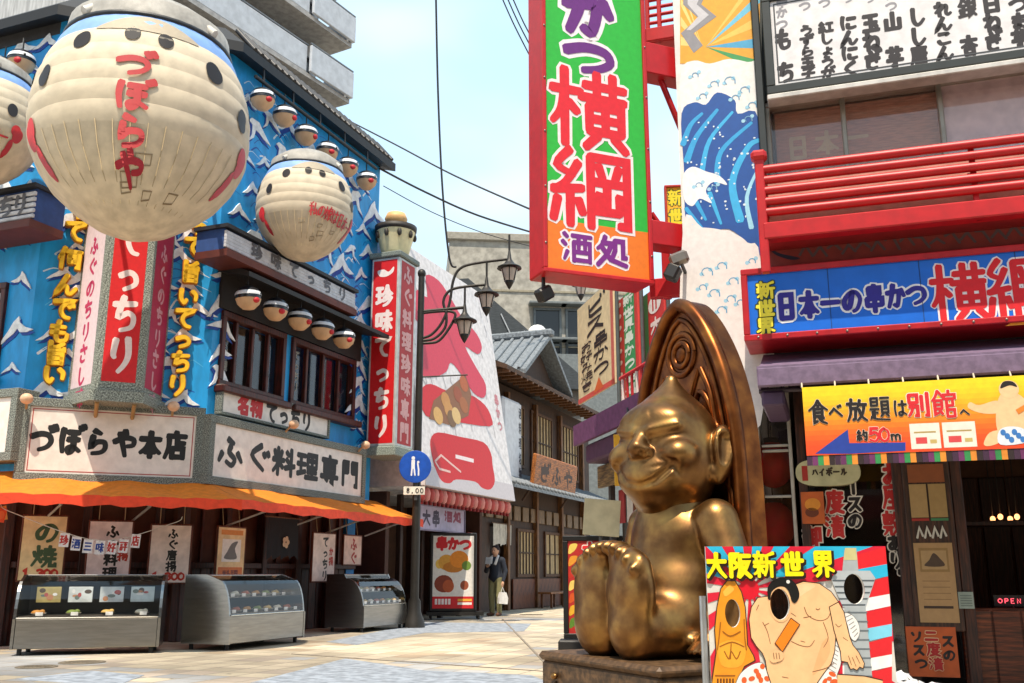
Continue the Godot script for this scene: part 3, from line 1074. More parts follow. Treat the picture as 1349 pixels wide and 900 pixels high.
	# lattice windows
	var brown := wood("5a1f14", 0.5)
	for g in gap + [[-2.6, -0.55, 3.9, 5.4, 1]]:
		var F := FC if g.size() > 4 else FB
		var w: float = g[1] - g[0]
		var h: float = g[3] - g[2]
		var wn := part(o, "window", frame_bars(w, h, 0.1, -0.12, 0.06), brown, F * move(g[0], g[2], 0))
		for i in 3:
			part(wn, "mullion", MB.new().cbox(Vector3(w * (i + 1) / 4, h / 2, -0.04), Vector3(0.07, h - 0.2, 0.08), 0.01), brown)
		part(wn, "pane", MB.new().span(Vector3(0.1, 0.1, -0.09), Vector3(w - 0.1, h - 0.1, -0.08)), glass("1a1410", 0.35))
		var pr := Print.new(self)
		pr.text("てっちり" if g[0] > 1.2 else "ふぐ料理", w * 0.14, h * 0.78, V(0, -0.2), 0.17, 0.17, 0.13, C("8d8a80"), 1)
		printed(wn, "lettering", pr, move(0, 0, -0.075))
		part(wn, "sill", MB.new().cbox(Vector3(w / 2, -0.06, 0.06), Vector3(w + 0.1, 0.12, 0.3), 0.02), brown)
	part(o, "lintel_board", MB.new().span(Vector3(wu0 - 0.1, 5.26, 0.0), Vector3(wu1 + 0.15, 5.86, 0.06)), mat("231a16", 0.7), FB)
	part(o, "window_canopy", MB.new().prism(PackedVector2Array([V(0, 5.86), V(0.62, 5.72), V(0.62, 5.8), V(0, 6.02)]), wu0 - 0.15, wu1 + 0.3), mat("1d1c1d", 0.6), FB * Transform3D(Basis(Vector3(0, 0, 1), Vector3(0, 1, 0), Vector3(-1, 0, 0)), Vector3(wu0 + wu1 + 0.15, 0, 0)))
	part(o, "down_pipe", MB.new().tube([Vector3(4.95, 3.6, 0.12), Vector3(4.95, 6.4, 0.12)], 0.05, 8), mat("1b79b4", 0.3), FB)
	# raised yellow characters, two columns
	var cols := [["って何んでも旨い", [[106, 279], [100, 306], [93, 342], [88, 376], [84, 408], [79, 438], [74, 467], [71, 495]], "raised yellow characters in a column on the blue wall, beside the bracketed lantern row end"],
		["って旨いてっちり", [[262, 300], [256, 326], [251, 360], [247, 392], [243, 420], [240, 448], [237, 478], [233, 508]], "raised yellow characters in a column on the blue wall, next to the lattice windows"]]
	cols[0][2] = "raised yellow character column on blue wall whose third sign is boxy"
	cols[1][2] = "raised yellow character column on blue wall next to the red lattice windows"
	for c in cols:
		var base := on(FA, c[1][7][0], c[1][7][1])
		var lt := thing("wall_lettering", c[2], "lettering", FA * move(base.x, base.y, 0), "yellow character columns")
		for i in 8:
			var q := on(FA, c[1][i][0], c[1][i][1], 0.05) - base
			for lay in 2:
				var m := MB.new()
				for s in glyph(c[0][i]):
					var p := PackedVector2Array()
					for e in s[0]:
						p.append(Vector2(q.x + e.x * 0.34, q.y + e.y * 0.36))
					var rb := Print.ribbon(p, 0.072 if lay == 0 else 0.1, 0.25)
					if not Geometry2D.triangulate_polygon(rb).is_empty():
						m.prism(rb, 0.0, 0.13 if lay == 0 else 0.09)
				part(lt, "character" if lay == 0 else "backing", m, mat("f2c01c" if lay == 0 else "c07a10", 0.45))
	# bay-shaped box sign at the chamfer
	var u0 := on(FA, 133, 400, 0.8).x
	var u1 := on(FA, 197, 400, 0.8).x
	var v0 := on(FA, 160, 516, 0.8).y
	var v1 := 8.0
	var sg := thing("bay_sign", "tall three-sided red sign with white brush characters under the giant pufferfish lantern", "sign", FA * move(u0, v0, 0))
	var w := u1 - u0
	var h := v1 - v0
	var stone := mat("a9b0a6", 0.8, 0.0, 0.45, Vector3.ONE * 3.0, 0.3)
	var body := MB.new()
	var fp := [V(-0.34, 0.0), V(0, 0.8), V(w, 0.8), V(w + 0.34, 0.0)]
	var plan := []
	for q in fp: plan.append(V(q.x, q.y))
	part(sg, "box", slab(plan, 0.0, h), stone)
	part(sg, "base", slab([V(-0.4, 0.0), V(-0.03, 0.86), V(w + 0.03, 0.86), V(w + 0.4, 0.0)], -0.16, 0.0), stone)
	for x in [0.08, w - 0.08]:
		part(sg, "bracket", MB.new().tube([Vector3(x, -0.42, 0.0), Vector3(x, -0.16, 0.7)], 0.03, 6), mat("b08c5a", 0.6))
	var pr := Print.new(self)
	pr.rect(0.1, 0.14, w - 0.1, h - 0.1, C("d8121c"), 1)
	var n := 4
	pr.text("てっちり", w * 0.5, 2.36, V(0, -0.6), w * 0.62, 0.6, 0.17, C("f3dfdc"), 2)
	printed(sg, "lettering", pr, move(0, 0, 0.8))
	for s in 2:
		var sd := Print.new(self)
		var len := Vector2(0.34, 0.8).length()
		sd.rect(0.09, 0.1, len - 0.07, h - 0.1, C("b31b4e" if s else "e9d3d8"), 1)
		sd.text("ふぐのちりさし味", len * 0.5, 2.3, V(0, -0.34), 0.3, 0.3, 0.15, C("d79aa9" if s else "c52f63"), 2)
		var t: Transform3D
		if s == 0:
			t = upright(Vector3(-0.34, 0, 0.0), 0.34, 0.8)
		else:
			t = upright(Vector3(w, 0, 0.8), 0.34, -0.8)
		printed(sg, "side_lettering", sd, t)
	# panel signs above the awning
	var grey := mat("9aa29a", 0.8, 0.0, 0.4, Vector3.ONE * 4.0, 0.5)
	var white := mat("e9dfd6", 0.5, 0.0, 0.93)
	var r := area(FA, 22, 268, 530, 638, 0.3)
	var p1 := sign_panel("shop_sign", "wide white shop sign with six black brush characters in a grey mosaic frame", r, 0.35, 0.13, grey, white)
	p1.get_child(0).name = "panel"
	pr = Print.new(self)
	var bw: float = r[1] - 0.3
	pr.text("づぼらや本店", 0.15 + bw / 12, r[2] / 2, V(bw / 6.2, 0), bw / 6.6, 0.42, 0.2, C("14120f"), 1)
	for e in [[0.16, r[2] - 0.17, r[1] - 0.16, r[2] - 0.155], [0.16, 0.155, r[1] - 0.16, 0.17], [0.16, 0.17, 0.175, r[2] - 0.17], [r[1] - 0.175, 0.17, r[1] - 0.16, r[2] - 0.17]]:
		pr.rect(e[0], e[1], e[2], e[3], C("b5524a"), 1)
	printed(p1, "lettering", pr)
	r = area(FB, 272, 481, 568, 651, 0.3)
	var p2 := sign_panel("shop_sign", "wide white shop sign reading fugu cuisine speciality, in a grey mosaic frame", r, 0.35, 0.13, grey, white)
	pr = Print.new(self)
	bw = r[1] - 0.4
	pr.text("ふぐ料理専門", 0.2 + bw / 12, r[2] / 2, V(bw / 6.0, 0), bw / 6.2, 0.5, 0.17, C("14120f"), 1)
	printed(p2, "lettering", pr)
	r = area(FC, -170, 20, 520, 612, 0.3)
	sign_panel("shop_sign", "white shop sign in grey mosaic frame around the corner, partly in view", r, 0.35, 0.13, grey, white)
	r = area(FB, 289, 434, 525, 562, 0.12)
	var p3 := sign_panel("shop_sign", "slim white sign with two red and four black characters below the lattice windows", r, 0.1, 0.05, grey, white)
	pr = Print.new(self)
	bw = r[1] - 0.9
	pr.text("名物", 0.6, r[2] / 2, V(0.36, 0), 0.34, 0.34, 0.18, C("c8161d"), 1)
	pr.text("てっちり", 1.4, r[2] / 2 - 0.02, V(0.36, 0), 0.34, 0.36, 0.17, C("1c1512"), 1)
	printed(p3, "lettering", pr)
	# balcony sign strips
	for s in 2:
		r = area(FB, 294, 469, 340, 368, 0.6) if s == 0 else area(FC, -90, 44, 258, 300, 0.6)
		var st := thing("sign_strip", ["long slatted sign strip with grey characters under the smaller pufferfish lantern", "slatted sign strip jutting from the side wall beside the chamfered corner"][s], "sign", r[0])
		part(st, "soffit", MB.new().span(Vector3(0, -0.12, -0.58), Vector3(r[1], 0.0, 0.05)), mat("5a2419", 0.6))
		part(st, "backing", MB.new().span(Vector3(0.02, 0.0, -0.58), Vector3(r[1] - 0.02, r[2] - 0.03, -0.04)), mat("274a86", 0.7))
		part(st, "roof", MB.new().span(Vector3(-0.04, r[2] - 0.03, -0.6), Vector3(r[1] + 0.04, r[2] + 0.03, 0.06)), mat("1e2026", 0.6))
		for k in 5:
			part(st, "slat", MB.new().cbox(Vector3(r[1] / 2, 0.06 + k * (r[2] - 0.12) / 4.6, -0.01), Vector3(r[1], 0.06, 0.05), 0.01), mat("c9ccd4", 0.6))
		pr = Print.new(self)
		pr.text("珍味てっちり", r[1] * 0.2, r[2] / 2, V(r[1] * 0.135, 0), 0.3, r[2] * 0.7, 0.16, C("5e6068"), 1)
		printed(st, "lettering", pr, move(0, 0, 0.02))
	# small round spot lamps on the sign tops
	for e in [[FA, 35, 528], [FA, 228, 538], [FB, 383, 561], [FB, 478, 588]]:
		var q := on(e[0], e[1], e[2], 0.45)
		var lm := thing("spot_lamp", ["round peach spot lamp on the six-character sign, at the end by the side wall", "round peach spot lamp on the six-character sign, at the corner with the other sign", "round peach spot lamp midway along the fugu cuisine sign", "round peach spot lamp at the foot of the red projecting box sign"][used.get("spot_lamp", 0)], "lamp", e[0] * move(q.x, q.y, 0.45), "spot lamps along the sign frames")
		part(lm, "head", MB.new().ball(Vector3(0, 0.02, 0.06), Vector3(0.09, 0.08, 0.09), 12, 8), mat("e3b794", 0.5))
		part(lm, "stem", MB.new().tube([Vector3(0, -0.1, -0.1), Vector3(0, 0, 0.0)], 0.02, 6), mat("b58f63", 0.5))
	# projecting box sign with the hot pot on top
	var q0 := on(FB, 486, 462, 0.12)
	var FE := upright(FB * Vector3(q0.x, 0, 0.12), 0.93, 0.366)
	r = area(FE, 486, 523, 340, 588, 0.0)
	var vs := thing("box_sign", "tall red projecting box sign with white characters and a hot pot on top", "sign", r[0])
	var dp := 0.8
	part(vs, "box", MB.new().cbox(Vector3(r[1] / 2, r[2] / 2, -dp / 2), Vector3(r[1], r[2], dp), 0.02), mat("c9ccca", 0.5, 0.3))
	part(vs, "cap", MB.new().cbox(Vector3(r[1] / 2, r[2] + 0.06, -dp / 2), Vector3(r[1] + 0.1, 0.12, dp + 0.1), 0.02), mat("8f9a93", 0.7, 0.0, 0.5, Vector3.ONE * 4))
	part(vs, "base", MB.new().cbox(Vector3(r[1] / 2, -0.1, -dp / 2), Vector3(r[1] + 0.08, 0.2, dp + 0.08), 0.02), mat("a8b5ab", 0.7, 0.0, 0.5, Vector3.ONE * 4))
	pr = Print.new(self)
	pr.rect(0.05, 0.06, r[1] - 0.05, r[2] - 0.06, C("d5141b"), 1)
	var hh: float = r[2]
	for k in 6:
		pr.glyph("珍味てっちり"[k], r[1] / 2, hh * (0.79 - 0.137 * k), r[1] * 0.62, hh * 0.118, 0.17, C("f4e3e1"), 2)
	pr.blob([V(r[1] * 0.22, hh * 0.93), V(r[1] * 0.3, hh * 0.9), V(r[1] * 0.55, hh * 0.895), V(r[1] * 0.78, hh * 0.915), V(r[1] * 0.8, hh * 0.945), V(r[1] * 0.62, hh * 0.92), V(r[1] * 0.45, hh * 0.935)], C("f4e9e6"), 2)
	printed(vs, "lettering", pr)
	pr = Print.new(self)
	pr.rect(0.1, 0.06, dp - 0.1, hh - 0.06, C("b01a22"), 1)
	for k in 8:
		pr.glyph("ふぐ料理珍味専門"[k], dp / 2, hh * (0.92 - 0.12 * k), 0.42, 0.4, 0.15, C("d9a3a3"), 2)
	printed(vs, "side_lettering", pr, Transform3D(Basis(Vector3.UP, PI / 2), Vector3(r[1], 0, 0)))
	part(vs, "arm", MB.new().tube([Vector3(-0.35, 0.0, -0.3), Vector3(0.1, 0.0, -0.3)], 0.05, 8), mat("8aa6b5", 0.5, 0.3))
	part(vs, "arm", MB.new().tube([Vector3(-0.35, hh * 0.8, -0.3), Vector3(0.1, hh * 0.8, -0.3)], 0.05, 8), mat("8aa6b5", 0.5, 0.3))
	var pot := part(vs, "hot_pot", MB.new().lathe([V(0.001, 0), V(0.24, 0.0), V(0.3, 0.1), V(0.42, 0.55), V(0.43, 0.6), V(0.38, 0.6), V(0.32, 0.5), V(0.001, 0.48)], 24), mat("e8dcae", 0.6), move(r[1] / 2, hh + 0.12, -dp / 2))
	part(pot, "dark_rim", MB.new().lathe([V(0.36, 0.52), V(0.45, 0.58), V(0.46, 0.68), V(0.3, 0.72), V(0.001, 0.72)], 24), mat("2a2420", 0.6))
	part(pot, "knob", MB.new().lathe([V(0.001, 0.7), V(0.2, 0.72), V(0.25, 0.88), V(0.2, 1.0), V(0.001, 1.02)], 18), mat("dcae72", 0.6))
	for k in 9:
		var a := k * TAU / 9
		part(pot, "drip", MB.new().ball(Vector3(sin(a) * 0.41, 0.46, cos(a) * 0.41), Vector3(0.05, 0.09, 0.05), 8, 6), mat("35302a", 0.6))

func make_blue_shopfront() -> void:
	# awning, wrapping round the corner in three stretches
	var orange := mat("f08a1c", 0.7, 0.0, 0.88, Vector3.ONE * 0.7)
	orange.backlight_enabled = true
	orange.backlight = C("b0500c")
	var o := thing("orange_awning", "orange fabric awning running round the corner above the display cases", "awning")
	var stretches := [[FC * Vector3(-4, 0, 0.02), FC.origin, FC * Vector3(-4, 0, 1.15), corner_ac(1.15)], [corner_ac(0.02), corner_ab(0.02), corner_ac(1.15), corner_ab(1.15)], [corner_ab(0.02), FB * Vector3(5.5, 0, 0.02), corner_ab(1.15), FB * Vector3(5.45, 0, 1.15)]]
	stretches[0][1] = corner_ac(0.02)
	for s in stretches:
		var m := MB.new()
		var val := MB.new()
		var n := 22
		for i in n:
			for j in 4:
				var q := []
				for e in [[i, j], [i, j + 1], [i + 1, j + 1], [i + 1, j]]:
					var t: float = float(e[0]) / n
					var d: float = e[1] / 4.0
					var a: Vector3 = s[0].lerp(s[1], t)
					var b: Vector3 = s[2].lerp(s[3], t)
					var y := lerpf(2.47, 2.07, d) - 0.05 * sin(d * PI) * (0.5 + 0.5 * sin(t * 19.0)) + 0.012 * sin(t * 47.0) * d
					q.append(a.lerp(b, d) + Vector3.UP * y)
				m.quad(q[0], q[3], q[2], q[1])
			var a0: Vector3 = s[2].lerp(s[3], float(i) / n)
			var a1: Vector3 = s[2].lerp(s[3], float(i + 1) / n)
			var d0 := 0.012 * sin(i * 47.0 / n)
			var d1 := 0.012 * sin((i + 1) * 47.0 / n)
			var out: Vector3 = (s[2] - s[0]).normalized() * 0.025
			val.quad(a0 + Vector3.UP * (1.93 + 0.02 * sin(i * 1.9)), a0 + out * 0 + Vector3.UP * (2.07 + d0), a1 + Vector3.UP * (2.07 + d1), a1 + Vector3.UP * (1.93 + 0.02 * sin(i * 1.9 + 1.9)))
		part(o, "canopy", m, orange)
		var vm := mat("e8431a", 0.7, 0.0, 0.88, Vector3.ONE * 0.7)
		part(o, "valance", val, vm)
	for e in [[FA, -2.2], [FA, -1.0], [FB, 0.7], [FB, 2.3], [FB, 3.7], [FB, 5.2]]:
		var b := MB.new().tube([Vector3(e[1], 1.75, -0.05), Vector3(e[1] + 0.25, 1.98, 0.5), Vector3(e[1], 2.05, 1.1)], 0.018, 6)
		part(o, "folding_arm", b, mat("d8d4cc", 0.4, 0.6), e[0])
	# dark boarded front below the awning
	var f := blue_root
	var dark := wood("4a1d10", 0.6)
	for s in [[FA, -2.64, 0.0], [FB, 0.0, 5.24], [FC, -5.0, 0.0]]:
		var F: Transform3D = s[0]
		part(f, "shop_wall", MB.new().span(Vector3(s[1], 0, -0.5), Vector3(s[2], 2.36, -0.4)), mat("5a3424", 0.8), F)
		var k := 0
		var x: float = s[1] + 0.02
		while x < s[2] - 0.2:
			part(f, "board", MB.new().cbox(Vector3(x + 0.13, 0.55, -0.36), Vector3(0.25, 1.1, 0.06), 0.012), wood(["4f2113", "43190e", "5a2817"][k % 3], 0.6), F)
			if k % 4 == 0:
				part(f, "post", MB.new().cbox(Vector3(x, 1.18, -0.3), Vector3(0.14, 2.36, 0.16), 0.015), dark, F)
			if k % 4 == 2:
				part(f, "lattice_bar", MB.new().cbox(Vector3(x, 1.7, -0.36), Vector3(0.05, 1.2, 0.05), 0.008), wood("6a2a17", 0.6), F)
			x += 0.26
			k += 1
		part(f, "rail", MB.new().cbox(Vector3((s[1] + s[2]) / 2, 1.14, -0.3), Vector3(s[2] - s[1] - 0.04, 0.1, 0.12), 0.012), dark, F)
		part(f, "head_beam", MB.new().cbox(Vector3((s[1] + s[2]) / 2, 2.28, -0.2), Vector3(s[2] - s[1], 0.16, 0.3), 0.012), dark, F)
	# menu banners hung under the awning
	var ban := [[FA, 27, 85, 680, 765, "cream hanging menu board with green characters and a red price at the bunting's end", "e5cf9a", "の焼", "3d5a34", 1], [FA, 115, 172, 687, 765, "white hanging menu board with black and red characters half covered by bunting", "efe4e0", "ふぐ料理", "1c1815", 0], [FA, 197, 250, 692, 768, "white hanging menu board with four black characters above a red price", "f0e3d5", "ふぐ唐揚", "1c1815", 1], [FB, 286, 322, 695, 766, "hanging menu poster with a grey picture and orange foot", "eccf9c", "", "1c1815", 2], [FB, 412, 441, 703, 766, "narrow hanging menu banner with four black characters beside the dark cloth", "ecdcd2", "てっちり", "231a16", 0], [FB, 453, 476, 706, 744, "small hanging menu card with two red lines near the last display case", "e6cfc0", "ふぐ", "b03024", 0]]
	for b in ban:
		var r := area(b[0], b[1], b[2], b[3], b[4], 0.15)
		var w: float = r[1]
		var h: float = r[2]
		var t := thing("menu_banner", b[5], "menu board", r[0], "menu boards under the orange awning")
		part(t, "board", MB.new().cbox(Vector3(w / 2, h / 2, -0.02), Vector3(w, h, 0.04), 0.006), mat(b[6], 0.7, 0.0, 0.9))
		part(t, "trim", frame_bars(w + 0.04, h + 0.04, 0.025, -0.04, 0.006), wood("7a3a1c", 0.6), move(-0.02, -0.02, 0))
		var top: float = 2.3 - r[0].origin.y
		for x in [w * 0.2, w * 0.8]:
			part(t, "cord", MB.new().tube([Vector3(x, h, -0.02), Vector3(x, top, -0.1)], 0.006, 4), mat("b9a27a", 0.8))
		var pr := Print.new(self)
		var n: int = b[7].length()
		if n > 0:
			var gs: float = minf(w * 0.72, h * (0.74 if b[9] else 0.92) / n)
			pr.text(b[7], w * 0.55, h * 0.95 - gs * 0.55, V(0, -gs * 1.02), gs, gs * 0.95, 0.15, C(b[8]), 1)
		if b[9] == 1:
			pr.text("1,300", w * 0.16, h * 0.11, V(w * 0.165, 0), w * 0.24, h * 0.14, 0.22, C("c8321c"), 1)
		if b[9] == 0 and n == 4 and w > 0.5:
			pr.text("か揚", w * 0.82, h * 0.62, V(0, -0.17), 0.15, 0.15, 0.16, C("b8321c"), 1)
		if b[9] == 2:
			pr.rect(w * 0.1, h * 0.86, w * 0.9, h * 0.95, C("e08a28"), 1)
			pr.rect(w * 0.06, 0.02, w * 0.94, h * 0.26, C("d9701f"), 1)
			pr.rect(w * 0.16, h * 0.36, w * 0.84, h * 0.78, C("f4efe6"), 1)
			pr.blob([V(w * 0.25, h * 0.42), V(w * 0.7, h * 0.42), V(w * 0.62, h * 0.6), V(w * 0.72, h * 0.74), V(w * 0.5, h * 0.7), V(w * 0.35, h * 0.55)], C("6c6a66"), 2)
			pr.text("料理", w * 0.35, h * 0.15, V(w * 0.3, 0), w * 0.28, h * 0.12, 0.16, C("7a2415"), 2)
		printed(t, "lettering", pr)
	# bunting of paper squares on a cord
	var bu := thing("paper_bunting", "string of small white paper flags with red and blue characters", "bunting")
	var a := FA * Vector3(on(FA, 18, 676, 0.75).x, on(FA, 18, 676, 0.75).y, 0.75)
	var m1 := FA * Vector3(on(FA, 130, 712, 0.75).x, on(FA, 130, 712, 0.75).y, 0.75)
	var z1 := FA * Vector3(on(FA, 226, 690, 0.75).x, on(FA, 226, 690, 0.75).y, 0.75)
	var path := curve3([a + Vector3(-0.2, 0.12, 0), a, m1, z1, z1 + Vector3(0.15, 0.1, 0)], 8)
	part(bu, "cord", MB.new().tube(path, 0.006, 5), mat("d8cfc0", 0.8))
	var flags := ["", "", "珍", "酒", "三", "味", "好", "評", "店"]
	for i in 9:
		var p: Vector3 = path[3 + i * 2] if i < 2 else a.lerp(z1, 0.25 + 0.075 * (i - 1))
		if i >= 2:
			var best := 9.0
			for s in range(8, path.size() - 8):
				if absf(path[s].x - p.x) < best:
					best = absf(path[s].x - p.x); p.y = path[s].y
		var fl := part(bu, "flag", MB.new().box(Vector3(0, -0.1, 0), Vector3(0.125, 0.19, 0.006)), mat(["e8a050", "d8481c", "efe6e0"][mini(i, 2)], 0.8), Transform3D(FA.basis * Basis(Vector3.BACK, [0.25, -0.1, 0.0][mini(i, 2)] - 0.05), p))
		var pr := Print.new(self)
		if flags[i]:
			pr.glyph(flags[i], 0, -0.1, 0.11, 0.14, 0.15, C(["c22b22", "28418f"][1 if i in [3, 4, 5] else 0]), 1)
		else:
			pr.oval(0, -0.1, 0.045, 0.06, C("f0c070" if i == 0 else "e8662c"), 1)
		printed(fl, "lettering", pr, move(0, 0, 0.004))
	# dark half curtain with a pale crest
	var r := area(FB, 352, 392, 682, 738, 0.2)
	var nr := thing("shop_curtain", "short black cloth curtain with a pale round crest under the awning", "curtain", r[0])
	var cl := MB.new()
	for k in 12:
		var x0: float = r[1] * k / 12
		var x1: float = r[1] * (k + 1) / 12
		cl.quad(Vector3(x0, 0.04 * (k % 3), 0.03 * sin(k * 1.7)), Vector3(x0, r[2], 0), Vector3(x1, r[2], 0), Vector3(x1, 0.04 * ((k + 1) % 3), 0.03 * sin(k * 1.7 + 1.7)))
	part(nr, "cloth", cl, mat("15171d", 0.9))
	part(nr, "pole", MB.new().tube([Vector3(-0.1, r[2], 0), Vector3(r[1] + 0.1, r[2], 0)], 0.015, 6), wood("7a4a26"))
	for x in [-0.1, r[1] + 0.1]:
		part(nr, "hook", MB.new().tube([Vector3(x, r[2], 0), Vector3(x, 2.3 - r[0].origin.y, -0.2)], 0.008, 5), mat("4d4d4d", 0.5, 0.6))
	var pr2 := Print.new(self)
	for k in 5:
		pr2.oval(r[1] * 0.55 + 0.06 * cos(k * TAU / 5), r[2] * 0.42 + 0.06 * sin(k * TAU / 5), 0.045, 0.045, C("caa77d"), 2)
	printed(nr, "crest", pr2, move(0, 0, 0.035))

func disc(p: Print, c: Vector2, rx: float, ry: float, col: Color, layer: float) -> void:   # an oval in rings, so that it can follow a round body
	var n := 20
	for r in 4:
		for k in n:
			var d0 := V(cos(TAU * k / n) * rx, sin(TAU * k / n) * ry)
			var d1 := V(cos(TAU * (k + 1) / n) * rx, sin(TAU * (k + 1) / n) * ry)
			if r == 0:
				p.poly(PackedVector2Array([c, c + d0 * 0.25, c + d1 * 0.25]), col, layer)
			else:
				p.poly(PackedVector2Array([c + d0 * r * 0.25, c + d0 * (r + 1) * 0.25, c + d1 * (r + 1) * 0.25, c + d1 * r * 0.25]), col, layer)

func fugu_profile(s: float) -> Array:
	var base := [V(0.001, 0), V(0.16, 0.012), V(0.36, 0.05), V(0.56, 0.115), V(0.75, 0.2), V(0.88, 0.29), V(0.955, 0.37)]
	var prof := base.duplicate()
	var rr := [0.955, 0.99, 1.0, 0.985, 0.94, 0.865, 0.77]
	for i in 6:
		for k in range(1, 5):
			var t := k / 4.0
			prof.append(V(lerpf(rr[i], rr[i + 1], t) + 0.014 * sin(t * PI), 0.37 + (i + t) * 0.095))
	for i in prof.size():
		prof[i] = prof[i] * s
	return prof

# a hanging pufferfish lantern; s: its greatest radius; hgt: height as a multiple of it
func fugu_lantern(label: String, xf: Transform3D, s: float, hgt: float, text: String, down: bool, hang: float) -> void:
	var o := thing("pufferfish_lantern", label, "lantern", xf, "big pufferfish lanterns")
	var prof := fugu_profile(s)
	for i in prof.size():
		prof[i].y *= hgt
	var top: float = prof[-1].y
	var skin := mat("d3c5ac", 0.75, 0.0, 0.9, Vector3.ONE * 0.35)
	var low := prof.slice(0, 7)
	part(o, "belly", MB.new().lathe(low, 48), mat("d3c5ac", 0.75, 0.0, 0.84, Vector3.ONE * 0.35))
	var hoops := MB.new()
	for k in 5:
		hoops.lathe(prof.slice(6 + 4 * k, 11 + 4 * k), 48)
	part(o, "body", hoops, skin)
	part(o, "blue_band", MB.new().lathe(prof.slice(prof.size() - 5), 48), mat("7fa6e0", 0.6))
	var r1: float = prof[-1].x
	part(o, "rim", MB.new().lathe([V(r1 - 0.01, top - 0.02), V(r1 + 0.02 * s, top), V(r1 + 0.02 * s, top + 0.03 * s), V(r1 - 0.02, top + 0.04 * s)], 40), mat("23262b", 0.5))
	part(o, "back", MB.new().lathe([V(r1, top + 0.03 * s), V(r1 * 0.97, top + 0.2 * s), V(r1 * 0.7, top + 0.36 * s), V(0.001, top + 0.45 * s)], 40), mat("a8a49c", 0.6, 0.0, 0.75))
	for sg in [-1.0, 1.0]:
		part(o, "back_ridge", MB.new().tube(curve3([Vector3(sg * r1 * 0.75, top + 0.06 * s, r1 * 0.7), Vector3(sg * r1 * 0.3, top + 0.34 * s, r1 * 0.5), Vector3(0, top + 0.46 * s, 0.05)], 6), 0.05 * s, 7), mat("c9c4ba", 0.6))
	var wrap := func(q: Vector2, z: float) -> Array:
		var rad := s
		for i in prof.size() - 1:
			if q.y >= prof[i].y and q.y <= prof[i + 1].y:
				rad = lerpf(prof[i].x, prof[i + 1].x, (q.y - prof[i].y) / (prof[i + 1].y - prof[i].y))
		var a := q.x / s
		rad += 0.006 + 0.003 * s + z * 1.6
		return [Vector3(rad * sin(a), q.y, rad * cos(a)), Vector3(sin(a), 0.1, cos(a)).normalized()]
	# cream arch over the blue band, spots, eyes and fins
	var pr := Print.new(self)
	pr.warp = wrap
	var arch := PackedVector2Array()
	for k in 13:
		arch.append(V(lerpf(-0.52, 0.52, k / 12.0) * s, top * (0.9 + 0.085 * sin(k / 12.0 * PI))))
	for k in 13:
		arch.append(V(lerpf(0.52, -0.52, k / 12.0) * s, top * (0.885)))
	for k in 12:
		pr.poly(PackedVector2Array([arch[k], arch[k + 1], arch[24 - k], arch[25 - k]]), C("d3c5ac"), 0)
	printed(o, "face_patch", pr)
	var spots := [[-0.14, 0.86, 0.075, 0.085], [0.17, 0.845, 0.075, 0.085]]
	var dots := [[-0.62, 0.82, 0.09, 0.1], [0.66, 0.76, 0.1, 0.115], [-0.98, 0.66, 0.08, 0.11], [1.08, 0.6, 0.09, 0.12], [-1.5, 0.75, 0.1, 0.11], [1.6, 0.72, 0.1, 0.11], [2.3, 0.7, 0.12, 0.12], [-2.3, 0.7, 0.12, 0.12]]
	for e in spots + dots:
		var p := Print.new(self)
		p.warp = wrap
		var c := V(e[0] * s, e[1] * top)
		disc(p, c, e[2] * s, e[3] * s, C("262320"), 0.6)
		if e in spots:
			p.poly(PackedVector2Array([c + V(-0.07, 0.012) * s, c + V(0.07, 0.012) * s, c + V(0.06, 0.035) * s, c + V(-0.06, 0.035) * s]), C("8e8577"), 1.4)
		printed(o, "eye" if e in spots else "spot", p)
	for sg in [-1.0, 1.0]:
		var p := Print.new(self)
		p.warp = wrap
		for e in [[1.2, 0.43, 0.09, 0.05], [1.26, 0.39, 0.1, 0.06], [1.18, 0.28, 0.06, 0.07], [1.15, 0.23, 0.05, 0.04]]:
			disc(p, V(sg * e[0] * s, e[1] * top), e[2] * s, e[3] * top, C("c8201f"), 0.6 + e[0] * 0.5)
		printed(o, "fin", p)
	# mended seams of the belly
	var sm := Print.new(self)
	sm.warp = wrap
	for k in 14:
		var x := lerpf(-1.0, 1.0, k / 13.0) * s
		sm.line(PackedVector2Array([V(x, 0.09 * top), V(x, 0.2 * top), V(x, 0.3 * top), V(x, 0.4 * top)]), 0.008 * s, C("bda67c"), 0.3)
	for k in 5:
		var x := rng.randf_range(-0.8, 0.8) * s
		var y := rng.randf_range(0.1, 0.33) * top
		var d := rng.randf_range(0.1, 0.2) * s
		sm.line(PackedVector2Array([V(x, y), V(x + d, y + 0.02), V(x + d, y + d * 0.6), V(x, y + d * 0.55), V(x, y)]), 0.01 * s, C("a08760"), 0.5)
	printed(o, "seams", sm)
	var tx := Print.new(self)
	tx.warp = wrap
	if down:
		var ys := [0.675, 0.515, 0.355, 0.21]
		for k in 4:
			tx.glyph(text[k], -0.07 * s, ys[k] * top, 0.33 * s, 0.15 * top, 0.165, C("b8141c"), 4)
	else:
		for k in text.length():
			tx.glyph(text[k], (0.0 + 0.17 * k) * s, (0.42 - 0.012 * k) * top, 0.18 * s, 0.15 * top, 0.13, C("b0161c"), 4)
	printed(o, "lettering", tx)
	for x in [-0.5, 0.5]:
		part(o, "hanger", MB.new().tube([Vector3(x * s, top + 0.2 * s, -0.2 * s), Vector3(x * s * 1.2, top + 0.5 * s, -hang)], 0.035, 6), mat("3a3c40", 0.5, 0.5))

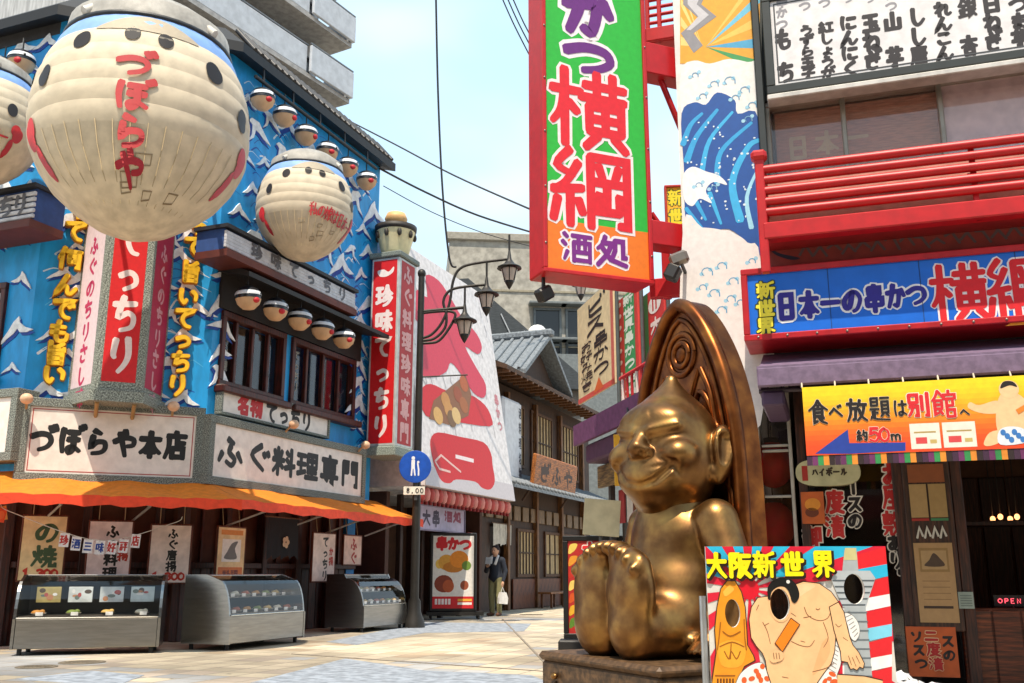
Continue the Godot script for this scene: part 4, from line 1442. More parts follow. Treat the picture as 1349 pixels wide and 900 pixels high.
func make_puffers() -> void:
	var c := at_depth(174, 312, 12.0)
	fugu_lantern("giant cream pufferfish lantern with red characters down its front", Transform3D(Basis(Vector3.UP, 0.36), Vector3(c.x, c.y - 0.03, c.z)), 1.38, 2.02, "づぼらや", true, 3.6)
	var q := on(FB, 398, 344, 1.0)
	fugu_lantern("smaller pufferfish lantern with a line of red characters above the slatted sign strip", FB * Transform3D(Basis(Vector3.UP, -0.8), Vector3(q.x, q.y, 1.0)), 0.82, 2.05, "私の娘は日本一", false, 1.0)
	q = on(FC, -38, 245, 1.15)
	fugu_lantern("pufferfish lantern half hidden behind the giant lantern by the side wall", FC * Transform3D(Basis(Vector3.UP, 0.3), Vector3(q.x, q.y, 1.15)), 0.84, 2.05, "私の娘は日本一", false, 1.2)
	# little pufferfish lanterns in rows
	var o := thing("small_puffer_lantern", "first little pufferfish lantern from the chamfered corner in the eave's row of six", "lantern", Transform3D(), "little pufferfish lanterns")
	o.set_meta("base", "small_puffer_lantern")
	part(o, "body", MB.new().lathe([V(0.001, -0.2), V(0.1, -0.18), V(0.18, -0.1), V(0.21, -0.01)], 20), mat("dab48c", 0.7))
	part(o, "cap", MB.new().lathe([V(0.212, -0.02), V(0.208, 0.05), V(0.16, 0.15), V(0.07, 0.2), V(0.001, 0.21)], 20), mat("1c1d22", 0.3))
	part(o, "white_band", MB.new().lathe([V(0.216, 0.035), V(0.214, 0.06), V(0.196, 0.1), V(0.185, 0.1)], 20), mat("dfe2e8", 0.5))
	part(o, "mouth", MB.new().ball(Vector3(0.05, -0.06, 0.185), Vector3(0.06, 0.05, 0.04), 10, 8), mat("c3202a", 0.6))
	for x in [-0.06, 0.13]:
		part(o, "eye", MB.new().ball(Vector3(x, 0.05, 0.19 - absf(x) * 0.3), Vector3(0.03, 0.03, 0.02), 8, 6), mat("191919", 0.3))
	part(o, "hook", MB.new().tube([Vector3(0, 0.2, 0), Vector3(0, 0.42, 0)], 0.012, 5), mat("2c2c2c", 0.5, 0.5))
	var bright := ["little pufferfish lantern in the row of five over the lattice windows", "little pufferfish lantern under the eave beside the giant lantern's spotted side"]
	var first := true
	var nth := ["first", "second", "third", "fourth", "fifth", "sixth"]
	var count := 0
	for e in [[346, 131], [375, 153], [403, 178], [431, 200], [458, 220], [483, 238]]:
		var p := on(FB, e[0], e[1], 0.3)
		var t := FB * Transform3D(Basis(Vector3.UP, -0.5 + rng.randf_range(-0.35, 0.35)) * Basis(Vector3.BACK, rng.randf_range(-0.08, 0.08)), Vector3(p.x, p.y, 0.3))
		t.basis = t.basis.scaled(Vector3.ONE * 1.02)
		if first:
			o.transform = t
			first = false
		else:
			copy(o, t, "%s little pufferfish lantern from the chamfered corner in the eave's row of six" % nth[count])
		count += 1
	count = 0
	for e in [[327, 393], [363, 408], [395, 421], [425, 434], [453, 446]]:
		var p := on(FB, e[0], e[1], 0.5)
		copy(o, FB * Transform3D(Basis(Vector3.UP, -0.5 + rng.randf_range(-0.35, 0.35)) * Basis(Vector3.BACK, rng.randf_range(-0.08, 0.08)), Vector3(p.x, p.y, 0.5)), "%s little pufferfish lantern from the chamfered corner in the row over the lattice windows" % nth[count])
		count += 1
	count = 0
	for e in [[28, 82], [4, 92]]:
		var p := on(FC, e[0], e[1], 0.3)
		copy(o, FC * Transform3D(Basis(Vector3.UP, 0.3), Vector3(p.x, p.y, 0.3)), ["little pufferfish lantern under the side eave, next to the giant lantern", "little pufferfish lantern under the side eave, farther from the giant lantern"][count])
		count += 1
	# eave rail that carries the row
	var rl := thing("lantern_rail", "dark rail under the roof eave carrying the row of six little lanterns", "rail", FB)
	var y6 := on(FB, 431, 200, 0.3).y + 0.42
	part(rl, "bar", MB.new().tube([Vector3(on(FB, 335, 120, 0.3).x, y6, 0.3), Vector3(on(FB, 495, 245, 0.3).x, y6, 0.3)], 0.035, 6), mat("26282c", 0.5, 0.3))
	for k in 5:
		var u: float = lerpf(on(FB, 346, 131, 0.3).x, on(FB, 483, 238, 0.3).x, k / 4.0)
		part(rl, "strut", MB.new().tube([Vector3(u, y6, 0.3), Vector3(u, 9.8, 0.28)], 0.02, 5), mat("26282c", 0.5, 0.3))

func make_display_cases() -> void:
	var steel := mat("9c9b98", 0.25, 1.0, 0.92, Vector3(0.2, 2.0, 0.2))
	var specs := [[Vector3(-6.33, 0, -12.79), 1.72, -0.47, 1.78, "steel refrigerated display case with four white photo cards inside", 0], [Vector3(-3.81, 0, -13.64), 0.65, -1.76, 1.88, "steel curved-glass display case with two shelves of food, between the menu boards", 1], [Vector3(-2.6, 0, -17.7), 0.65, -1.76, 1.7, "steel display case with slanting curved glass beside the street lamp pole", 2]]
	for s in specs:
		var o := thing("display_case", s[4], "display case", upright(s[0], s[1], s[2]), "steel display cases before the shop")
		var L: float = s[3]
		# side outline in (depth, height); depth runs back
		var sl: float = [0.16, 0.14, 0.3][s[5]]
		var outl := PackedVector2Array([V(0, 0.08), V(0, 0.45)])
		for k in 7:
			var t := k / 6.0
			outl.append(V(0.02 + sl * (1 - cos(t * PI / 2)) + 0.06 * t, 0.45 + 0.48 * sin(t * PI / 2)))
		outl.append_array(PackedVector2Array([V(0.42, 1.0), V(0.78, 1.0), V(0.78, 0.08)]))
		var side := Basis(Vector3(0, 0, -1), Vector3(0, 1, 0), Vector3(1, 0, 0))
		for x in [0.0, L - 0.035]:
			part(o, "side_panel", MB.new().prism(outl, 0.0, 0.035), steel, Transform3D(side, Vector3(x, 0, 0)))
		part(o, "front_panel", MB.new().cbox(Vector3(L / 2, 0.265, -0.02), Vector3(L - 0.07, 0.36, 0.03), 0.008), steel)
		part(o, "ledge", MB.new().cbox(Vector3(L / 2, 0.455, -0.03), Vector3(L - 0.07, 0.02, 0.05), 0.006), mat("d6d0c4", 0.25, 0.9, 1.0))
		part(o, "top", MB.new().cbox(Vector3(L / 2, 0.985, -0.58), Vector3(L - 0.07, 0.03, 0.3), 0.008), steel)
		part(o, "back", MB.new().span(Vector3(0.035, 0.08, -0.78), Vector3(L - 0.035, 0.97, -0.76)), mat("33302c", 0.5, 0.3))
		part(o, "base", MB.new().span(Vector3(0.04, 0.08, -0.74), Vector3(L - 0.04, 0.12, -0.04)), mat("26231f", 0.6))
		var g := MB.new()
		for k in range(1, 9):
			var a := outl[k]
			var b := outl[k + 1]
			if k == 8: b = V(0.4, 0.985)
			g.quad(Vector3(0.036, a.y, -a.x), Vector3(0.036, b.y, -b.x), Vector3(L - 0.036, b.y, -b.x), Vector3(L - 0.036, a.y, -a.x))
		part(o, "curved_glass", g, glass("0e1212", 0.12))
		for x in [0.1, L - 0.1]:
			for z in [-0.1, -0.68]:
				part(o, "foot", MB.new().tube([Vector3(x, 0, z), Vector3(x, 0.08, z)], 0.03, 8), mat("1e1e1e", 0.6))
		part(o, "deck", MB.new().span(Vector3(0.05, 0.47, -0.74), Vector3(L - 0.05, 0.48, -0.06)), mat("7a736a", 0.3, 0.6))
		if s[5] != 0:
			part(o, "shelf", MB.new().span(Vector3(0.05, 0.68, -0.74), Vector3(L - 0.05, 0.69, -0.26)), glass("9fb0b0", 0.3))
		var n := 0
		for row in (1 if s[5] == 0 else 2):
			for k in 7:
				if s[5] == 0 and k > 3: continue
				var x := (0.26 + k * 0.42) if s[5] == 0 else (0.16 + k * (L - 0.3) / 6.2)
				var y := 0.485 + row * 0.21
				var z := -0.2 - row * 0.22
				var d := part(o, "dish", MB.new().lathe([V(0.001, 0.0), V(0.05, 0), V(0.1, 0.03), V(0.095, 0.03), V(0.05, 0.012), V(0.001, 0.012)], 14, Vector3(x, y, z)), mat(["e9e5da", "d9d2c0", "33363a"][(k + row) % 3], 0.3))
				part(d, "food", MB.new().ball(Vector3(x - 0.02, y + 0.035, z), Vector3(0.07, 0.035, 0.06), 10, 6).ball(Vector3(x + 0.04, y + 0.045, z - 0.02), Vector3(0.035, 0.03, 0.035), 8, 6), mat(["c98a3a", "e8dcc0", "7d8f3c", "b3542a", "d8b060"][(k * 2 + row + s[5]) % 5], 0.6))
				part(d, "price_tag", MB.new().cbox(Vector3(x + 0.03, y + 0.02, z + 0.12), Vector3(0.09, 0.045, 0.006), 0.002), mat("f2f0ea", 0.6))
				n += 1
		if s[5] == 0:
			for k in 4:
				var c := part(o, "photo_card", MB.new().cbox(Vector3(0.32 + k * 0.39, 0.74, -0.45), Vector3(0.3, 0.2, 0.01), 0.003), mat(["b9a86a", "dfe6e4", "d6dedf", "d3e0e0"][k], 0.5))
				var pr := Print.new(self)
				for e in 5:
					pr.oval(rng.randf_range(-0.1, 0.1), rng.randf_range(-0.06, 0.06), rng.randf_range(0.02, 0.05), rng.randf_range(0.015, 0.04), C(["5c4a35", "c98c5e", "f2f2ee", "6f7c70", "b8544a"][e]), 0.2 + e * 0.1)
				printed(c, "picture", pr, move(0.32 + k * 0.39, 0.74, -0.444))

func extrude_u(p: PackedVector2Array, u0: float, u1: float) -> MB:   # outline in (outward z, height) drawn along a facade from u0 to u1
	var m := MB.new()
	m.xf = Transform3D(Basis(Vector3(0, 0, 1), Vector3(0, 1, 0), Vector3(-1, 0, 0)), Vector3(u1, 0, 0))
	return m.prism(p, 0.0, u1 - u0)

func lamp_head(o: Node3D, at: Vector3, s := 1.0) -> void:
	var iron := mat("3b3835", 0.5, 0.5)
	var h := part(o, "lamp_head", MB.new().lathe([V(0.03, 0.1), V(0.26, 0.0), V(0.25, 0.03), V(0.12, 0.1), V(0.05, 0.2), V(0.02, 0.42)], 20, at), iron)
	part(h, "shade", MB.new().lathe([V(0.02, -0.36), V(0.1, -0.27), V(0.17, -0.02), V(0.15, 0.0)], 12, at), mat("c9b9ad", 0.35, 0.0, 0.9))
	part(h, "finial", MB.new().lathe([V(0.001, -0.46), V(0.03, -0.42), V(0.09, -0.31), V(0.1, -0.27), V(0.0, -0.26)], 12, at), iron)
	for k in 6:
		var a := k * TAU / 6
		part(h, "rib", MB.new().tube([at + Vector3(sin(a) * 0.11, -0.27, cos(a) * 0.11), at + Vector3(sin(a) * 0.18, 0.0, cos(a) * 0.18)], 0.01, 4), iron)

func make_lane() -> void:
	# shop under the leaning white sheet
	var u0 := 5.8
	var u1 := 10.9
	var o := thing("skewer_stall_building", "shop building with a huge leaning white sheet printed with two giant red characters", "building", FB)
	var white := mat("dedadb", 0.7, 0.0, 0.9, Vector3.ONE * 0.5)
	part(o, "sheet_housing", extrude_u(PackedVector2Array([V(-0.4, 2.8), V(1.0, 2.8), V(0.18, 8.3), V(-0.4, 8.3)]), u0, u1), white)
	part(o, "wall", MB.new().span(Vector3(u0 + 0.01, 2.7, -6), Vector3(u1 - 0.01, 8.2, -0.4)), mat("c9c3bf", 0.8))
	part(o, "back_wall", MB.new().span(Vector3(u0, 0, -2.1), Vector3(u1, 2.7, -2.0)), mat("6a4a36", 0.8))
	part(o, "side_wall", MB.new().span(Vector3(u0, 0, -2.0), Vector3(u0 + 0.15, 2.7, 0.1)), mat("4a2a1c", 0.8))
	part(o, "side_wall", MB.new().span(Vector3(u1 - 0.15, 0, -2.0), Vector3(u1, 2.7, 0.1)), mat("4a2a1c", 0.8))
	for k in 4:
		part(o, "post", MB.new().cbox(Vector3(u0 + 0.9 + k * 1.05, 1.35, -0.05), Vector3(0.12, 2.7, 0.12), 0.01), wood("3f2416"))
	var H := Vector2(5.5, 0.82).length()
	var W := u1 - u0
	var pr := Print.new(self)
	for k in 46:
		var x := rng.randf_range(0.1, W - 0.3)
		var y := rng.randf_range(0.5, H - 0.4)
		pr.line(PackedVector2Array([V(x, y), V(x + rng.randf_range(-0.06, 0.1), y - 0.15), V(x + rng.randf_range(0.02, 0.15), y - 0.3)]), 0.03, C("a9a6aa"), 0.6)
	var TS := FB * Transform3D(Basis(Vector3.RIGHT, Vector3(0, 5.5, -0.82).normalized(), Vector3.RIGHT.cross(Vector3(0, 5.5, -0.82).normalized())), Vector3(u0, 2.8, 1.0))
	var big := [[[[560, 363], [577, 370], [593, 393], [607, 417], [627, 440], [634, 458], [628, 467], [612, 457], [628, 487], [639, 507], [637, 524], [623, 518], [607, 494], [593, 478], [587, 490], [570, 497], [553, 490], [553, 433], [546, 420], [542, 396], [549, 382], [562, 392]], "d23a52"], [[[554, 516], [566, 506], [590, 516], [618, 520], [638, 534], [647, 552], [644, 562], [600, 556], [560, 548]], "d01a28"], [[[566, 580], [576, 570], [606, 576], [636, 583], [646, 598], [648, 613], [651, 634], [645, 645], [634, 643], [625, 635], [600, 632], [592, 637], [581, 634], [573, 619], [568, 600]], "cc121c"]]
	for e in big:
		var pts := []
		for q in e[0]:
			pts.append(on(TS, q[0], q[1]))
		pr.blob(pts, C(e[1]), 1.5, 3)
	var at := func(px: float, py: float) -> Vector2:
		return on(TS, px, py)
	pr.poly(PackedVector2Array([at.call(599, 599), at.call(623, 605), at.call(623, 610), at.call(599, 604)]), C("f1dfe0"), 2.4)
	for e in [[[572, 608], [580, 600], [594, 612], [606, 622]], [[572, 608], [578, 618], [592, 622]]]:
		var pts := PackedVector2Array()
		for q in e: pts.append(at.call(q[0], q[1]))
		pr.line(pts, 0.05, C("e8c0b8"), 2.4)
	pr.poly(PackedVector2Array([at.call(564, 552), at.call(570, 528), at.call(612, 494), at.call(620, 520), at.call(616, 548), at.call(590, 560)]), C("8a5a34"), 3)
	for e in [[576, 548, "d6a860"], [590, 540, "c8904e"], [602, 520, "9a4a28"], [610, 506, "b45c2c"], [600, 548, "dcb878"], [610, 534, "a8602f"], [586, 528, "c48a48"], [594, 552, "7a5a34"]]:
		var c: Vector2 = at.call(e[0], e[1])
		pr.oval(c.x, c.y, 0.24, 0.2, C(e[2]), 3.4 + e[0] * 0.002)
	pr.rect(0.0, 0.0, W, 0.42, C("c9c2c6"), 1.2)
	pr.text("串かつ", 4.75, 2.6, V(0, -0.34), 0.3, 0.3, 0.15, C("c98088"), 1)
	var up := Vector3(0, 5.5, -0.82).normalized()
	var sh := part(o, "printed_sheet", MB.new().span(Vector3(0.02, 0.02, -0.01), Vector3(W - 0.02, H - 0.02, 0.012)), white, Transform3D(Basis(Vector3.RIGHT, up, Vector3.RIGHT.cross(up)), Vector3(u0, 2.8, 1.0)))
	printed(sh, "print", pr, move(0, 0, 0.016))
	for k in 24:
		var x := u0 + 0.14 + k * 0.21
		var s := part(o, "valance_scallop", MB.new().lathe([V(0.03, -0.3), V(0.08, -0.25), V(0.1, -0.12), V(0.07, -0.02), V(0.03, 0.0)], 12, Vector3(x, 2.78, 0.85)), mat("d98a80" if k % 2 else "b84a44", 0.7))
		part(s, "trim", MB.new().lathe([V(0.04, -0.36), V(0.05, -0.3)], 8, Vector3(x, 2.78, 0.85)), mat("8c1c1c", 0.7))
	var r := area(FB, 552, 612, 668, 701, 0.3)
	var sb := sign_panel("lilac_sign", "lilac shop sign with dark and crimson characters under the scalloped valance", r, 0.06, 0.03, mat("8f86a0", 0.6), mat("b9b0cc", 0.6, 0.0, 0.92))
	pr = Print.new(self)
	pr.text("大串", r[1] * 0.15, r[2] * 0.5, V(r[1] * 0.2, 0), r[1] * 0.18, r[2] * 0.6, 0.16, C("3a2a4a"), 1)
	pr.text("酒処", r[1] * 0.62, r[2] * 0.65, V(r[1] * 0.2, 0), r[1] * 0.18, r[2] * 0.45, 0.2, C("8c2450"), 1)
	printed(sb, "lettering", pr)
	for x in [0.1, r[1] - 0.1]:
		part(sb, "hanger", MB.new().tube([Vector3(x, r[2], -0.03), Vector3(x, 2.8 - r[0].origin.y, -0.03)], 0.012, 5), mat("555555", 0.5, 0.5))
	r = area(FB, 616, 629, 702, 806, -0.02)
	var rs := thing("red_menu_strip", "narrow red menu strip hung at the dark stall entrance", "menu board", r[0])
	part(rs, "board", MB.new().span(Vector3(0, 0, -0.04), Vector3(r[1], r[2], 0)), mat("9c2a22", 0.7))
	pr = Print.new(self)
	pr.text("串かつ大吉酒", r[1] / 2, r[2] * 0.9, V(0, -r[2] * 0.16), r[1] * 0.8, r[2] * 0.14, 0.16, C("e9cfb9"), 1)
	printed(rs, "lettering", pr)
	# lit poster stand
	var F := upright(Vector3(-1.62, 0, -22.6), 1.0, -0.12)
	r = area(F, 566, 628, 702, 806, 0.0)
	var lb := thing("poster_stand", "black standing light box with a fried skewer poster, on castors", "sign stand", r[0])
	var w: float = r[1]
	var h: float = r[2]
	part(lb, "case", MB.new().cbox(Vector3(w / 2, h / 2, -0.17), Vector3(w, h, 0.34), 0.02), mat("1b1a1a", 0.45))
	pr = Print.new(self)
	pr.rect(0.07, 0.07, w - 0.07, h - 0.07, C("ece6dc"), 0.5)
	pr.rect(0.07, 0.07, w - 0.07, h * 0.19, C("d7202a"), 1)
	pr.outlined("串かつ", w * 0.25, h * 0.86, V(w * 0.25, -0.01), w * 0.26, h * 0.16, 0.2, C("cf1a20"), C("f5e3d8"), 0.12, 1.2)
	for e in [[0.35, 0.62, 0.17, 0.1, "e0a03c"], [0.62, 0.66, 0.2, 0.11, "e88a1e"], [0.5, 0.56, 0.22, 0.07, "c77a22"], [0.78, 0.58, 0.1, 0.06, "6d8a34"], [0.3, 0.35, 0.2, 0.11, "8a3a1e"], [0.4, 0.32, 0.12, 0.08, "b8562a"], [0.72, 0.33, 0.15, 0.09, "f0ece4"], [0.74, 0.33, 0.09, 0.06, "9a4a2c"], [0.2, 0.6, 0.08, 0.06, "f0c55a"]]:
		pr.oval(w * e[0], h * e[1], w * e[2], h * e[3], C(e[4]), 1 + e[0])
	for k in 5:
		pr.rect(w * (0.12 + 0.07 * k), h * 0.09, w * (0.17 + 0.07 * k), h * 0.16, C("f4e9e4"), 2)
	pr.rect(w * 0.6, h * 0.13, w * 0.9, h * 0.16, C("f3b33c"), 2)
	pr.rect(w * 0.6, h * 0.085, w * 0.9, h * 0.115, C("f6efe8"), 2)
	printed(lb, "poster", pr, move(0, 0, 0.002))
	pr = Print.new(self)
	pr.rect(0.04, 0.1, 0.3, h - 0.1, C("b3222a"), 0.5)
	pr.text("串かつ酒処", 0.17, h * 0.86, V(0, -h * 0.17), 0.2, 0.24, 0.16, C("efe0d8"), 1)
	printed(lb, "side_poster", pr, Transform3D(Basis(Vector3.UP, PI / 2), Vector3(w + 0.002, 0, 0)))
	var base_y: float = -r[0].origin.y
	part(lb, "trolley", MB.new().span(Vector3(-0.05, base_y + 0.09, -0.45), Vector3(w + 0.16, 0.0, 0.1)), mat("2a2826", 0.5, 0.3))
	for x in [0.05, w + 0.05]:
		for z in [0.02, -0.38]:
			part(lb, "castor", MB.new().ball(Vector3(x, base_y + 0.05, z), Vector3(0.03, 0.05, 0.05), 10, 8), mat("4a4846", 0.5))
	# timber inn beyond
	var inn := thing("timber_inn", "old timber inn with grey tiled eaves and a gabled roof down the lane", "building", FB)
	var tim := wood("6b4426", 0.7)
	var drk := wood("4a2b16", 0.7)
	var tile := mat("7f868c", 0.6, 0.0, 0.7, Vector3.ONE)
	part(inn, "wall", holed_wall(11.1, 22, 0, 6.4, [[12.6, 14.0, 0.05, 2.3]], -0.7, -0.4), drk)
	part(inn, "wall", MB.new().span(Vector3(11.1, 0, -8), Vector3(11.3, 6.4, -0.7)), drk)
	part(inn, "back_wall", MB.new().span(Vector3(11.3, 0, -3.2), Vector3(22, 6.4, -3.0)), mat("6a4c36", 0.8))
	part(inn, "lower_eave", extrude_u(PackedVector2Array([V(-0.4, 3.72), V(0.95, 3.18), V(0.95, 3.26), V(-0.4, 3.86)]), 11.0, 22), tile)
	part(inn, "upper_eave", extrude_u(PackedVector2Array([V(-0.75, 6.75), V(0.75, 6.3), V(0.75, 6.42), V(-3.4, 8.2), V(-6.5, 6.4), V(-6.5, 6.2)]), 11.0, 22), wood("5d3c22", 0.7, false))
	part(inn, "ridge", MB.new().tube([Vector3(11, 8.22, -3.4), Vector3(22, 8.22, -3.4)], 0.12, 8), tile)
	for k in 33:
		part(inn, "roof_tile_row", MB.new().tube([Vector3(11.1 + k * 0.33, 3.3, 0.97), Vector3(11.1 + k * 0.33, 3.88, -0.4)], 0.055, 6), tile)
	for k in 24:
		part(inn, "rafter", MB.new().box(Vector3(11.2 + k * 0.45, 6.3, 0.45), Vector3(0.09, 0.1, 0.6)), wood("8a5a33"))
	# cross gable
	var gx0 := 12.4
	var gx1 := 16.6
	var gm := (gx0 + gx1) / 2
	var gb := MB.new()
	gb.prism(PackedVector2Array([V(gx0 + 0.3, 6.5), V(gx1 - 0.3, 6.5), V(gm, 7.75)]), -3.0, 0.3)
	part(inn, "gable_wall", gb, wood("4a2e1b", 0.7))
	for s in 2:
		var g := MB.new()
		var ex := gx0 if s == 0 else gx1
		g.prism(PackedVector2Array([V(ex, 6.45), V(gm, 7.88), V(gm, 8.02), V(ex, 6.58)]), -3.4, 0.75)
		var slope := part(inn, "gable_roof", g, tile)
		for k in 13:
			var z := -3.3 + k * 0.32
			part(slope, "roof_tile_row", MB.new().tube([Vector3(ex, 6.6, z), Vector3(gm, 8.04, z)], 0.055, 6), tile)
	part(inn, "gable_ridge", MB.new().cbox(Vector3(gm, 8.08, -1.3), Vector3(0.3, 0.22, 4.3), 0.05), tile)
	for e in [[11.6, 12.6, 4.2, 6.0], [13.2, 15.2, 4.1, 6.0], [15.8, 17.8, 4.1, 6.0], [18.4, 20.6, 4.1, 6.0], [14.6, 16.4, 0.9, 2.3], [17.0, 20.5, 0.9, 2.3]]:
		var wn := part(inn, "window", frame_bars(e[1] - e[0], e[3] - e[2], 0.09, -0.02, 0.06), tim, move(e[0], e[2], -0.4))
		part(wn, "paper", MB.new().span(Vector3(0.09, 0.09, -0.01), Vector3(e[1] - e[0] - 0.09, e[3] - e[2] - 0.09, 0.012)), mat("b39a72", 0.8))
		for k in 6:
			part(wn, "lattice_bar", MB.new().box(Vector3((e[1] - e[0]) * (k + 1) / 7.0, (e[3] - e[2]) / 2, 0.03), Vector3(0.035, e[3] - e[2] - 0.18, 0.03)), drk)
		part(wn, "lattice_bar", MB.new().box(Vector3((e[1] - e[0]) / 2, (e[3] - e[2]) / 2, 0.035), Vector3(e[1] - e[0] - 0.18, 0.035, 0.03)), drk)
	for k in 5:
		part(inn, "post", MB.new().cbox(Vector3(11.3 + k * 2.4, 3.1, -0.33), Vector3(0.16, 6.2, 0.16), 0.015), wood("8a5a2e"))
	part(inn, "dado", MB.new().span(Vector3(14.2, 0.02, -0.38), Vector3(21.5, 0.85, -0.33)), wood("7a3f22"))
	for k in 14:
		part(inn, "transom_slat", MB.new().cbox(Vector3(11.7 + k * 0.7, 2.72, -0.34), Vector3(0.5, 0.42, 0.06), 0.01), wood("9a7a55"))
	# inn's signs, curtain and bench
	r = area(FB, 702, 757, 606, 650, 0.75)
	var ws := thing("wooden_sign", "orange wooden sign with carved black characters leaning on the tiled eave", "sign", r[0] * Transform3D(Basis(Vector3.RIGHT, 0.12), Vector3.ZERO))
	part(ws, "board", MB.new().cbox(Vector3(r[1] / 2, r[2] / 2, -0.06), Vector3(r[1], r[2], 0.12), 0.03), wood("c9752a", 0.5, false))
	pr = Print.new(self)
	pr.text("ぎふや", r[1] * 0.22, r[2] * 0.5, V(r[1] * 0.28, 0), r[1] * 0.24, r[2] * 0.55, 0.16, C("3a1a0a"), 1)
	printed(ws, "lettering", pr)
	for x in [0.2, r[1] - 0.2]:
		part(ws, "strut", MB.new().tube([Vector3(x, 0.1, -0.1), Vector3(x, -0.35, -0.35)], 0.03, 6), drk)
	r = area(FB, 664, 688, 526, 638, 0.35)
	var vl := thing("white_box_lantern", "tall white box lantern with dark characters hung on the timber inn", "lantern", r[0])
	part(vl, "box", MB.new().cbox(Vector3(r[1] / 2, r[2] / 2, -0.18), Vector3(r[1], r[2], 0.36), 0.08), mat("d9dade", 0.6, 0.0, 0.93))
	pr = Print.new(self)
	pr.text("酒料理名物", 0.18, r[2] * 0.86, V(0, -r[2] * 0.18), 0.2, 0.34, 0.15, C("3a3a44"), 1)
	printed(vl, "lettering", pr, Transform3D(Basis(Vector3.UP, 0), Vector3(r[1] - 0.36, 0, 0.002)))
	part(vl, "bracket", MB.new().tube([Vector3(r[1] / 2, r[2], -0.18), Vector3(r[1] / 2, r[2] + 0.1, -0.8)], 0.03, 6), mat("222222", 0.5, 0.5))
	part(vl, "bracket", MB.new().tube([Vector3(r[1] / 2, 0.2, -0.3), Vector3(r[1] / 2, 0.2, -0.8)], 0.03, 6), mat("222222", 0.5, 0.5))
	var nr := thing("door_curtain", "short pale door curtain at the inn's entrance", "curtain", FB * move(12.6, 1.75, -0.3))
	for k in 3:
		var cl := MB.new()
		for j in 4:
			var x0 := 0.02 + k * 0.46 + j * 0.11
			cl.quad(Vector3(x0, 0.02 * j, 0.03 * sin(j * 2.0 + k)), Vector3(x0, 0.62, 0), Vector3(x0 + 0.11, 0.62, 0), Vector3(x0 + 0.11, 0.02 * j, 0.03 * sin(j * 2.0 + 2 + k)))
		part(nr, "cloth", cl, mat("c9c3b8", 0.9))
	part(nr, "pole", MB.new().tube([Vector3(-0.1, 0.62, 0), Vector3(1.5, 0.62, 0)], 0.018, 6), wood("6a4526"))
	var be := thing("wooden_bench", "plain wooden bench against the inn's panelled wall", "bench", FB * move(15.6, 0, 0.15))
	part(be, "seat", MB.new().cbox(Vector3(1.2, 0.44, 0), Vector3(2.6, 0.06, 0.42), 0.01), wood("9a6236", 0.6, false))
	for x in [0.1, 1.2, 2.3]:
		for z in [-0.15, 0.15]:
			part(be, "leg", MB.new().cbox(Vector3(x, 0.205, z), Vector3(0.07, 0.41, 0.07), 0.008), wood("7a4a28"))
	# slate roof behind the inn
	var p := at_depth(690, 470, 40)
	var sl := thing("slate_roof_house", "house with a steep dark slate roof behind the timber inn", "house", upright(Vector3(p.x, 0, p.z), 0.97, -0.2))
	part(sl, "wall", MB.new().span(Vector3(-3.6, 0, -6), Vector3(2.6, 8.8, -0.5)), mat("6b6660", 0.8))
	part(sl, "roof", MB.new().prism(PackedVector2Array([V(-4.0, 13.0), V(-2.4, 13.2), V(3.2, 8.6), V(-4.0, 8.6)]), -6.5, 0), mat("3a4044", 0.7, 0.0, 0.75, Vector3(0.3, 2, 0.3)))
	for k in 3:
		part(sl, "roof_wire", MB.new().tube([Vector3(-2.0 + k, 12.4 - k * 0.7, 0.05), Vector3(-1.0 + k * 1.2, 9.2, 0.05)], 0.03, 4), mat("b8bcc0", 0.5))
	part(sl, "round_vent", MB.new().lathe([V(0.001, 0.12), V(0.4, 0.1), V(0.42, 0)], 18), mat("e8e8e6", 0.5), Transform3D(Basis(Vector3.RIGHT, PI / 2), Vector3(0.6, 10.9, 0.0)))
	# beige block closing the lane
	p = at_depth(592, 340, 56)
	var bb := thing("beige_block", "plain beige concrete block closing the lane behind the roofs", "building", upright(Vector3(p.x, 0, p.z), 0.985, -0.1))
	r = area(bb.transform, 588, 830, 318, 560, 0)
	part(bb, "wall", MB.new().span(Vector3(0, 0, -12), Vector3(r[1], r[2] + r[0].origin.y, 0)), mat("aaa69c", 0.85, 0.0, 0.8, Vector3.ONE * 0.12))
	part(bb, "parapet", MB.new().cbox(Vector3(r[1] / 2, r[2] + r[0].origin.y + 0.15, -0.2), Vector3(r[1] + 0.4, 0.5, 0.8), 0.05), mat("9a968c", 0.85))
	var fl := area(bb.transform, 700, 765, 392, 470, 0)
	for k in 2:
		for j in 3:
			var lx: float = on(bb.transform, 720 + k * 42, 430).x
			var ly: float = on(bb.transform, 700, 470 + j * 48).y
			var wn := part(bb, "window", frame_bars(1.7, 3.0, 0.14, -0.1, 0.14), mat("5f6668", 0.5, 0.3), move(lx - 0.8, ly, 0))
			part(wn, "pane", MB.new().span(Vector3(0.14, 0.14, -0.02), Vector3(1.56, 2.86, 0.02)), mat("23292c", 0.12, 0.0, 1.0))
			part(wn, "hood", MB.new().cbox(Vector3(0.85, 3.2, 0.3), Vector3(2.3, 0.16, 0.9), 0.03), mat("6a7072", 0.6))
	for k in 5:
		part(bb, "band", MB.new().box(Vector3(r[1] / 2, 4 + k * 3.4, 0.03), Vector3(r[1], 0.12, 0.08)), mat("99917e", 0.85))
	part(bb, "annex_wall", MB.new().span(Vector3(4.6, 0, 0.3), Vector3(r[1], 13.2, 2.5)), mat("6f7678", 0.8))
	# street lamp
	var iron := mat("35322e", 0.5, 0.5)
	var foot := Vector3(-1.885, 0, -19.4)
	var lp := thing("street_lamp", "dark iron street lamp post with three lanterns on curling arms", "street lamp", Transform3D(Basis(), foot), "iron street lamps")
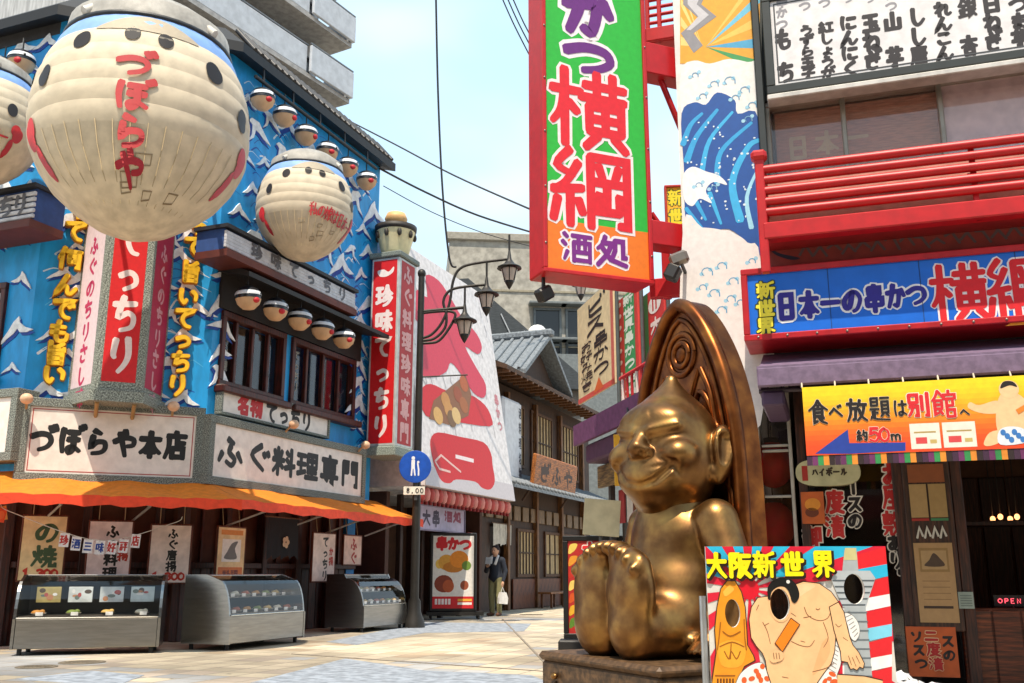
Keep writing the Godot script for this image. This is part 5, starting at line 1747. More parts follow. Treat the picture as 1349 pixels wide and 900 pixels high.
	part(lp, "pole", MB.new().tube([Vector3(0, 0, 0), Vector3(0, 0.5, 0), Vector3(0, 0.55, 0), Vector3(0, 7.05, 0)], [0.12, 0.12, 0.085, 0.065], 12), iron)
	part(lp, "foot", MB.new().lathe([V(0.22, 0), V(0.2, 0.12), V(0.13, 0.3), V(0.12, 0.5)], 16), iron)
	part(lp, "pole_cap", MB.new().ball(Vector3(0, 7.1, 0), Vector3(0.09, 0.1, 0.09), 10, 8), iron)
	var arms := [[[553, 452], [565, 452], [578, 449], [590, 435], [600, 415], [590, 410], [570, 411], [553, 413]], [[553, 449], [572, 446], [586, 432], [588, 415], [584, 398], [590, 385], [604, 379], [640, 375]], [[553, 446], [568, 441], [582, 425], [592, 400], [597, 370], [606, 354], [626, 347], [672, 341]]]
	var ends := [[612, 424], [641, 389], [671, 354]]
	for k in 3:
		var pts := []
		for e in arms[k]:
			pts.append(at_depth(e[0], e[1], 19.4) - foot)
		if k == 0:
			part(lp, "arm", MB.new().tube([at_depth(550, 411, 19.4) - foot, at_depth(612, 405, 19.4) - foot], 0.035, 7), iron)
		part(lp, "arm" if k else "arm_scroll", MB.new().tube(curve3(pts, 4), 0.03, 7), iron)
		var e := at_depth(ends[k][0], ends[k][1], 19.4) - foot
		lamp_head(lp, e)
		part(lp, "drop_rod", MB.new().tube([e + Vector3(0, 0.4, 0), e + Vector3(0, 0.75, 0)], 0.025, 6), iron)
	part(lp, "banner_arm", MB.new().tube([at_depth(550, 497, 19.4) - foot, at_depth(616, 494, 19.4) - foot], 0.015, 5), iron)
	var sc := at_depth(547, 615, 19.25)
	var ds := thing("blue_road_sign", "round blue road sign with white figures on the street lamp pole", "road sign", Transform3D(Basis(), sc))
	part(ds, "disc", MB.new().lathe([V(0.001, 0.02), V(0.31, 0.02), V(0.32, 0.01), V(0.31, 0.0)], 32), mat("1552b8", 0.4), Transform3D(Basis(Vector3.RIGHT, PI / 2), Vector3.ZERO))
	pr = Print.new(self)
	pr.oval(-0.04, 0.17, 0.035, 0.035, C("eef2f8"), 1)
	pr.line(PackedVector2Array([V(-0.04, 0.12), V(-0.04, -0.02)]), 0.07, C("eef2f8"), 1)
	pr.line(PackedVector2Array([V(-0.06, -0.02), V(-0.07, -0.17)]), 0.03, C("eef2f8"), 1.1)
	pr.line(PackedVector2Array([V(-0.02, -0.02), V(0.0, -0.17)]), 0.03, C("eef2f8"), 1.2)
	pr.line(PackedVector2Array([V(0.05, 0.06), V(0.07, -0.06), V(0.07, -0.17)]), 0.03, C("eef2f8"), 1.3)
	pr.oval(0.06, 0.09, 0.025, 0.025, C("eef2f8"), 1)
	printed(ds, "figures", pr, move(0, 0, 0.022))
	part(ds, "plate", MB.new().cbox(Vector3(-0.01, -0.47, 0), Vector3(0.42, 0.16, 0.015), 0.004), mat("e6e0d2", 0.6))
	pr = Print.new(self)
	pr.text("8,00", -0.13, -0.47, V(0.09, 0), 0.09, 0.11, 0.18, C("3a3a3a"), 1)
	printed(ds, "plate_lettering", pr, move(0, 0, 0.009))
	part(ds, "clamp", MB.new().box(Vector3(0.02, -0.2, -0.07), Vector3(0.06, 0.9, 0.1)), mat("555555", 0.5, 0.5))
	# second lamp, mostly behind the banners
	foot = at_depth(822, 600, 26.0)
	foot.y = 0
	lp = thing("street_lamp", "dark iron street lamp mostly hidden behind the hanging banners", "street lamp", Transform3D(Basis(), foot), "iron street lamps")
	part(lp, "pole", MB.new().tube([Vector3(0, 0, 0), Vector3(0, 8.4, 0)], [0.1, 0.07], 10), iron)
	var le := at_depth(765, 376, 26.0) - foot
	lamp_head(lp, le)
	part(lp, "arm", MB.new().tube([le + Vector3(0, 0.4, 0), le + Vector3(0, 0.7, 0), le + Vector3(0.3, 0.8, 0), Vector3(0, 8.2, 0)], 0.03, 7), iron)

func make_wires() -> void:
	var specs := [["vertical_cable", "long dark cable dropping from above the lane to the lamp arms", [[574, -20, 18], [577, 120, 18.6], [583, 250, 19.0], [592, 340, 19.3], [601, 352, 19.4]], 0.022], ["overhead_wire", "black wire sagging from the blue restaurant's eave across the sky", [[500, 222, 20], [560, 253, 21], [630, 284, 22], [720, 312, 24]], 0.025], ["overhead_wire", "thin wire running from the apartment tower down past the tall sign", [[438, 148, 44], [520, 190, 40], [600, 232, 36], [720, 285, 30]], 0.035], ["overhead_wire", "faint low wire between the eave and the tall sign", [[505, 245, 22], [570, 280, 23], [640, 308, 24], [720, 330, 25]], 0.012]]
	for s in specs:
		var pts := []
		for e in s[2]:
			pts.append(at_depth(e[0], e[1], e[2]))
		var o := thing(s[0], s[1], "cable", Transform3D(), "overhead cables")
		part(o, "strand", MB.new().tube(curve3(pts, 6), s[3], 5), mat("2e2e30", 0.6))
	for k in 3:
		var o := thing("overhead_wire", "one of three close parallel wires rising behind the tall green sign", "cable", Transform3D(), "overhead cables")
		var pts := [at_depth(652 + k * 7, -25, 24), at_depth(676 + k * 7, 30, 24.5), at_depth(704 + k * 8, 85, 25)]
		part(o, "strand", MB.new().tube(curve3(pts, 5), 0.02, 5), mat("2e2e30", 0.6))

# shops across the square, behind the viewer: seen only in glass and polished metal
func make_opposite_side() -> void:
	var specs := [[-17.0, 9.0, 12.0, 9.5, "8a6a52", "brown tiled shop building across the square with plain windows"], [-7.0, 12.5, 10.5, 12.0, "8f8a82", "grey rendered shop building across the square with a red awning"], [4.5, 12.0, 11.0, 10.0, "75503c", "brick-coloured shop building across the square with a wide dark entrance"]]
	for s in specs:
		var o := thing("opposite_shop", s[5], "building", Transform3D(Basis(Vector3.UP, PI), Vector3(s[0] + s[2], 0, s[1])), "shops across the square")
		var W: float = s[2]
		var H: float = s[3]
		var gaps := [[0.8, W - 0.8, 0.1, 2.6]]
		for k in 4:
			for j in 2:
				gaps.append([0.9 + k * (W - 1.2) / 4, 0.9 + k * (W - 1.2) / 4 + 1.5, 4.2 + j * 3.0, 5.9 + j * 3.0])
		part(o, "wall", holed_wall(0, W, 0, H, gaps, -0.3, 0), mat(s[4], 0.8))
		part(o, "back_wall", MB.new().span(Vector3(0, 0, -6.2), Vector3(W, H, -6)), mat(s[4], 0.8))
		for x in [0.0, W - 0.2]:
			part(o, "side_wall", MB.new().span(Vector3(x, 0, -6), Vector3(x + 0.2, H, -0.3)), mat(s[4], 0.8))
		part(o, "roof", MB.new().span(Vector3(0, H, -6.2), Vector3(W, H + 0.25, 0.2)), mat("6a6560", 0.8))
		part(o, "awning", extrude_u(PackedVector2Array([V(0, 3.4), V(1.4, 2.7), V(1.4, 2.6), V(0, 3.3)]), 0.4, W - 0.4), mat("8a2a24", 0.7))
		for g in gaps.slice(1):
			var wn := part(o, "window", frame_bars(g[1] - g[0], g[3] - g[2], 0.08, -0.15, 0.03), mat("5a5a5a", 0.5, 0.3), move(g[0], g[2], 0))
			part(wn, "pane", MB.new().span(Vector3(0.08, 0.08, -0.1), Vector3(g[1] - g[0] - 0.08, g[3] - g[2] - 0.08, -0.09)), glass("30363a", 0.4))

func g_at(pr: Print, F: Transform3D, base: Vector2, z: float, ch: String, px: float, py: float, wpx: float, hpx: float, weight: float, col: Color, edge := Color(0, 0, 0, 0), ew := 0.1, layer := 1.0) -> void:
	var c := on(F, px, py, z) - base
	var a := on(F, px + wpx / 2, py, z).x - on(F, px - wpx / 2, py, z).x
	var b := on(F, px, py - hpx / 2, z).y - on(F, px, py + hpx / 2, z).y
	if edge.a > 0:
		pr.glyph(ch, c.x, c.y, a, b, weight + ew, edge, layer)
		pr.glyph(ch, c.x, c.y, a, b, weight, col, layer + 1.8)
	else:
		pr.glyph(ch, c.x, c.y, a, b, weight, col, layer)

func ll(r: Array, F: Transform3D) -> Vector2:   # lower corner of an area in its plane
	var q: Vector3 = F.affine_inverse() * r[0].origin
	return Vector2(q.x, q.y)

func make_skewer_building() -> void:
	var o := thing("skewer_restaurant", "skewer restaurant with a painted corner wall, red balcony and dark open front", "building", FR)
	var uL := on(FR, 897, 250).x
	var uM := on(FR, 1003, 200).x
	var U := 6.0
	var coat := mat("2c3433", 0.6)
	var uG := on(FR, 1003, 640).x
	part(o, "mural_wall", MB.new().span(Vector3(uL, 2.95, -6), Vector3(uM, 10, 0)).span(Vector3(uL, 0, -6), Vector3(uG, 2.95, 0)), mat("e3ddd9", 0.7, 0.0, 0.93))
	var wv0 := on(FR, 1180, 227, 0).y
	var wv1 := on(FR, 1180, 108, 0).y
	part(o, "upper_wall", holed_wall(uM, U, 2.95, 10, [[uM + 0.05, 3.4, wv0, wv1]], -0.3, -0.01), coat)
	part(o, "floor_slab", MB.new().span(Vector3(uM + 0.01, 2.95, -6), Vector3(U, 3.15, -0.3)), mat("3a2c26", 0.8))
	part(o, "upper_floor_slab", MB.new().span(Vector3(uM, wv0 - 0.3, -6), Vector3(U, wv0 - 0.1, -0.3)), mat("3a2c26", 0.8))
	part(o, "roof_slab", MB.new().span(Vector3(uM, 9.8, -6), Vector3(U, 10, -0.3)), mat("3a2c26", 0.8))
	part(o, "room_back_wall", MB.new().span(Vector3(uG, 0, -5.8), Vector3(U, 2.95, -5.6)), mat("6a4a38", 0.8))
	part(o, "room_back_wall", MB.new().span(Vector3(uM, 3.15, -4.2), Vector3(U, 9.8, -4.0)), mat("6a4a38", 0.8))
	part(o, "room_side_wall", MB.new().span(Vector3(U - 0.2, 0, -5.6), Vector3(U, 9.8, -0.3)), mat("6a4a38", 0.8))
	part(o, "room_floor", MB.new().span(Vector3(uG, -0.05, -5.6), Vector3(U, 0.01, -0.1)), mat("3a2a20", 0.6))
	# painted sea on the corner wall: bands, foam and dots
	var pr := Print.new(self)
	var q := func(px: float, py: float) -> Vector2:
		return on(FR, px, py, 0.0)
	var P := func(a: Array) -> PackedVector2Array:
		var out := PackedVector2Array()
		for e in a: out.append(q.call(e[0], e[1]))
		return out
	var Q := func(a: Array) -> Array:
		var out := []
		for e in a: out.append(q.call(e[0], e[1]))
		return out
	pr.poly(P.call([[896, -60], [1001, -60], [1001, 84], [896, 84]]), C("e9a62c"), 0.5)
	for k in 5:
		pr.poly(P.call([[930, 62], [1001, -40 + k * 30], [1001, -26 + k * 30]]), C(["f4c55a", "6fc2de", "f4c55a", "4aa6d0", "3f9a58"][k]), 0.8)
	for k in 4:
		pr.poly(P.call([[925, 62], [897, -30 + k * 26], [897, -18 + k * 26]]), C("f6d27c"), 0.8)
	pr.poly(P.call([[902, -30], [938, -30], [924, 6], [944, 22], [914, 44], [926, 60], [914, 70], [897, 44], [920, 24], [900, 6]]), C("8f8d92"), 1.2)
	pr.poly(P.call([[906, -26], [932, -26], [918, 6], [934, 20], [910, 40], [904, 40], [920, 22], [906, 6]]), C("c9c7cb"), 1.6)
	pr.blob(Q.call([[898, 92], [915, 80], [935, 84], [960, 78], [985, 82], [1001, 88], [1001, 180], [980, 170], [950, 165], [925, 150], [898, 150]]), C("eceae8"), 1.0)
	pr.blob(Q.call([[898, 150], [915, 135], [930, 138], [945, 122], [968, 132], [972, 150], [1001, 160], [1003, 330], [985, 320], [960, 302], [930, 306], [905, 296], [901, 220]]), C("154f9e"), 1.3)
	for e in [[[[900, 190], [910, 165], [925, 150]], 9, "2fa3dd"], [[[905, 212], [918, 180], [945, 145]], 10, "2fa3dd"], [[[925, 225], [935, 185], [965, 148]], 8, "39b0e6"], [[[945, 240], [950, 200], [990, 162]], 9, "2fa3dd"], [[[975, 290], [965, 240], [985, 195], [1000, 185]], 12, "39b0e6"], [[[915, 262], [930, 290]], 7, "2fa3dd"], [[[935, 255], [950, 295]], 7, "39b0e6"], [[[990, 300], [984, 260], [1000, 220]], 7, "9fd8ef"], [[[904, 275], [925, 300]], 6, "2fa3dd"]]:
		var pts: PackedVector2Array = curve2(P.call(e[0]), 5)
		pr.line(pts, e[1] * 0.0075, C(e[2]), 1.7 + e[1] * 0.02, 0.5)
	for k in 70:
		var x := rng.randf_range(903, 1000)
		var y := rng.randf_range(160, 300)
		var c: Vector2 = q.call(x, y)
		pr.oval(c.x, c.y, rng.randf_range(0.007, 0.016), rng.randf_range(0.007, 0.016), C("dbe8f2"), 2.4, 0.0, 7)
	pr.blob(Q.call([[900, 232], [912, 220], [930, 226], [948, 232], [958, 244], [940, 240], [930, 252], [938, 268], [922, 262], [912, 272], [901, 262]]), C("eef0f2"), 2.1)
	pr.blob(Q.call([[900, 300], [925, 300], [945, 302], [968, 308], [985, 320], [1002, 345], [1002, 560], [904, 560]]), C("eae4e1"), 2.0)
	for e in [[960, 108, 12], [980, 120, 10], [940, 112, 9], [925, 128, 8], [990, 140, 9], [968, 130, 8], [915, 100, 7], [985, 158, 8], [920, 245, 7], [940, 248, 6], [930, 360, 12], [950, 352, 10], [965, 372, 10], [940, 388, 11], [962, 395, 9], [925, 380, 8], [950, 410, 10], [975, 400, 8], [990, 345, 7]]:
		var pts := PackedVector2Array()
		for k in 9:
			var a := -0.4 + k * 0.55
			var c: Vector2 = q.call(e[0], e[1])
			pts.append(c + V(cos(a), sin(a)) * e[2] * 0.0062 * (1.0 - k * 0.07))
		pr.line(pts, 0.012, C("5aa0c8" if e[1] > 300 else "6d9fc4"), 2.5, 0.3)
		for k in 2:
			pr.oval(q.call(e[0] + 6 - 12 * k, e[1] - 4).x, q.call(e[0], e[1] - 4 + 5 * k).y, 0.022, 0.022, C("9fd0e6"), 2.3, 0.0, 9)
	printed(o, "sea_mural", pr, move(0, 0, 0.002))
	part(o, "corner_trim", MB.new().cbox(Vector3(uM + 0.03, 6.6, 0.03), Vector3(0.08, 6.8, 0.1), 0.01), mat("20282a", 0.5), Transform3D())
	# upper windows
	var wn := part(o, "window", frame_bars(3.35 - uM, wv1 - wv0, 0.06, -0.1, 0.05), mat("a39c90", 0.4, 0.5), move(uM + 0.05, wv0, -0.1))
	for px in [1113, 1244]:
		part(wn, "mullion", MB.new().cbox(Vector3(on(FR, px, 170).x - uM - 0.05, (wv1 - wv0) / 2, 0.0), Vector3(0.05, wv1 - wv0 - 0.1, 0.06), 0.008), mat("a39c90", 0.4, 0.5))
	var ub := on(FR, 1244, 160).x - uM - 0.05
	part(wn, "blind", MB.new().span(Vector3(0.1, 0.06, -0.16), Vector3(ub, wv1 - wv0 - 0.06, -0.14)), mat("c07c62", 0.8, 0.0, 0.8, Vector3(0.5, 4, 0.5)))
	part(wn, "blind", MB.new().span(Vector3(ub + 0.02, 0.06, -0.05), Vector3(3.3 - uM, wv1 - wv0 - 0.06, -0.03)), mat("d9bcc0", 0.7))
	part(wn, "pane", MB.new().span(Vector3(0.06, 0.06, -0.012), Vector3(3.28 - uM, wv1 - wv0 - 0.06, -0.006)), glass("b09a90", 0.1))
	pr = Print.new(self)
	pr.text("日本一", 0.32, 0.5, V(0.3, 0.02), 0.26, 0.28, 0.12, C("c9a878"), 1)
	pr.text("の串かつ", 0.3, 0.2, V(0.26, 0.02), 0.22, 0.22, 0.12, C("c9a080"), 1)
	printed(wn, "lettering", pr, move(0, 0, -0.139))
	# front woodwork and glass
	var brown := wood("4a2415", 0.55)
	part(o, "door_post", MB.new().cbox(Vector3(on(FR, 1058, 640).x, 1.48, -0.14), Vector3(0.08, 2.95, 0.12), 0.01), brown)
	part(o, "door_post", MB.new().cbox(Vector3(on(FR, 1190, 700).x, 1.48, -0.14), Vector3(0.1, 2.95, 0.12), 0.01), brown)
	part(o, "door_post", MB.new().cbox(Vector3(on(FR, 1268, 700).x, 1.48, -0.14), Vector3(0.1, 2.95, 0.12), 0.01), brown)
	var steel := mat("b9b4ab", 0.4, 0.4)
	var sx := on(FR, 1044, 640).x
	part(o, "mullion", MB.new().cbox(Vector3(sx, 1.48, -0.12), Vector3(0.035, 2.95, 0.05), 0.006), steel)
	for py in [585, 592, 653]:
		var y := on(FR, 1030, py).y
		part(o, "glazing_bar", MB.new().cbox(Vector3((uG + sx) / 2, y, -0.12), Vector3(sx - uG - 0.04, 0.025, 0.04), 0.005), steel)
	part(o, "front_pane", MB.new().span(Vector3(uG + 0.02, 0.1, -0.17), Vector3(sx - 0.02, 2.9, -0.16)), glass("101010", 0.2))
	var dx0 := on(FR, 1062, 640).x
	var dx1 := on(FR, 1186, 640).x
	part(o, "glass_door", MB.new().span(Vector3(dx0, 0.02, -0.18), Vector3(dx1, 2.94, -0.16)), glass("1c120c", 0.3))
	part(o, "counter_board", MB.new().cbox(Vector3((on(FR, 1272, 850).x + 4.5) / 2, 0.35, -0.2), Vector3(4.5 - on(FR, 1272, 850).x, 0.72, 0.1), 0.01), wood("6e3016", 0.5, false))
	for k in 9:
		part(o, "counter_plank", MB.new().cbox(Vector3(on(FR, 1275, 850).x + 0.12 + k * 0.24, 0.36, -0.14), Vector3(0.225, 0.66, 0.02), 0.006), wood(["7a3a1c", "6a2e15", "733519"][k % 3], 0.45, false))
	part(o, "inner_shelf", MB.new().cbox(Vector3(2.6, 1.55, -2.2), Vector3(2.2, 0.06, 0.35), 0.01), brown)
	part(o, "inner_beam", MB.new().cbox(Vector3(2.4, 2.5, -1.2), Vector3(3.6, 0.25, 0.2), 0.01), brown)
	for k in 8:
		part(o, "inner_board", MB.new().cbox(Vector3(1.75 + k * 0.36, 1.2, -5.55), Vector3(0.34, 2.3, 0.05), 0.01), wood(["4a2414", "3c1c10"][k % 2]))
	# door lettering
	pr = Print.new(self)
	var zb := -0.158
	for e in [["二", 1100, 625], ["度", 1100, 662], ["漬", 1100, 694], ["御", 1070, 706]]:
		g_at(pr, FR, V(0, 0), zb, e[0], e[1], e[2], 26, 30, 0.17, C("bf2428"), C("e4ddd2"), 0.12)
	for e in [["ー", 1124, 642], ["ス", 1126, 664], ["の", 1126, 686]]:
		g_at(pr, FR, V(0, 0), zb, e[0], e[1], e[2], 20, 22, 0.17, C("17120f"), C("dcd4c8"), 0.14)
	for e in [["お", 1174, 625], ["座", 1175, 655], ["敷", 1176, 690]]:
		g_at(pr, FR, V(0, 0), zb, e[0], e[1], e[2], 26, 32, 0.16, C("bf2428"), C("e4ddd2"), 0.13)
	for e in [["あ", 1179, 716], ["り", 1181, 738], ["。", 1190, 750]]:
		g_at(pr, FR, V(0, 0), zb, e[0], e[1], e[2], 22, 24, 0.17, C("17120f"), C("dcd4c8"), 0.13)
	printed(o, "door_lettering", pr, move(0, 0, zb))
	# posters on the front
	var posters := [["oval_label", "cream oval drink label fixed above the dark glass door", 1048, 1134, 604, 640, 0], ["orange_poster", "orange picture poster behind the door lettering", 1056, 1086, 648, 690, 1], ["menu_column", "tall brown framed menu column with cream sheets on the door post", 1197, 1261, 607, 832, 2], ["sauce_poster", "orange poster with black and red characters at the foot of the menu column", 1196, 1262, 826, 892, 3], ["paper_notice", "small white paper notice stuck beside the menu column", 1263, 1283, 780, 802, 4]]
	for e in posters:
		var r := area(FR, e[2], e[3], e[4], e[5], -0.05)
		var w: float = r[1]
		var h: float = r[2]
		var t := thing(e[0], e[1], "poster", r[0])
		pr = Print.new(self)
		match e[6]:
			0:
				var pts := PackedVector2Array()
				for k in 28:
					var a := TAU * k / 28
					pts.append(V(w / 2 + w / 2 * signf(cos(a)) * pow(absf(cos(a)), 0.6), h / 2 + h / 2 * signf(sin(a)) * pow(absf(sin(a)), 0.8)))
				part(t, "board", MB.new().prism(pts, -0.1, 0.0), mat("b9b48c", 0.6))
				pr.rect(w * 0.1, h * 0.2, w * 0.19, h * 0.75, C("a82a22"), 1)
				pr.text("ハイボ一ル", w * 0.3, h * 0.5, V(w * 0.11, 0), w * 0.11, h * 0.28, 0.18, C("3a2a1c"), 1)
			1:
				part(t, "sheet", MB.new().span(Vector3(0, 0, -0.1), Vector3(w, h, 0)), mat("b8561c", 0.6))
				pr.oval(w * 0.5, h * 0.6, w * 0.35, h * 0.2, C("d98a2c"), 1)
				pr.oval(w * 0.45, h * 0.35, w * 0.3, h * 0.15, C("6a3012"), 1)
			2:
				part(t, "board", MB.new().cbox(Vector3(w / 2, h / 2, -0.04), Vector3(w, h, 0.07), 0.01), wood("4a2a18"))
				pr.rect(w * 0.12, h * 0.87, w * 0.88, h * 0.98, C("8a4a28"), 1)
				pr.rect(w * 0.12, h * 0.66, w * 0.48, h * 0.86, C("a8895a"), 1)
				pr.rect(w * 0.52, h * 0.66, w * 0.88, h * 0.86, C("a08252"), 1)
				pr.rect(w * 0.12, h * 0.64, w * 0.48, h * 0.655, C("9c2a22"), 1)
				pr.rect(w * 0.52, h * 0.64, w * 0.88, h * 0.655, C("3f7a52"), 1)
				for k in 4:
					pr.line(PackedVector2Array([V(w * (0.2 + k * 0.16), h * 0.54), V(w * (0.26 + k * 0.16), h * 0.6), V(w * (0.32 + k * 0.16), h * 0.55)]), 0.02, C("c2bdb2"), 1 + k * 0.1)
				pr.rect(w * 0.1, h * 0.05, w * 0.9, h * 0.51, C("a8845a"), 1)
				pr.rect(w * 0.2, h * 0.34, w * 0.8, h * 0.48, C("8f6f42"), 1.4)
				pr.rect(w * 0.24, h * 0.355, w * 0.76, h * 0.465, C("a98a5e"), 1.8)
				pr.blob([V(w * 0.3, h * 0.375), V(w * 0.7, h * 0.375), V(w * 0.62, h * 0.42), V(w * 0.5, h * 0.45), V(w * 0.4, h * 0.41)], C("4a3a2c"), 2.2)
				for k in 4:
					pr.rect(w * 0.22, h * (0.18 + 0.035 * k), w * 0.78, h * (0.185 + 0.035 * k), C("8a6a44"), 1.4)
				pr.rect(w * 0.2, h * 0.13, w * 0.8, h * 0.145, C("3a261a"), 1.4)
			3:
				part(t, "sheet", MB.new().span(Vector3(0, 0, -0.1), Vector3(w, h, 0)), mat("b5501c", 0.6))
				pr.text("ソスつ", w * 0.2, h * 0.8, V(0.01, -h * 0.27), w * 0.26, h * 0.24, 0.17, C("1c1512"), 1)
				pr.outlined("二度漬", w * 0.5, h * 0.82, V(0.01, -h * 0.28), w * 0.3, h * 0.26, 0.15, C("a81c1c"), C("d9b48a"), 0.1, 1)
				pr.text("スの", w * 0.82, h * 0.72, V(0, -h * 0.28), w * 0.26, h * 0.24, 0.17, C("1c1512"), 1)
			4:
				part(t, "sheet", MB.new().span(Vector3(0, 0, -0.1), Vector3(w, h, 0)), mat("8f9a90", 0.7))
				for k in 5:
					pr.rect(w * 0.12, h * (0.15 + 0.15 * k), w * 0.88, h * (0.2 + 0.15 * k), C("5d6a62"), 1)
		printed(t, "print", pr)
	# red paper lanterns inside the window
	for e in [[1018, 612], [1020, 692]]:
		var c := on(FR, e[0], e[1], -0.42)
		var t := thing("red_paper_lantern", ["upper round red paper lantern behind the barred front window", "lower round red paper lantern behind the barred front window"][used.get("red_paper_lantern", 0)], "lantern", FR * move(c.x, c.y, -0.42), "red lanterns behind the front window")
		var prof := []
		for k in 17:
			var a := PI * k / 16.0 - PI / 2
			prof.append(V((0.2 + 0.006 * (k % 2)) * cos(a) + 0.001, 0.24 * sin(a)))
		part(t, "paper", MB.new().lathe(prof, 20), mat("c01c18", 0.7))
		part(t, "cap", MB.new().lathe([V(0.08, 0.22), V(0.08, 0.27), V(0.001, 0.27)], 14), mat("1a1614", 0.5))
		part(t, "cord", MB.new().tube([Vector3(0, 0.26, 0), Vector3(0, 2.95 - c.y, 0)], 0.008, 5), mat("1a1614", 0.5))
	# lit bulbs deep inside, and the neon word
	for k in 4:
		var px: float = [1308, 1318, 1331, 1340][k]
		var c := on(FR, px, 684 - (k % 2) * 3, -2.4)
		var t := thing("pendant_bulb", ["small glowing bulb in the dark dining room, nearest the menu column", "small glowing bulb in the dark dining room, second from the menu column", "small glowing bulb in the dark dining room, third from the menu column", "small glowing bulb in the dark dining room, farthest from the menu column"][k], "lamp", FR * move(c.x, c.y, -2.4), "bulbs in the dining room")
		part(t, "bulb", MB.new().ball(Vector3.ZERO, Vector3(0.028, 0.034, 0.028), 10, 8), glow("ffb070", 2.2))
		part(t, "flex", MB.new().tube([Vector3(0, 0.03, 0), Vector3(0, 2.95 - c.y, 0)], 0.005, 4), mat("1a1614", 0.6))
		var li := OmniLight3D.new()
		li.light_color = C("ffb070")
		li.light_energy = 0.03
		li.light_size = 0.03
		li.omni_range = 8
		li.omni_attenuation = 2
		li.shadow_enabled = true
		t.add_child(li)
	var nc := on(FR, 1320, 792, -0.2)
	var ns := thing("neon_sign", "pink glowing neon word in the dark restaurant window", "neon sign", FR * move(nc.x, nc.y, -0.3))
	var nm := MB.new()
	for k in 4:
		for s in glyph("OPEN"[k]):
			var pts := []
			for e in s[0]:
				pts.append(Vector3(k * 0.052 + e.x * 0.05, e.y * 0.055, 0))
			nm.tube(pts, 0.0045, 5)
	part(ns, "tube", nm, glow("ff5a6a", 1.1))
	part(ns, "backing", MB.new().span(Vector3(-0.05, -0.05, -0.03), Vector3(0.25, 0.05, -0.015)), mat("140c0c", 0.5))
	part(ns, "bracket", MB.new().tube([Vector3(0.1, -0.05, -0.02), Vector3(0.1, 0.71 - nc.y, 0.06)], 0.008, 5), mat("140c0c", 0.5))
	# menu board with columns of brush characters
	var r := area(FR, 1004, 1470, -46, 93, 0.2)
	var b0 := ll(r, FR)
	var mn := sign_panel("menu_signboard", "large white signboard with columns of black brush characters and a dark frame", r, 0.16, 0.09, mat("1d2526", 0.5), mat("d9d6d8", 0.5, 0.0, 0.93))
	pr = Print.new(self)
	var cols := [["もち", 1032, 52, 96], ["うずら玉子", 1062, 40, 96], ["紅しょうが", 1088, 36, 96], ["にんにく", 1118, 30, 90], ["玉ねぎ", 1147, 30, 80], ["山芋", 1176, 28, 75], ["しし唐", 1208, 22, 74], ["れんこん", 1242, 12, 70], ["銀杏", 1274, 10, 60], ["白ねぎ", 1306, 4, 55], ["つま芋", 1341, 6, 50]]
	for c in cols:
		var n: int = c[0].length()
		for k in n:
			var t := float(k) / (n - 1)
			g_at(pr, FR, b0, 0.2, c[0][k], c[1] + t * 3, lerpf(c[2], c[3], t), 25 if n < 5 else 20, minf(28, (c[3] - c[2]) / (n - 1.0) * 1.02), 0.2, C("17161a"))
		for k in 3:
			g_at(pr, FR, b0, 0.2, "串かつ"[k], c[1] - 2, c[2] - 62 + k * 15 + (0 if n > 2 else 12), 16, 14, 0.16, C("8d8b92"))
	printed(mn, "lettering", pr)
	part(mn, "inner_line", frame_bars(r[1] - 0.24, r[2] - 0.24, 0.015, 0.0, 0.004), mat("3a3d42", 0.5), move(0.12, 0.12, 0))
	part(mn, "light_rail", MB.new().cbox(Vector3(r[1] / 2, -0.06, -0.02), Vector3(r[1], 0.06, 0.2), 0.01), mat("c9c4bd", 0.4, 0.3))
	# red balcony
	var red := mat("b50d15", 0.45, 0.0, 0.92, Vector3.ONE * 0.5)
	r = area(FR, 1004, 1480, 268, 291, 0.95)
	var bl := thing("red_balcony", "bright red balcony with four round rails above the blue sign", "balcony", r[0])
	part(bl, "beam", MB.new().cbox(Vector3(r[1] / 2, r[2] / 2, -0.08), Vector3(r[1], r[2], 0.16), 0.012), red)
	part(bl, "deck", MB.new().span(Vector3(0, 0.02, -0.94), Vector3(r[1], 0.08, -0.16)), mat("8f1a1c", 0.5))
	part(bl, "backing_board", MB.new().span(Vector3(0.05, r[2], -0.22), Vector3(r[1], on(FR, 1242, 203, 0.95).y - ll(r, FR).y, -0.2)), mat("e09a8a", 0.6))
	for py in [192, 207, 222, 237, 252]:
		var y: float = on(FR, 1242, py, 0.95).y - ll(r, FR).y
		part(bl, "rail", MB.new().tube([Vector3(0, y, -0.05), Vector3(r[1], y, -0.05)], 0.042, 10), red)
		part(bl, "rail", MB.new().tube([Vector3(0.03, y, -0.05), Vector3(0.03, y, -0.94)], 0.03, 8), red)
	var ptop: float = on(FR, 1242, 192, 0.95).y - ll(r, FR).y
	for x in [0.0, 1.85, 3.6]:
		var ps := part(bl, "post", MB.new().cbox(Vector3(x, (ptop + 0.1 - 0.3 * float(x == 0.0)) / 2, -0.05), Vector3(0.085, ptop + 0.14 + 0.3 * float(x == 0.0), 0.085), 0.01) if x == 0.0 else MB.new().cbox(Vector3(x, ptop / 2, -0.09), Vector3(0.05, ptop, 0.04), 0.008), red)
		if x == 0.0:
			part(ps, "post_cap", MB.new().cbox(Vector3(x, ptop + 0.14, -0.05), Vector3(0.15, 0.1, 0.15), 0.03), red)
	r = area(FR, 1010, 1480, 298, 332, 0.5)
	var fb := thing("painted_fascia", "dark red fascia board with grey painted marks under the balcony", "fascia", r[0])
	part(fb, "board", MB.new().span(Vector3(0, -0.05, -0.5), Vector3(r[1], r[2] + 0.12, 0)), mat("86302a", 0.6))
	pr = Print.new(self)
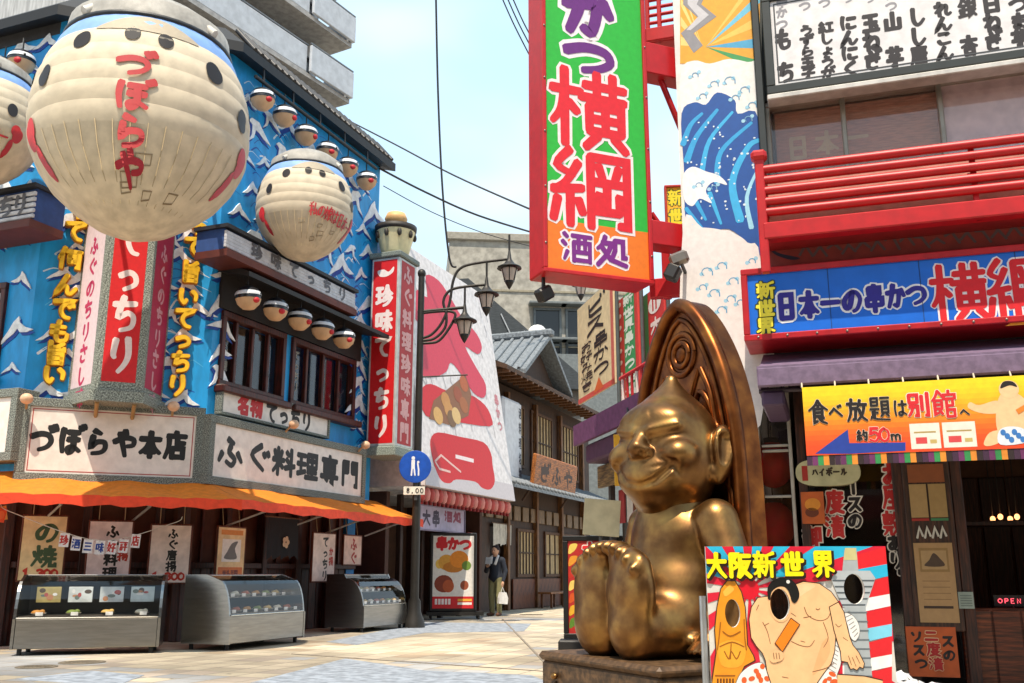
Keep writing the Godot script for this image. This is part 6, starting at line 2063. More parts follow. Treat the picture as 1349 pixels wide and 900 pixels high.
	pr.blob([V(0.02, r[2] * 0.8), V(0.12, r[2] * 0.55), V(0.3, r[2] * 0.3), V(0.22, r[2] * 0.25), V(0.08, r[2] * 0.5)], C("1f2238"), 1)
	for k in 16:
		pr.line(PackedVector2Array([V(0.3 + k * 0.13, r[2] * rng.randf_range(0.3, 0.7)), V(0.36 + k * 0.13, r[2] * rng.randf_range(0.5, 0.9)), V(0.42 + k * 0.13, r[2] * rng.randf_range(0.2, 0.5))]), 0.025, C("5a4a50"), 1 + (k % 3) * 0.1)
	printed(fb, "painted_marks", pr)
	# blue sign
	r = area(FR, 977, 1480, 333, 433, 0.62)
	b0 = ll(r, FR)
	var bs := sign_panel("blue_sign", "long bright blue restaurant sign with navy, yellow and huge red characters", r, 0.6, 0.06, mat("b3141d", 0.4), mat("0d66d0", 0.4, 0.0, 0.95))
	pr = Print.new(self)
	for k in 3:
		g_at(pr, FR, b0, 0.62, "新世界"[k], 1009, 383 + k * 24, 25, 23, 0.15, C("f3e23c"), C("1d3a22"), 0.14)
	var xs := [1036, 1066, 1094, 1122, 1152, 1180, 1207]
	for k in 7:
		g_at(pr, FR, b0, 0.62, "日本一の串かつ"[k], xs[k], 404 - k * 2.6, 28, 38 - k * 0.8, 0.2, C("2a1f8c"), C("f2f2f4"), 0.16)
	g_at(pr, FR, b0, 0.62, "横", 1263, 385, 78, 80, 0.125, C("dc1620"), C("f6eef0"), 0.07)
	g_at(pr, FR, b0, 0.62, "綱", 1338, 379, 80, 84, 0.125, C("dc1620"), C("f6eef0"), 0.07)
	var by := on(FR, 1349, 425, 0.62) - b0
	pr.poly(PackedVector2Array([by + V(-0.15, -0.02), by + V(0.3, 0.2), by + V(0.3, -0.02)]), C("f2a22c"), 0.5)
	printed(bs, "lettering", pr)
	for k in 3:
		part(bs, "panel_joint", MB.new().box(Vector3(r[1] * (k + 1) / 4.0, r[2] / 2, 0.0), Vector3(0.005, r[2] - 0.12, 0.008)), mat("1c3a5c", 0.8))
	for k in 12:
		part(bs, "bolt", MB.new().lathe([V(0.012, 0), V(0.011, 0.006), V(0.001, 0.009)], 8), mat("8a8078", 0.4, 0.7), Transform3D(Basis(Vector3.RIGHT, PI / 2), Vector3(r[1] * (k + 0.5) / 12, 0.03, 0.03)))
	# purple awning
	var pur := mat("75617b", 0.7, 0.0, 0.85, Vector3.ONE * 0.8)
	var v1 := on(FR, 1170, 472, 1.15).y
	var v0 := on(FR, 1170, 499, 1.15).y
	var ua := on(FR, 997, 490, 1.15).x
	var aw := thing("purple_awning", "dusty purple awning above the dark restaurant front", "awning", FR)
	part(aw, "canopy", extrude_u(PackedVector2Array([V(0.0, v1 + 0.35), V(0.75, v1 + 0.07), V(1.15, v1), V(1.15, v1 - 0.03), V(0.0, v1 + 0.3)]), ua, U), pur)
	part(aw, "fascia", MB.new().cbox(Vector3((ua + U) / 2, (v0 + v1) / 2 - 0.01, 1.13), Vector3(U - ua, v1 - v0, 0.05), 0.015), pur)
	part(aw, "side_flap", MB.new().prism(PackedVector2Array([V(0.02, v1 + 0.3), V(1.12, v1 - 0.03), V(1.12, v0), V(0.02, v0 - 0.1)]), 0.0, 0.02), pur, Transform3D(Basis(Vector3(0, 0, 1), Vector3(0, 1, 0), Vector3(-1, 0, 0)), Vector3(ua + 0.02, 0, 0)))
	part(aw, "rail", MB.new().tube([Vector3(ua, v0 - 0.02, 1.0), Vector3(U, v0 - 0.02, 1.0)], 0.025, 6), mat("3a2c3c", 0.5))
	part(aw, "end_bracket", MB.new().cbox(Vector3(ua + 0.12, v0 - 0.1, 0.55), Vector3(0.2, 0.14, 1.0), 0.02), mat("4a3350", 0.6))
	# yellow banner with fringe
	r = area(FR, 1059, 1440, 500, 594, 1.2)
	b0 = ll(r, FR)
	var bw: float = r[1]
	var bh: float = r[2]
	var bn := thing("yellow_banner", "yellow to orange cloth banner with a blue arrow hung from the purple awning", "banner", r[0])
	part(bn, "cloth", MB.new().span(Vector3(0, 0, -0.02), Vector3(bw, bh, 0)), mat("f0c020", 0.7, 0.0, 0.95))
	pr = Print.new(self)
	for k in 14:
		pr.rect(0, bh * k / 14, bw, bh * (k + 1) / 14, C("e8481c").lerp(C("f7d81a"), smoothstep(0.0, 1.0, (k + 0.5) / 14)), 0.5)
	for e in [["食", 1078, 541, 27, 32, 0], ["べ", 1101, 540, 20, 22, 0], ["放", 1129, 538, 28, 30, 0], ["題", 1159, 536, 28, 32, 0], ["は", 1186, 535, 20, 24, 0], ["別", 1210, 531, 30, 34, 1], ["館", 1244, 530, 32, 36, 1], ["へ", 1271, 540, 14, 14, 0]]:
		g_at(pr, FR, b0, 1.2, e[0], e[1], e[2] + 3, e[3], e[4], 0.13, C("d8202c" if e[5] else "191410"), C("f8ead0"), 0.06 if e[5] else 0.03)
	var arrow := PackedVector2Array()
	for e in [[1074, 601], [1117, 566], [1119, 584], [1193, 583], [1193, 594], [1119, 598]]:
		arrow.append(on(FR, e[0], e[1] - (3 if e[0] < 1100 else 0), 1.2) - b0)
	pr.poly(arrow, C("1f3f9c"), 1)
	for e in [["約", 1136, 574, 15, 0], ["5", 1151, 573, 21, 1], ["0", 1165, 573, 21, 1], ["m", 1180, 574, 15, 0]]:
		g_at(pr, FR, b0, 1.2, e[0], e[1], e[2], e[3], e[3], 0.15, C("d8202c" if e[4] else "191410"), C("f8ead0"), 0.05)
	for e in [[1201, 557, 1237, 592], [1244, 555, 1284, 590]]:
		var a := on(FR, e[0], e[3], 1.2) - b0
		var d := on(FR, e[2], e[1], 1.2) - b0
		pr.rect(a.x, a.y, d.x, d.y, C("f1e6d8"), 1)
		pr.rect(a.x + 0.03, lerpf(a.y, d.y, 0.62), d.x - 0.03, lerpf(a.y, d.y, 0.68), C("b39a5a"), 1.4)
		pr.rect(a.x + 0.04, lerpf(a.y, d.y, 0.2), lerpf(a.x, d.x, 0.55), lerpf(a.y, d.y, 0.45), C("d8484a"), 1.4)
		pr.rect(lerpf(a.x, d.x, 0.65), lerpf(a.y, d.y, 0.2), d.x - 0.03, lerpf(a.y, d.y, 0.35), C("c9b06a"), 1.4)
	var bq := func(px: float, py: float) -> Vector2:
		return on(FR, px, py, 1.2) - b0
	pr.blob([bq.call(1318, 520), bq.call(1336, 517), bq.call(1352, 528), bq.call(1362, 545), bq.call(1354, 575), bq.call(1330, 580), bq.call(1316, 572), bq.call(1312, 548)], C("efc795"), 1)
	pr.blob([bq.call(1314, 528), bq.call(1290, 534), bq.call(1278, 530), bq.call(1276, 538), bq.call(1296, 545), bq.call(1318, 543)], C("efc795"), 1.1)
	pr.blob([bq.call(1320, 568), bq.call(1304, 570), bq.call(1296, 584), bq.call(1302, 588), bq.call(1318, 582)], C("efc795"), 1.2)
	pr.oval(bq.call(1329, 513).x, bq.call(1329, 513).y, 0.075, 0.075, C("efc795"), 1.4)
	pr.blob([bq.call(1318, 512), bq.call(1322, 503), bq.call(1334, 503), bq.call(1340, 510), bq.call(1330, 508)], C("1c1612"), 1.8)
	pr.blob([bq.call(1316, 568), bq.call(1330, 562), bq.call(1350, 566), bq.call(1354, 582), bq.call(1318, 586)], C("dfe6ee"), 1.8)
	for k in 6:
		pr.oval(bq.call(1322 + k * 5, 574).x, bq.call(1322, 570 + (k % 3) * 5).y, 0.02, 0.025, C("3a78c0"), 2.2)
	pr.poly(PackedVector2Array([bq.call(1338, 540), bq.call(1352, 532), bq.call(1356, 537), bq.call(1342, 546)]), C("e8862c"), 2.2)
	printed(bn, "print", pr, move(0, 0, 0.002))
	var stripes := ["3d1f3a", "6a2a5c", "2f8a4a", "e08a2c", "2a1a1c"]
	for k in 48:
		part(bn, "fringe_strip", MB.new().span(Vector3(bw * k / 48, -0.085, -0.012), Vector3(bw * (k + 0.97) / 48, 0.0, -0.002)), mat(stripes[k % 5], 0.8))
	for k in 9:
		part(bn, "tie", MB.new().tube([Vector3(bw * k / 8, bh, -0.01), Vector3(bw * k / 8, bh + 0.06, -0.06)], 0.008, 4), mat("d8c8b0", 0.8))
	# plastic-wrapped bundle at the foot of the front
	var c3 := at_depth(1215, 905, 6.6)
	c3.y = 0
	var bag := thing("plastic_bag", "crumpled white plastic bag on the ground by the restaurant front", "bag", Transform3D(Basis(), c3))
	var sk := MB.new()
	for k in 14:
		var a := rng.randf() * TAU
		sk.ball(Vector3(cos(a) * 0.12, 0.1 + rng.randf() * 0.22, sin(a) * 0.1), Vector3(rng.randf_range(0.04, 0.12), rng.randf_range(0.05, 0.1), 0.08), 7, 5)
	for i in sk.v.size():
		sk.v[i] += sk.n[i] * rng.randf_range(-0.012, 0.012)
	part(bag, "sack", sk, mat("d5d5d6", 0.4))

func make_tall_sign() -> void:
	var p := at_depth(712, 350, 9.2)
	var F := upright(Vector3(p.x, 0, p.z), 0.93, -0.37)
	var r := area(F, 713, 850, -230, 366, 0)
	var w: float = r[1]
	var b0 := ll(r, F)
	var h: float = r[2]
	var red := mat("b80e18", 0.45, 0.0, 0.93, Vector3.ONE * 0.5)
	var o := thing("tall_sign", "tall green and orange projecting sign with huge red characters in a red case", "sign", r[0])
	part(o, "case", MB.new().cbox(Vector3(w / 2, h / 2, -0.19), Vector3(w - 0.01, h - 0.01, 0.36), 0.015), red)
	part(o, "frame", frame_bars(w, h, 0.045, -0.04, 0.03), red)
	var pr := Print.new(self)
	var ym: float = on(F, 780, 296, 0).y - b0.y
	pr.rect(0.045, 0.045, w - 0.045, ym, C("ef7a18"), 0.5)
	pr.rect(0.045, ym, w - 0.045, h - 0.045, C("27b53a"), 0.5)
	for e in [["か", 775, 18, 72, 66], ["つ", 775, 76, 72, 50]]:
		g_at(pr, F, b0, 0, e[0], e[1], e[2], e[3], e[4], 0.2, C("6a1f7e"), C("f3e9ee"), 0.15)
	g_at(pr, F, b0, 0, "横", 776, 145, 106, 108, 0.118, C("e0182c"), C("f6e6e8"), 0.075)
	g_at(pr, F, b0, 0, "綱", 778, 250, 108, 108, 0.118, C("e0182c"), C("f6e6e8"), 0.075)
	for e in [["酒", 760, 328], ["処", 806, 334]]:
		g_at(pr, F, b0, 0, e[0], e[1], e[2] - 2, 42, 42, 0.12, C("7a1f86"), C("f3e9ee"), 0.12)
	printed(o, "lettering", pr)
	for k in 9:
		for x in [0.022, w - 0.022]:
			part(o, "bolt", MB.new().lathe([V(0.012, 0), V(0.011, 0.006), V(0.001, 0.009)], 8), mat("8a8078", 0.4, 0.7), Transform3D(Basis(Vector3.RIGHT, PI / 2), Vector3(x, h * (k + 0.5) / 9, 0.03)))
	for e in [[62, 102], [293, 325]]:
		var y0 := on(F, 880, e[1], -0.1).y - b0.y
		var y1 := on(F, 880, e[0], -0.1).y - b0.y
		part(o, "beam", MB.new().cbox(Vector3(w + 0.34, (y0 + y1) / 2, -0.2), Vector3(0.78, y1 - y0, 0.24), 0.012), red)
	var yb := on(F, 870, 105, -0.2).y - b0.y
	part(o, "brace", MB.new().tube([Vector3(w + 0.3, yb, -0.2), Vector3(w + 0.62, yb - 0.75, -0.2)], 0.035, 7), red)
	part(o, "brace", MB.new().tube([Vector3(w + 0.15, yb - 1.6, -0.25), Vector3(w + 0.55, yb - 2.1, -0.25)], 0.03, 7), red)
	# flood lamps
	var fl := thing("flood_lamp", "black flood lamp hanging beneath the tall green sign", "flood lamp", F * move(on(F, 716, 385, -0.2).x, on(F, 716, 385, -0.2).y, -0.2), "black flood lamps")
	part(fl, "head", MB.new().cbox(Vector3(0, -0.02, 0), Vector3(0.16, 0.14, 0.14), 0.02), mat("151515", 0.5), Transform3D(Basis(Vector3(0.3, 0.1, 1).normalized(), 0.6), Vector3.ZERO))
	part(fl, "yoke", MB.new().tube([Vector3(0, 0.0, 0), Vector3(0, 0.16, 0)], 0.02, 6), mat("151515", 0.5))
	var fq := on(FR, 898, 350, 0.25)
	fl = thing("flood_lamp", "black flood lamp on the painted corner wall by the red beam", "flood lamp", FR * move(fq.x, fq.y, 0.25), "black flood lamps")
	part(fl, "head", MB.new().cbox(Vector3(-0.03, -0.12, 0.05), Vector3(0.14, 0.16, 0.14), 0.02), mat("151515", 0.5), Transform3D(Basis(Vector3(0.2, 0.2, 1).normalized(), -0.5), Vector3.ZERO))
	part(fl, "reflector", MB.new().cbox(Vector3(0, 0.08, 0.0), Vector3(0.2, 0.14, 0.1), 0.03), mat("8f867c", 0.3, 0.6), Transform3D(Basis(Vector3.BACK, 0.3), Vector3.ZERO))
	part(fl, "yoke", MB.new().tube([Vector3(0, 0.0, -0.26), Vector3(0, 0.02, 0.02)], 0.02, 6), mat("151515", 0.5))
	# red bracketwork low on the corner
	fq = on(FR, 872, 386, -0.5)
	var g := thing("red_bracket_frame", "red steel bracket frame at the painted wall's edge above the statue", "bracket", FR * move(fq.x, fq.y, -0.5))
	part(g, "upright", MB.new().cbox(Vector3(0.06, 0.3, 0), Vector3(0.09, 0.75, 0.09), 0.01), red)
	part(g, "cross_bar", MB.new().cbox(Vector3(0.12, 0.05, 0), Vector3(0.5, 0.22, 0.1), 0.01), red)
	part(g, "cross_bar", MB.new().cbox(Vector3(0.12, 0.62, 0), Vector3(0.5, 0.07, 0.08), 0.01), red)
	# little red balcony above
	fq = on(FR, 852, 58, -0.4)
	g = thing("small_red_balcony", "small red railed balcony at the painted wall behind the tall sign", "balcony", FR * move(fq.x, fq.y, -0.4))
	part(g, "beam", MB.new().cbox(Vector3(0.22, 0.09, 0), Vector3(0.5, 0.17, 0.1), 0.01), red)
	for k in 5:
		part(g, "rail", MB.new().tube([Vector3(0, 0.26 + k * 0.1, 0), Vector3(0.45, 0.26 + k * 0.1, 0)], 0.022, 7), red)
	for x in [0.02, 0.16]:
		part(g, "post", MB.new().cbox(Vector3(x, 0.4, 0), Vector3(0.05, 0.8, 0.05), 0.008), red)
	part(g, "deck", MB.new().span(Vector3(0, 0.0, -0.7), Vector3(0.47, 0.06, 0)), red)
	# small yellow sign beyond the painted wall
	p = at_depth(888, 272, 13.5)
	var FY := upright(Vector3(p.x, 0, p.z), 1, 0.1)
	r = area(FY, 876, 912, 244, 304, 0)
	g = sign_panel("small_yellow_sign", "small yellow sign with a red frame peeping from behind the painted wall", r, 0.1, 0.035, mat("b8301c", 0.5), mat("f0b41c", 0.5, 0.0, 0.95))
	pr = Print.new(self)
	pr.outlined("新世", r[1] * 0.38, r[2] * 0.72, V(0, -r[2] * 0.42), r[1] * 0.5, r[2] * 0.36, 0.16, C("f0d81c"), C("1f5a34"), 0.12, 1)
	printed(g, "lettering", pr)
	part(g, "pole", MB.new().tube([Vector3(r[1] * 0.8, -b0.y - 2.4, -0.12), Vector3(r[1] * 0.8, r[2] + 0.4, -0.12)], 0.05, 8), mat("8a8a8a", 0.5, 0.5))

func make_low_annex() -> void:
	var a := at_depth(755, 562, 13.6)
	var b := at_depth(850, 533, 10.7)
	var F := upright(Vector3(a.x, 0, a.z), b.x - a.x, b.z - a.z)
	var L := Vector2(b.x - a.x, b.z - a.z).length() + 1.2
	var top := a.y
	var o := thing("low_shop", "low side shop with a purple awning behind the bronze statue", "shop", F)
	var pur := mat("6a3a63", 0.7, 0.0, 0.85, Vector3.ONE * 0.8)
	part(o, "awning", extrude_u(PackedVector2Array([V(-1.5, top + 0.45), V(0, top), V(0, top - 0.28), V(-0.06, top - 0.28), V(-0.06, top - 0.03), V(-1.5, top + 0.4)]), 0, L), pur)
	part(o, "awning_box", MB.new().cbox(Vector3(L / 2 + 0.1, top - 0.42, -0.3), Vector3(L - 0.3, 0.26, 0.4), 0.03), mat("51304d", 0.7))
	part(o, "wall", MB.new().span(Vector3(-0.2, 0, -3.0), Vector3(L, top + 0.5, -2.8)), mat("2a1a16", 0.8))
	part(o, "roof", MB.new().span(Vector3(-0.2, top + 0.44, -3.0), Vector3(L, top + 0.56, -1.5)), mat("4a4440", 0.8))
	part(o, "end_wall", MB.new().span(Vector3(-0.2, 0, -2.8), Vector3(-0.1, top + 0.44, -1.2)), mat("3c2a22", 0.8))
	for x in [0.15, 1.6, 3.0]:
		part(o, "post", MB.new().cbox(Vector3(x, top / 2 - 0.15, -0.5), Vector3(0.08, top - 0.5, 0.08), 0.01), mat("4a4644", 0.6))
	part(o, "counter", MB.new().cbox(Vector3(L / 2, 0.5, -0.9), Vector3(L - 0.4, 1.0, 0.5), 0.02), wood("5a2a18"))
	part(o, "name_board", MB.new().cbox(Vector3(0.8, top - 0.72, -0.34), Vector3(1.4, 0.3, 0.06), 0.01), wood("8f7348", 0.6, false))
	for k in 9:
		part(o, "hanging_strip", MB.new().span(Vector3(0.2 + k * 0.34, top - 1.35, -0.6), Vector3(0.44 + k * 0.34, top - 0.9, -0.58)), mat(["a83a3a", "d8cfc4", "8a2430", "3a2a2c"][k % 4], 0.8))
	# hanging banners above the awning
	var specs := [["cream_banner", "tall cream banner with black brush characters and a red foot", 761, 809, 385, 520, 0], ["green_banner", "long red banner with a green strip of white characters", 814, 842, 385, 545, 1], ["striped_banner", "red banner with green edge and a round white crest", 846, 876, 380, 480, 2]]
	for s in specs:
		var z: float = -0.8 - 0.15 * s[6]
		var r := area(F, s[2], s[3], s[4], s[5], z)
		var w: float = r[1]
		var h: float = r[2]
		var t := thing(s[0], s[1], "banner", r[0])
		part(t, "cloth", MB.new().cbox(Vector3(w / 2, h / 2, -0.02), Vector3(w, h, 0.04), 0.01), mat(["ddc9a0", "cf3a34", "c8322f"][s[6]], 0.7, 0.0, 0.92))
		part(t, "pole", MB.new().tube([Vector3(w + 0.03, -0.8, -0.05), Vector3(w + 0.03, h + 0.1, -0.05)], 0.03, 7), mat("5a5f60", 0.5, 0.4))
		part(t, "arm", MB.new().tube([Vector3(-0.02, h, -0.03), Vector3(w + 0.04, h, -0.03)], 0.02, 6), mat("5a5f60", 0.5, 0.4))
		var pr := Print.new(self)
		match s[6]:
			0:
				pr.text("ビス", w * 0.52, h * 0.86, V(0, -h * 0.17), w * 0.62, h * 0.17, 0.17, C("1c1a16"), 1)
				pr.text("串かつ", w * 0.66, h * 0.5, V(0, -h * 0.14), w * 0.46, h * 0.14, 0.16, C("1c1a16"), 1)
				pr.text("お好み焼き", w * 0.26, h * 0.53, V(0, -h * 0.1), w * 0.36, h * 0.1, 0.15, C("26231d"), 1)
				pr.rect(0, 0, w, h * 0.05, C("d8564a"), 1)
				pr.rect(w * 0.93, 0, w, h, C("cf6a5c"), 1)
				pr.poly(PackedVector2Array([V(w * 0.45, h * 0.02), V(w * 0.72, h * 0.03), V(w * 0.6, h * 0.15)]), C("e0662c"), 2)
			1:
				pr.rect(w * 0.35, 0, w * 0.85, h, C("3f9a5c"), 1)
				for k in 9:
					pr.glyph("新世界串かつ酒処本"[k], w * 0.58, h * (0.94 - k * 0.108), w * 0.5, h * 0.09, 0.2, C("e6efe2"), 2)
				for k in 10:
					pr.oval(w * 0.15, h * (0.05 + 0.1 * k), w * 0.08, h * 0.02, C("f0dcd2"), 1)
			2:
				pr.rect(0, 0, w * 0.3, h, C("3f8a52"), 1)
				pr.oval(w * 0.6, h * 0.78, w * 0.28, h * 0.12, C("efe6e0"), 1)
				pr.rect(w * 0.5, h * 0.7, w * 0.56, h * 0.86, C("c8322f"), 1.6)
				pr.rect(w * 0.64, h * 0.7, w * 0.7, h * 0.86, C("c8322f"), 1.6)
				pr.text("大山", w * 0.62, h * 0.5, V(0, -h * 0.22), w * 0.5, h * 0.2, 0.2, C("efdcd4"), 1)
		printed(t, "print", pr, move(0, 0, 0.002))
	var rr := thing("red_railing", "red slatted railing on the low shop's awning roof", "railing", F * move(0.05, top + 0.15, -0.7))
	part(rr, "rail", MB.new().tube([Vector3(0, 0.55, 0), Vector3(2.8, 0.55, 0)], 0.03, 6), mat("c21f26", 0.5))
	for k in 14:
		part(rr, "slat", MB.new().cbox(Vector3(0.1 + k * 0.2, 0.28, 0), Vector3(0.05, 0.56, 0.03), 0.006), mat("c21f26" if k % 3 else "e8d8d0", 0.5))
	# notice board and yellow sign under the awning
	var p := at_depth(790, 680, 11.6)
	var FN := upright(Vector3(p.x, 0, p.z), 1, 0.08)
	var r := area(FN, 767, 815, 656, 704, 0)
	var nb := thing("notice_board", "blank cream notice board standing behind the statue's feet", "board", r[0])
	part(nb, "board", MB.new().cbox(Vector3(r[1] / 2, r[2] / 2, -0.015), Vector3(r[1], r[2], 0.03), 0.004), mat("c4b996", 0.7, 0.0, 0.92), Transform3D(Basis(Vector3.BACK, -0.08), Vector3.ZERO))
	part(nb, "pole", MB.new().tube([Vector3(r[1] / 2, -r[0].origin.y, -0.05), Vector3(r[1] / 2, r[2] * 0.8, -0.05)], 0.025, 7), mat("555555", 0.5, 0.5))
	part(nb, "foot", MB.new().lathe([V(0.2, 0), V(0.18, 0.04), V(0.03, 0.06)], 16, Vector3(r[1] / 2, -r[0].origin.y, -0.05)), mat("444444", 0.5, 0.5))
	p = at_depth(822, 608, 11.0)
	FN = upright(Vector3(p.x, 0, p.z), 1, 0.1)
	r = area(FN, 809, 850, 572, 640, 0)
	nb = thing("yellow_shop_sign", "yellow hanging sign behind the statue's cheek", "sign", r[0])
	part(nb, "board", MB.new().cbox(Vector3(r[1] / 2, r[2] / 2, -0.02), Vector3(r[1], r[2], 0.04), 0.006), mat("dca21c", 0.6))
	part(nb, "hanger", MB.new().tube([Vector3(r[1] / 2, r[2], -0.02), Vector3(r[1] / 2, r[2] + 0.35, -0.3)], 0.015, 6), mat("333333", 0.5))
	# black framed poster stand
	p = at_depth(742, 780, 13.8)
	FN = upright(Vector3(p.x, 0, p.z), 1, 0.1)
	r = area(FN, 742, 822, 706, 842, 0)
	var ps := thing("framed_poster_stand", "black framed poster stand with a fiery red food poster behind the statue's feet", "sign stand", r[0])
	var w: float = r[1]
	var h: float = r[2]
	part(ps, "panel", MB.new().box(Vector3(w / 2, h / 2, -0.03), Vector3(w - 0.04, h - 0.04, 0.04)), mat("b3201c", 0.5))
	part(ps, "frame", frame_bars(w, h, 0.07, -0.06, 0.02), mat("151515", 0.4))
	part(ps, "base", MB.new().cbox(Vector3(w / 2, -r[0].origin.y / 2 - 0.02, -0.03), Vector3(w + 0.14, r[0].origin.y + 0.02, 0.42), 0.02), mat("1c1b1b", 0.5))
	var pr := Print.new(self)
	pr.rect(0.07, 0.07, w - 0.07, h - 0.07, C("b8241e"), 0.3)
	for k in 7:
		pr.blob([V(0.08, h * (0.1 + k * 0.12)), V(0.17, h * (0.14 + k * 0.12)), V(0.2, h * (0.2 + k * 0.12)), V(0.1, h * (0.19 + k * 0.12))], C(["5f8a2c", "e8b02c", "d8581c", "f0cf6a", "c9301c", "e89a2c", "f0d060"][k]), 0.8)
	pr.outlined("大串", w * 0.45, h * 0.86, V(w * 0.28, 0), w * 0.26, h * 0.16, 0.16, C("e8242c"), C("f4e6dc"), 0.1, 1)
	printed(ps, "poster", pr)

func bronze() -> StandardMaterial3D:
	if not mats.has("bronze"):
		var m := StandardMaterial3D.new()
		m.metallic = 0.92
		m.roughness = 0.34
		var f := FastNoiseLite.new()
		f.seed = 21
		f.frequency = 0.012
		f.fractal_octaves = 5
		var t := NoiseTexture2D.new()
		t.width = 512; t.height = 512; t.seamless = true
		t.noise = f
		var g := Gradient.new()
		g.set_color(0, C("543823")); g.set_color(1, C("b08a4c"))
		g.add_point(0.5, C("815e38"))
		t.color_ramp = g
		m.albedo_texture = t
		m.uv1_triplanar = true
		m.uv1_scale = Vector3.ONE * 0.9
		var r := NoiseTexture2D.new()
		r.width = 512; r.height = 512; r.seamless = true
		var f2 := FastNoiseLite.new()
		f2.seed = 5
		f2.frequency = 0.03
		r.noise = f2
		var g2 := Gradient.new()
		g2.set_color(0, Color(0.7, 0.7, 0.7)); g2.set_color(1, Color(1, 1, 1))
		r.color_ramp = g2
		m.roughness_texture = r
		m.roughness = 0.42
		mats["bronze"] = m
	return mats["bronze"]

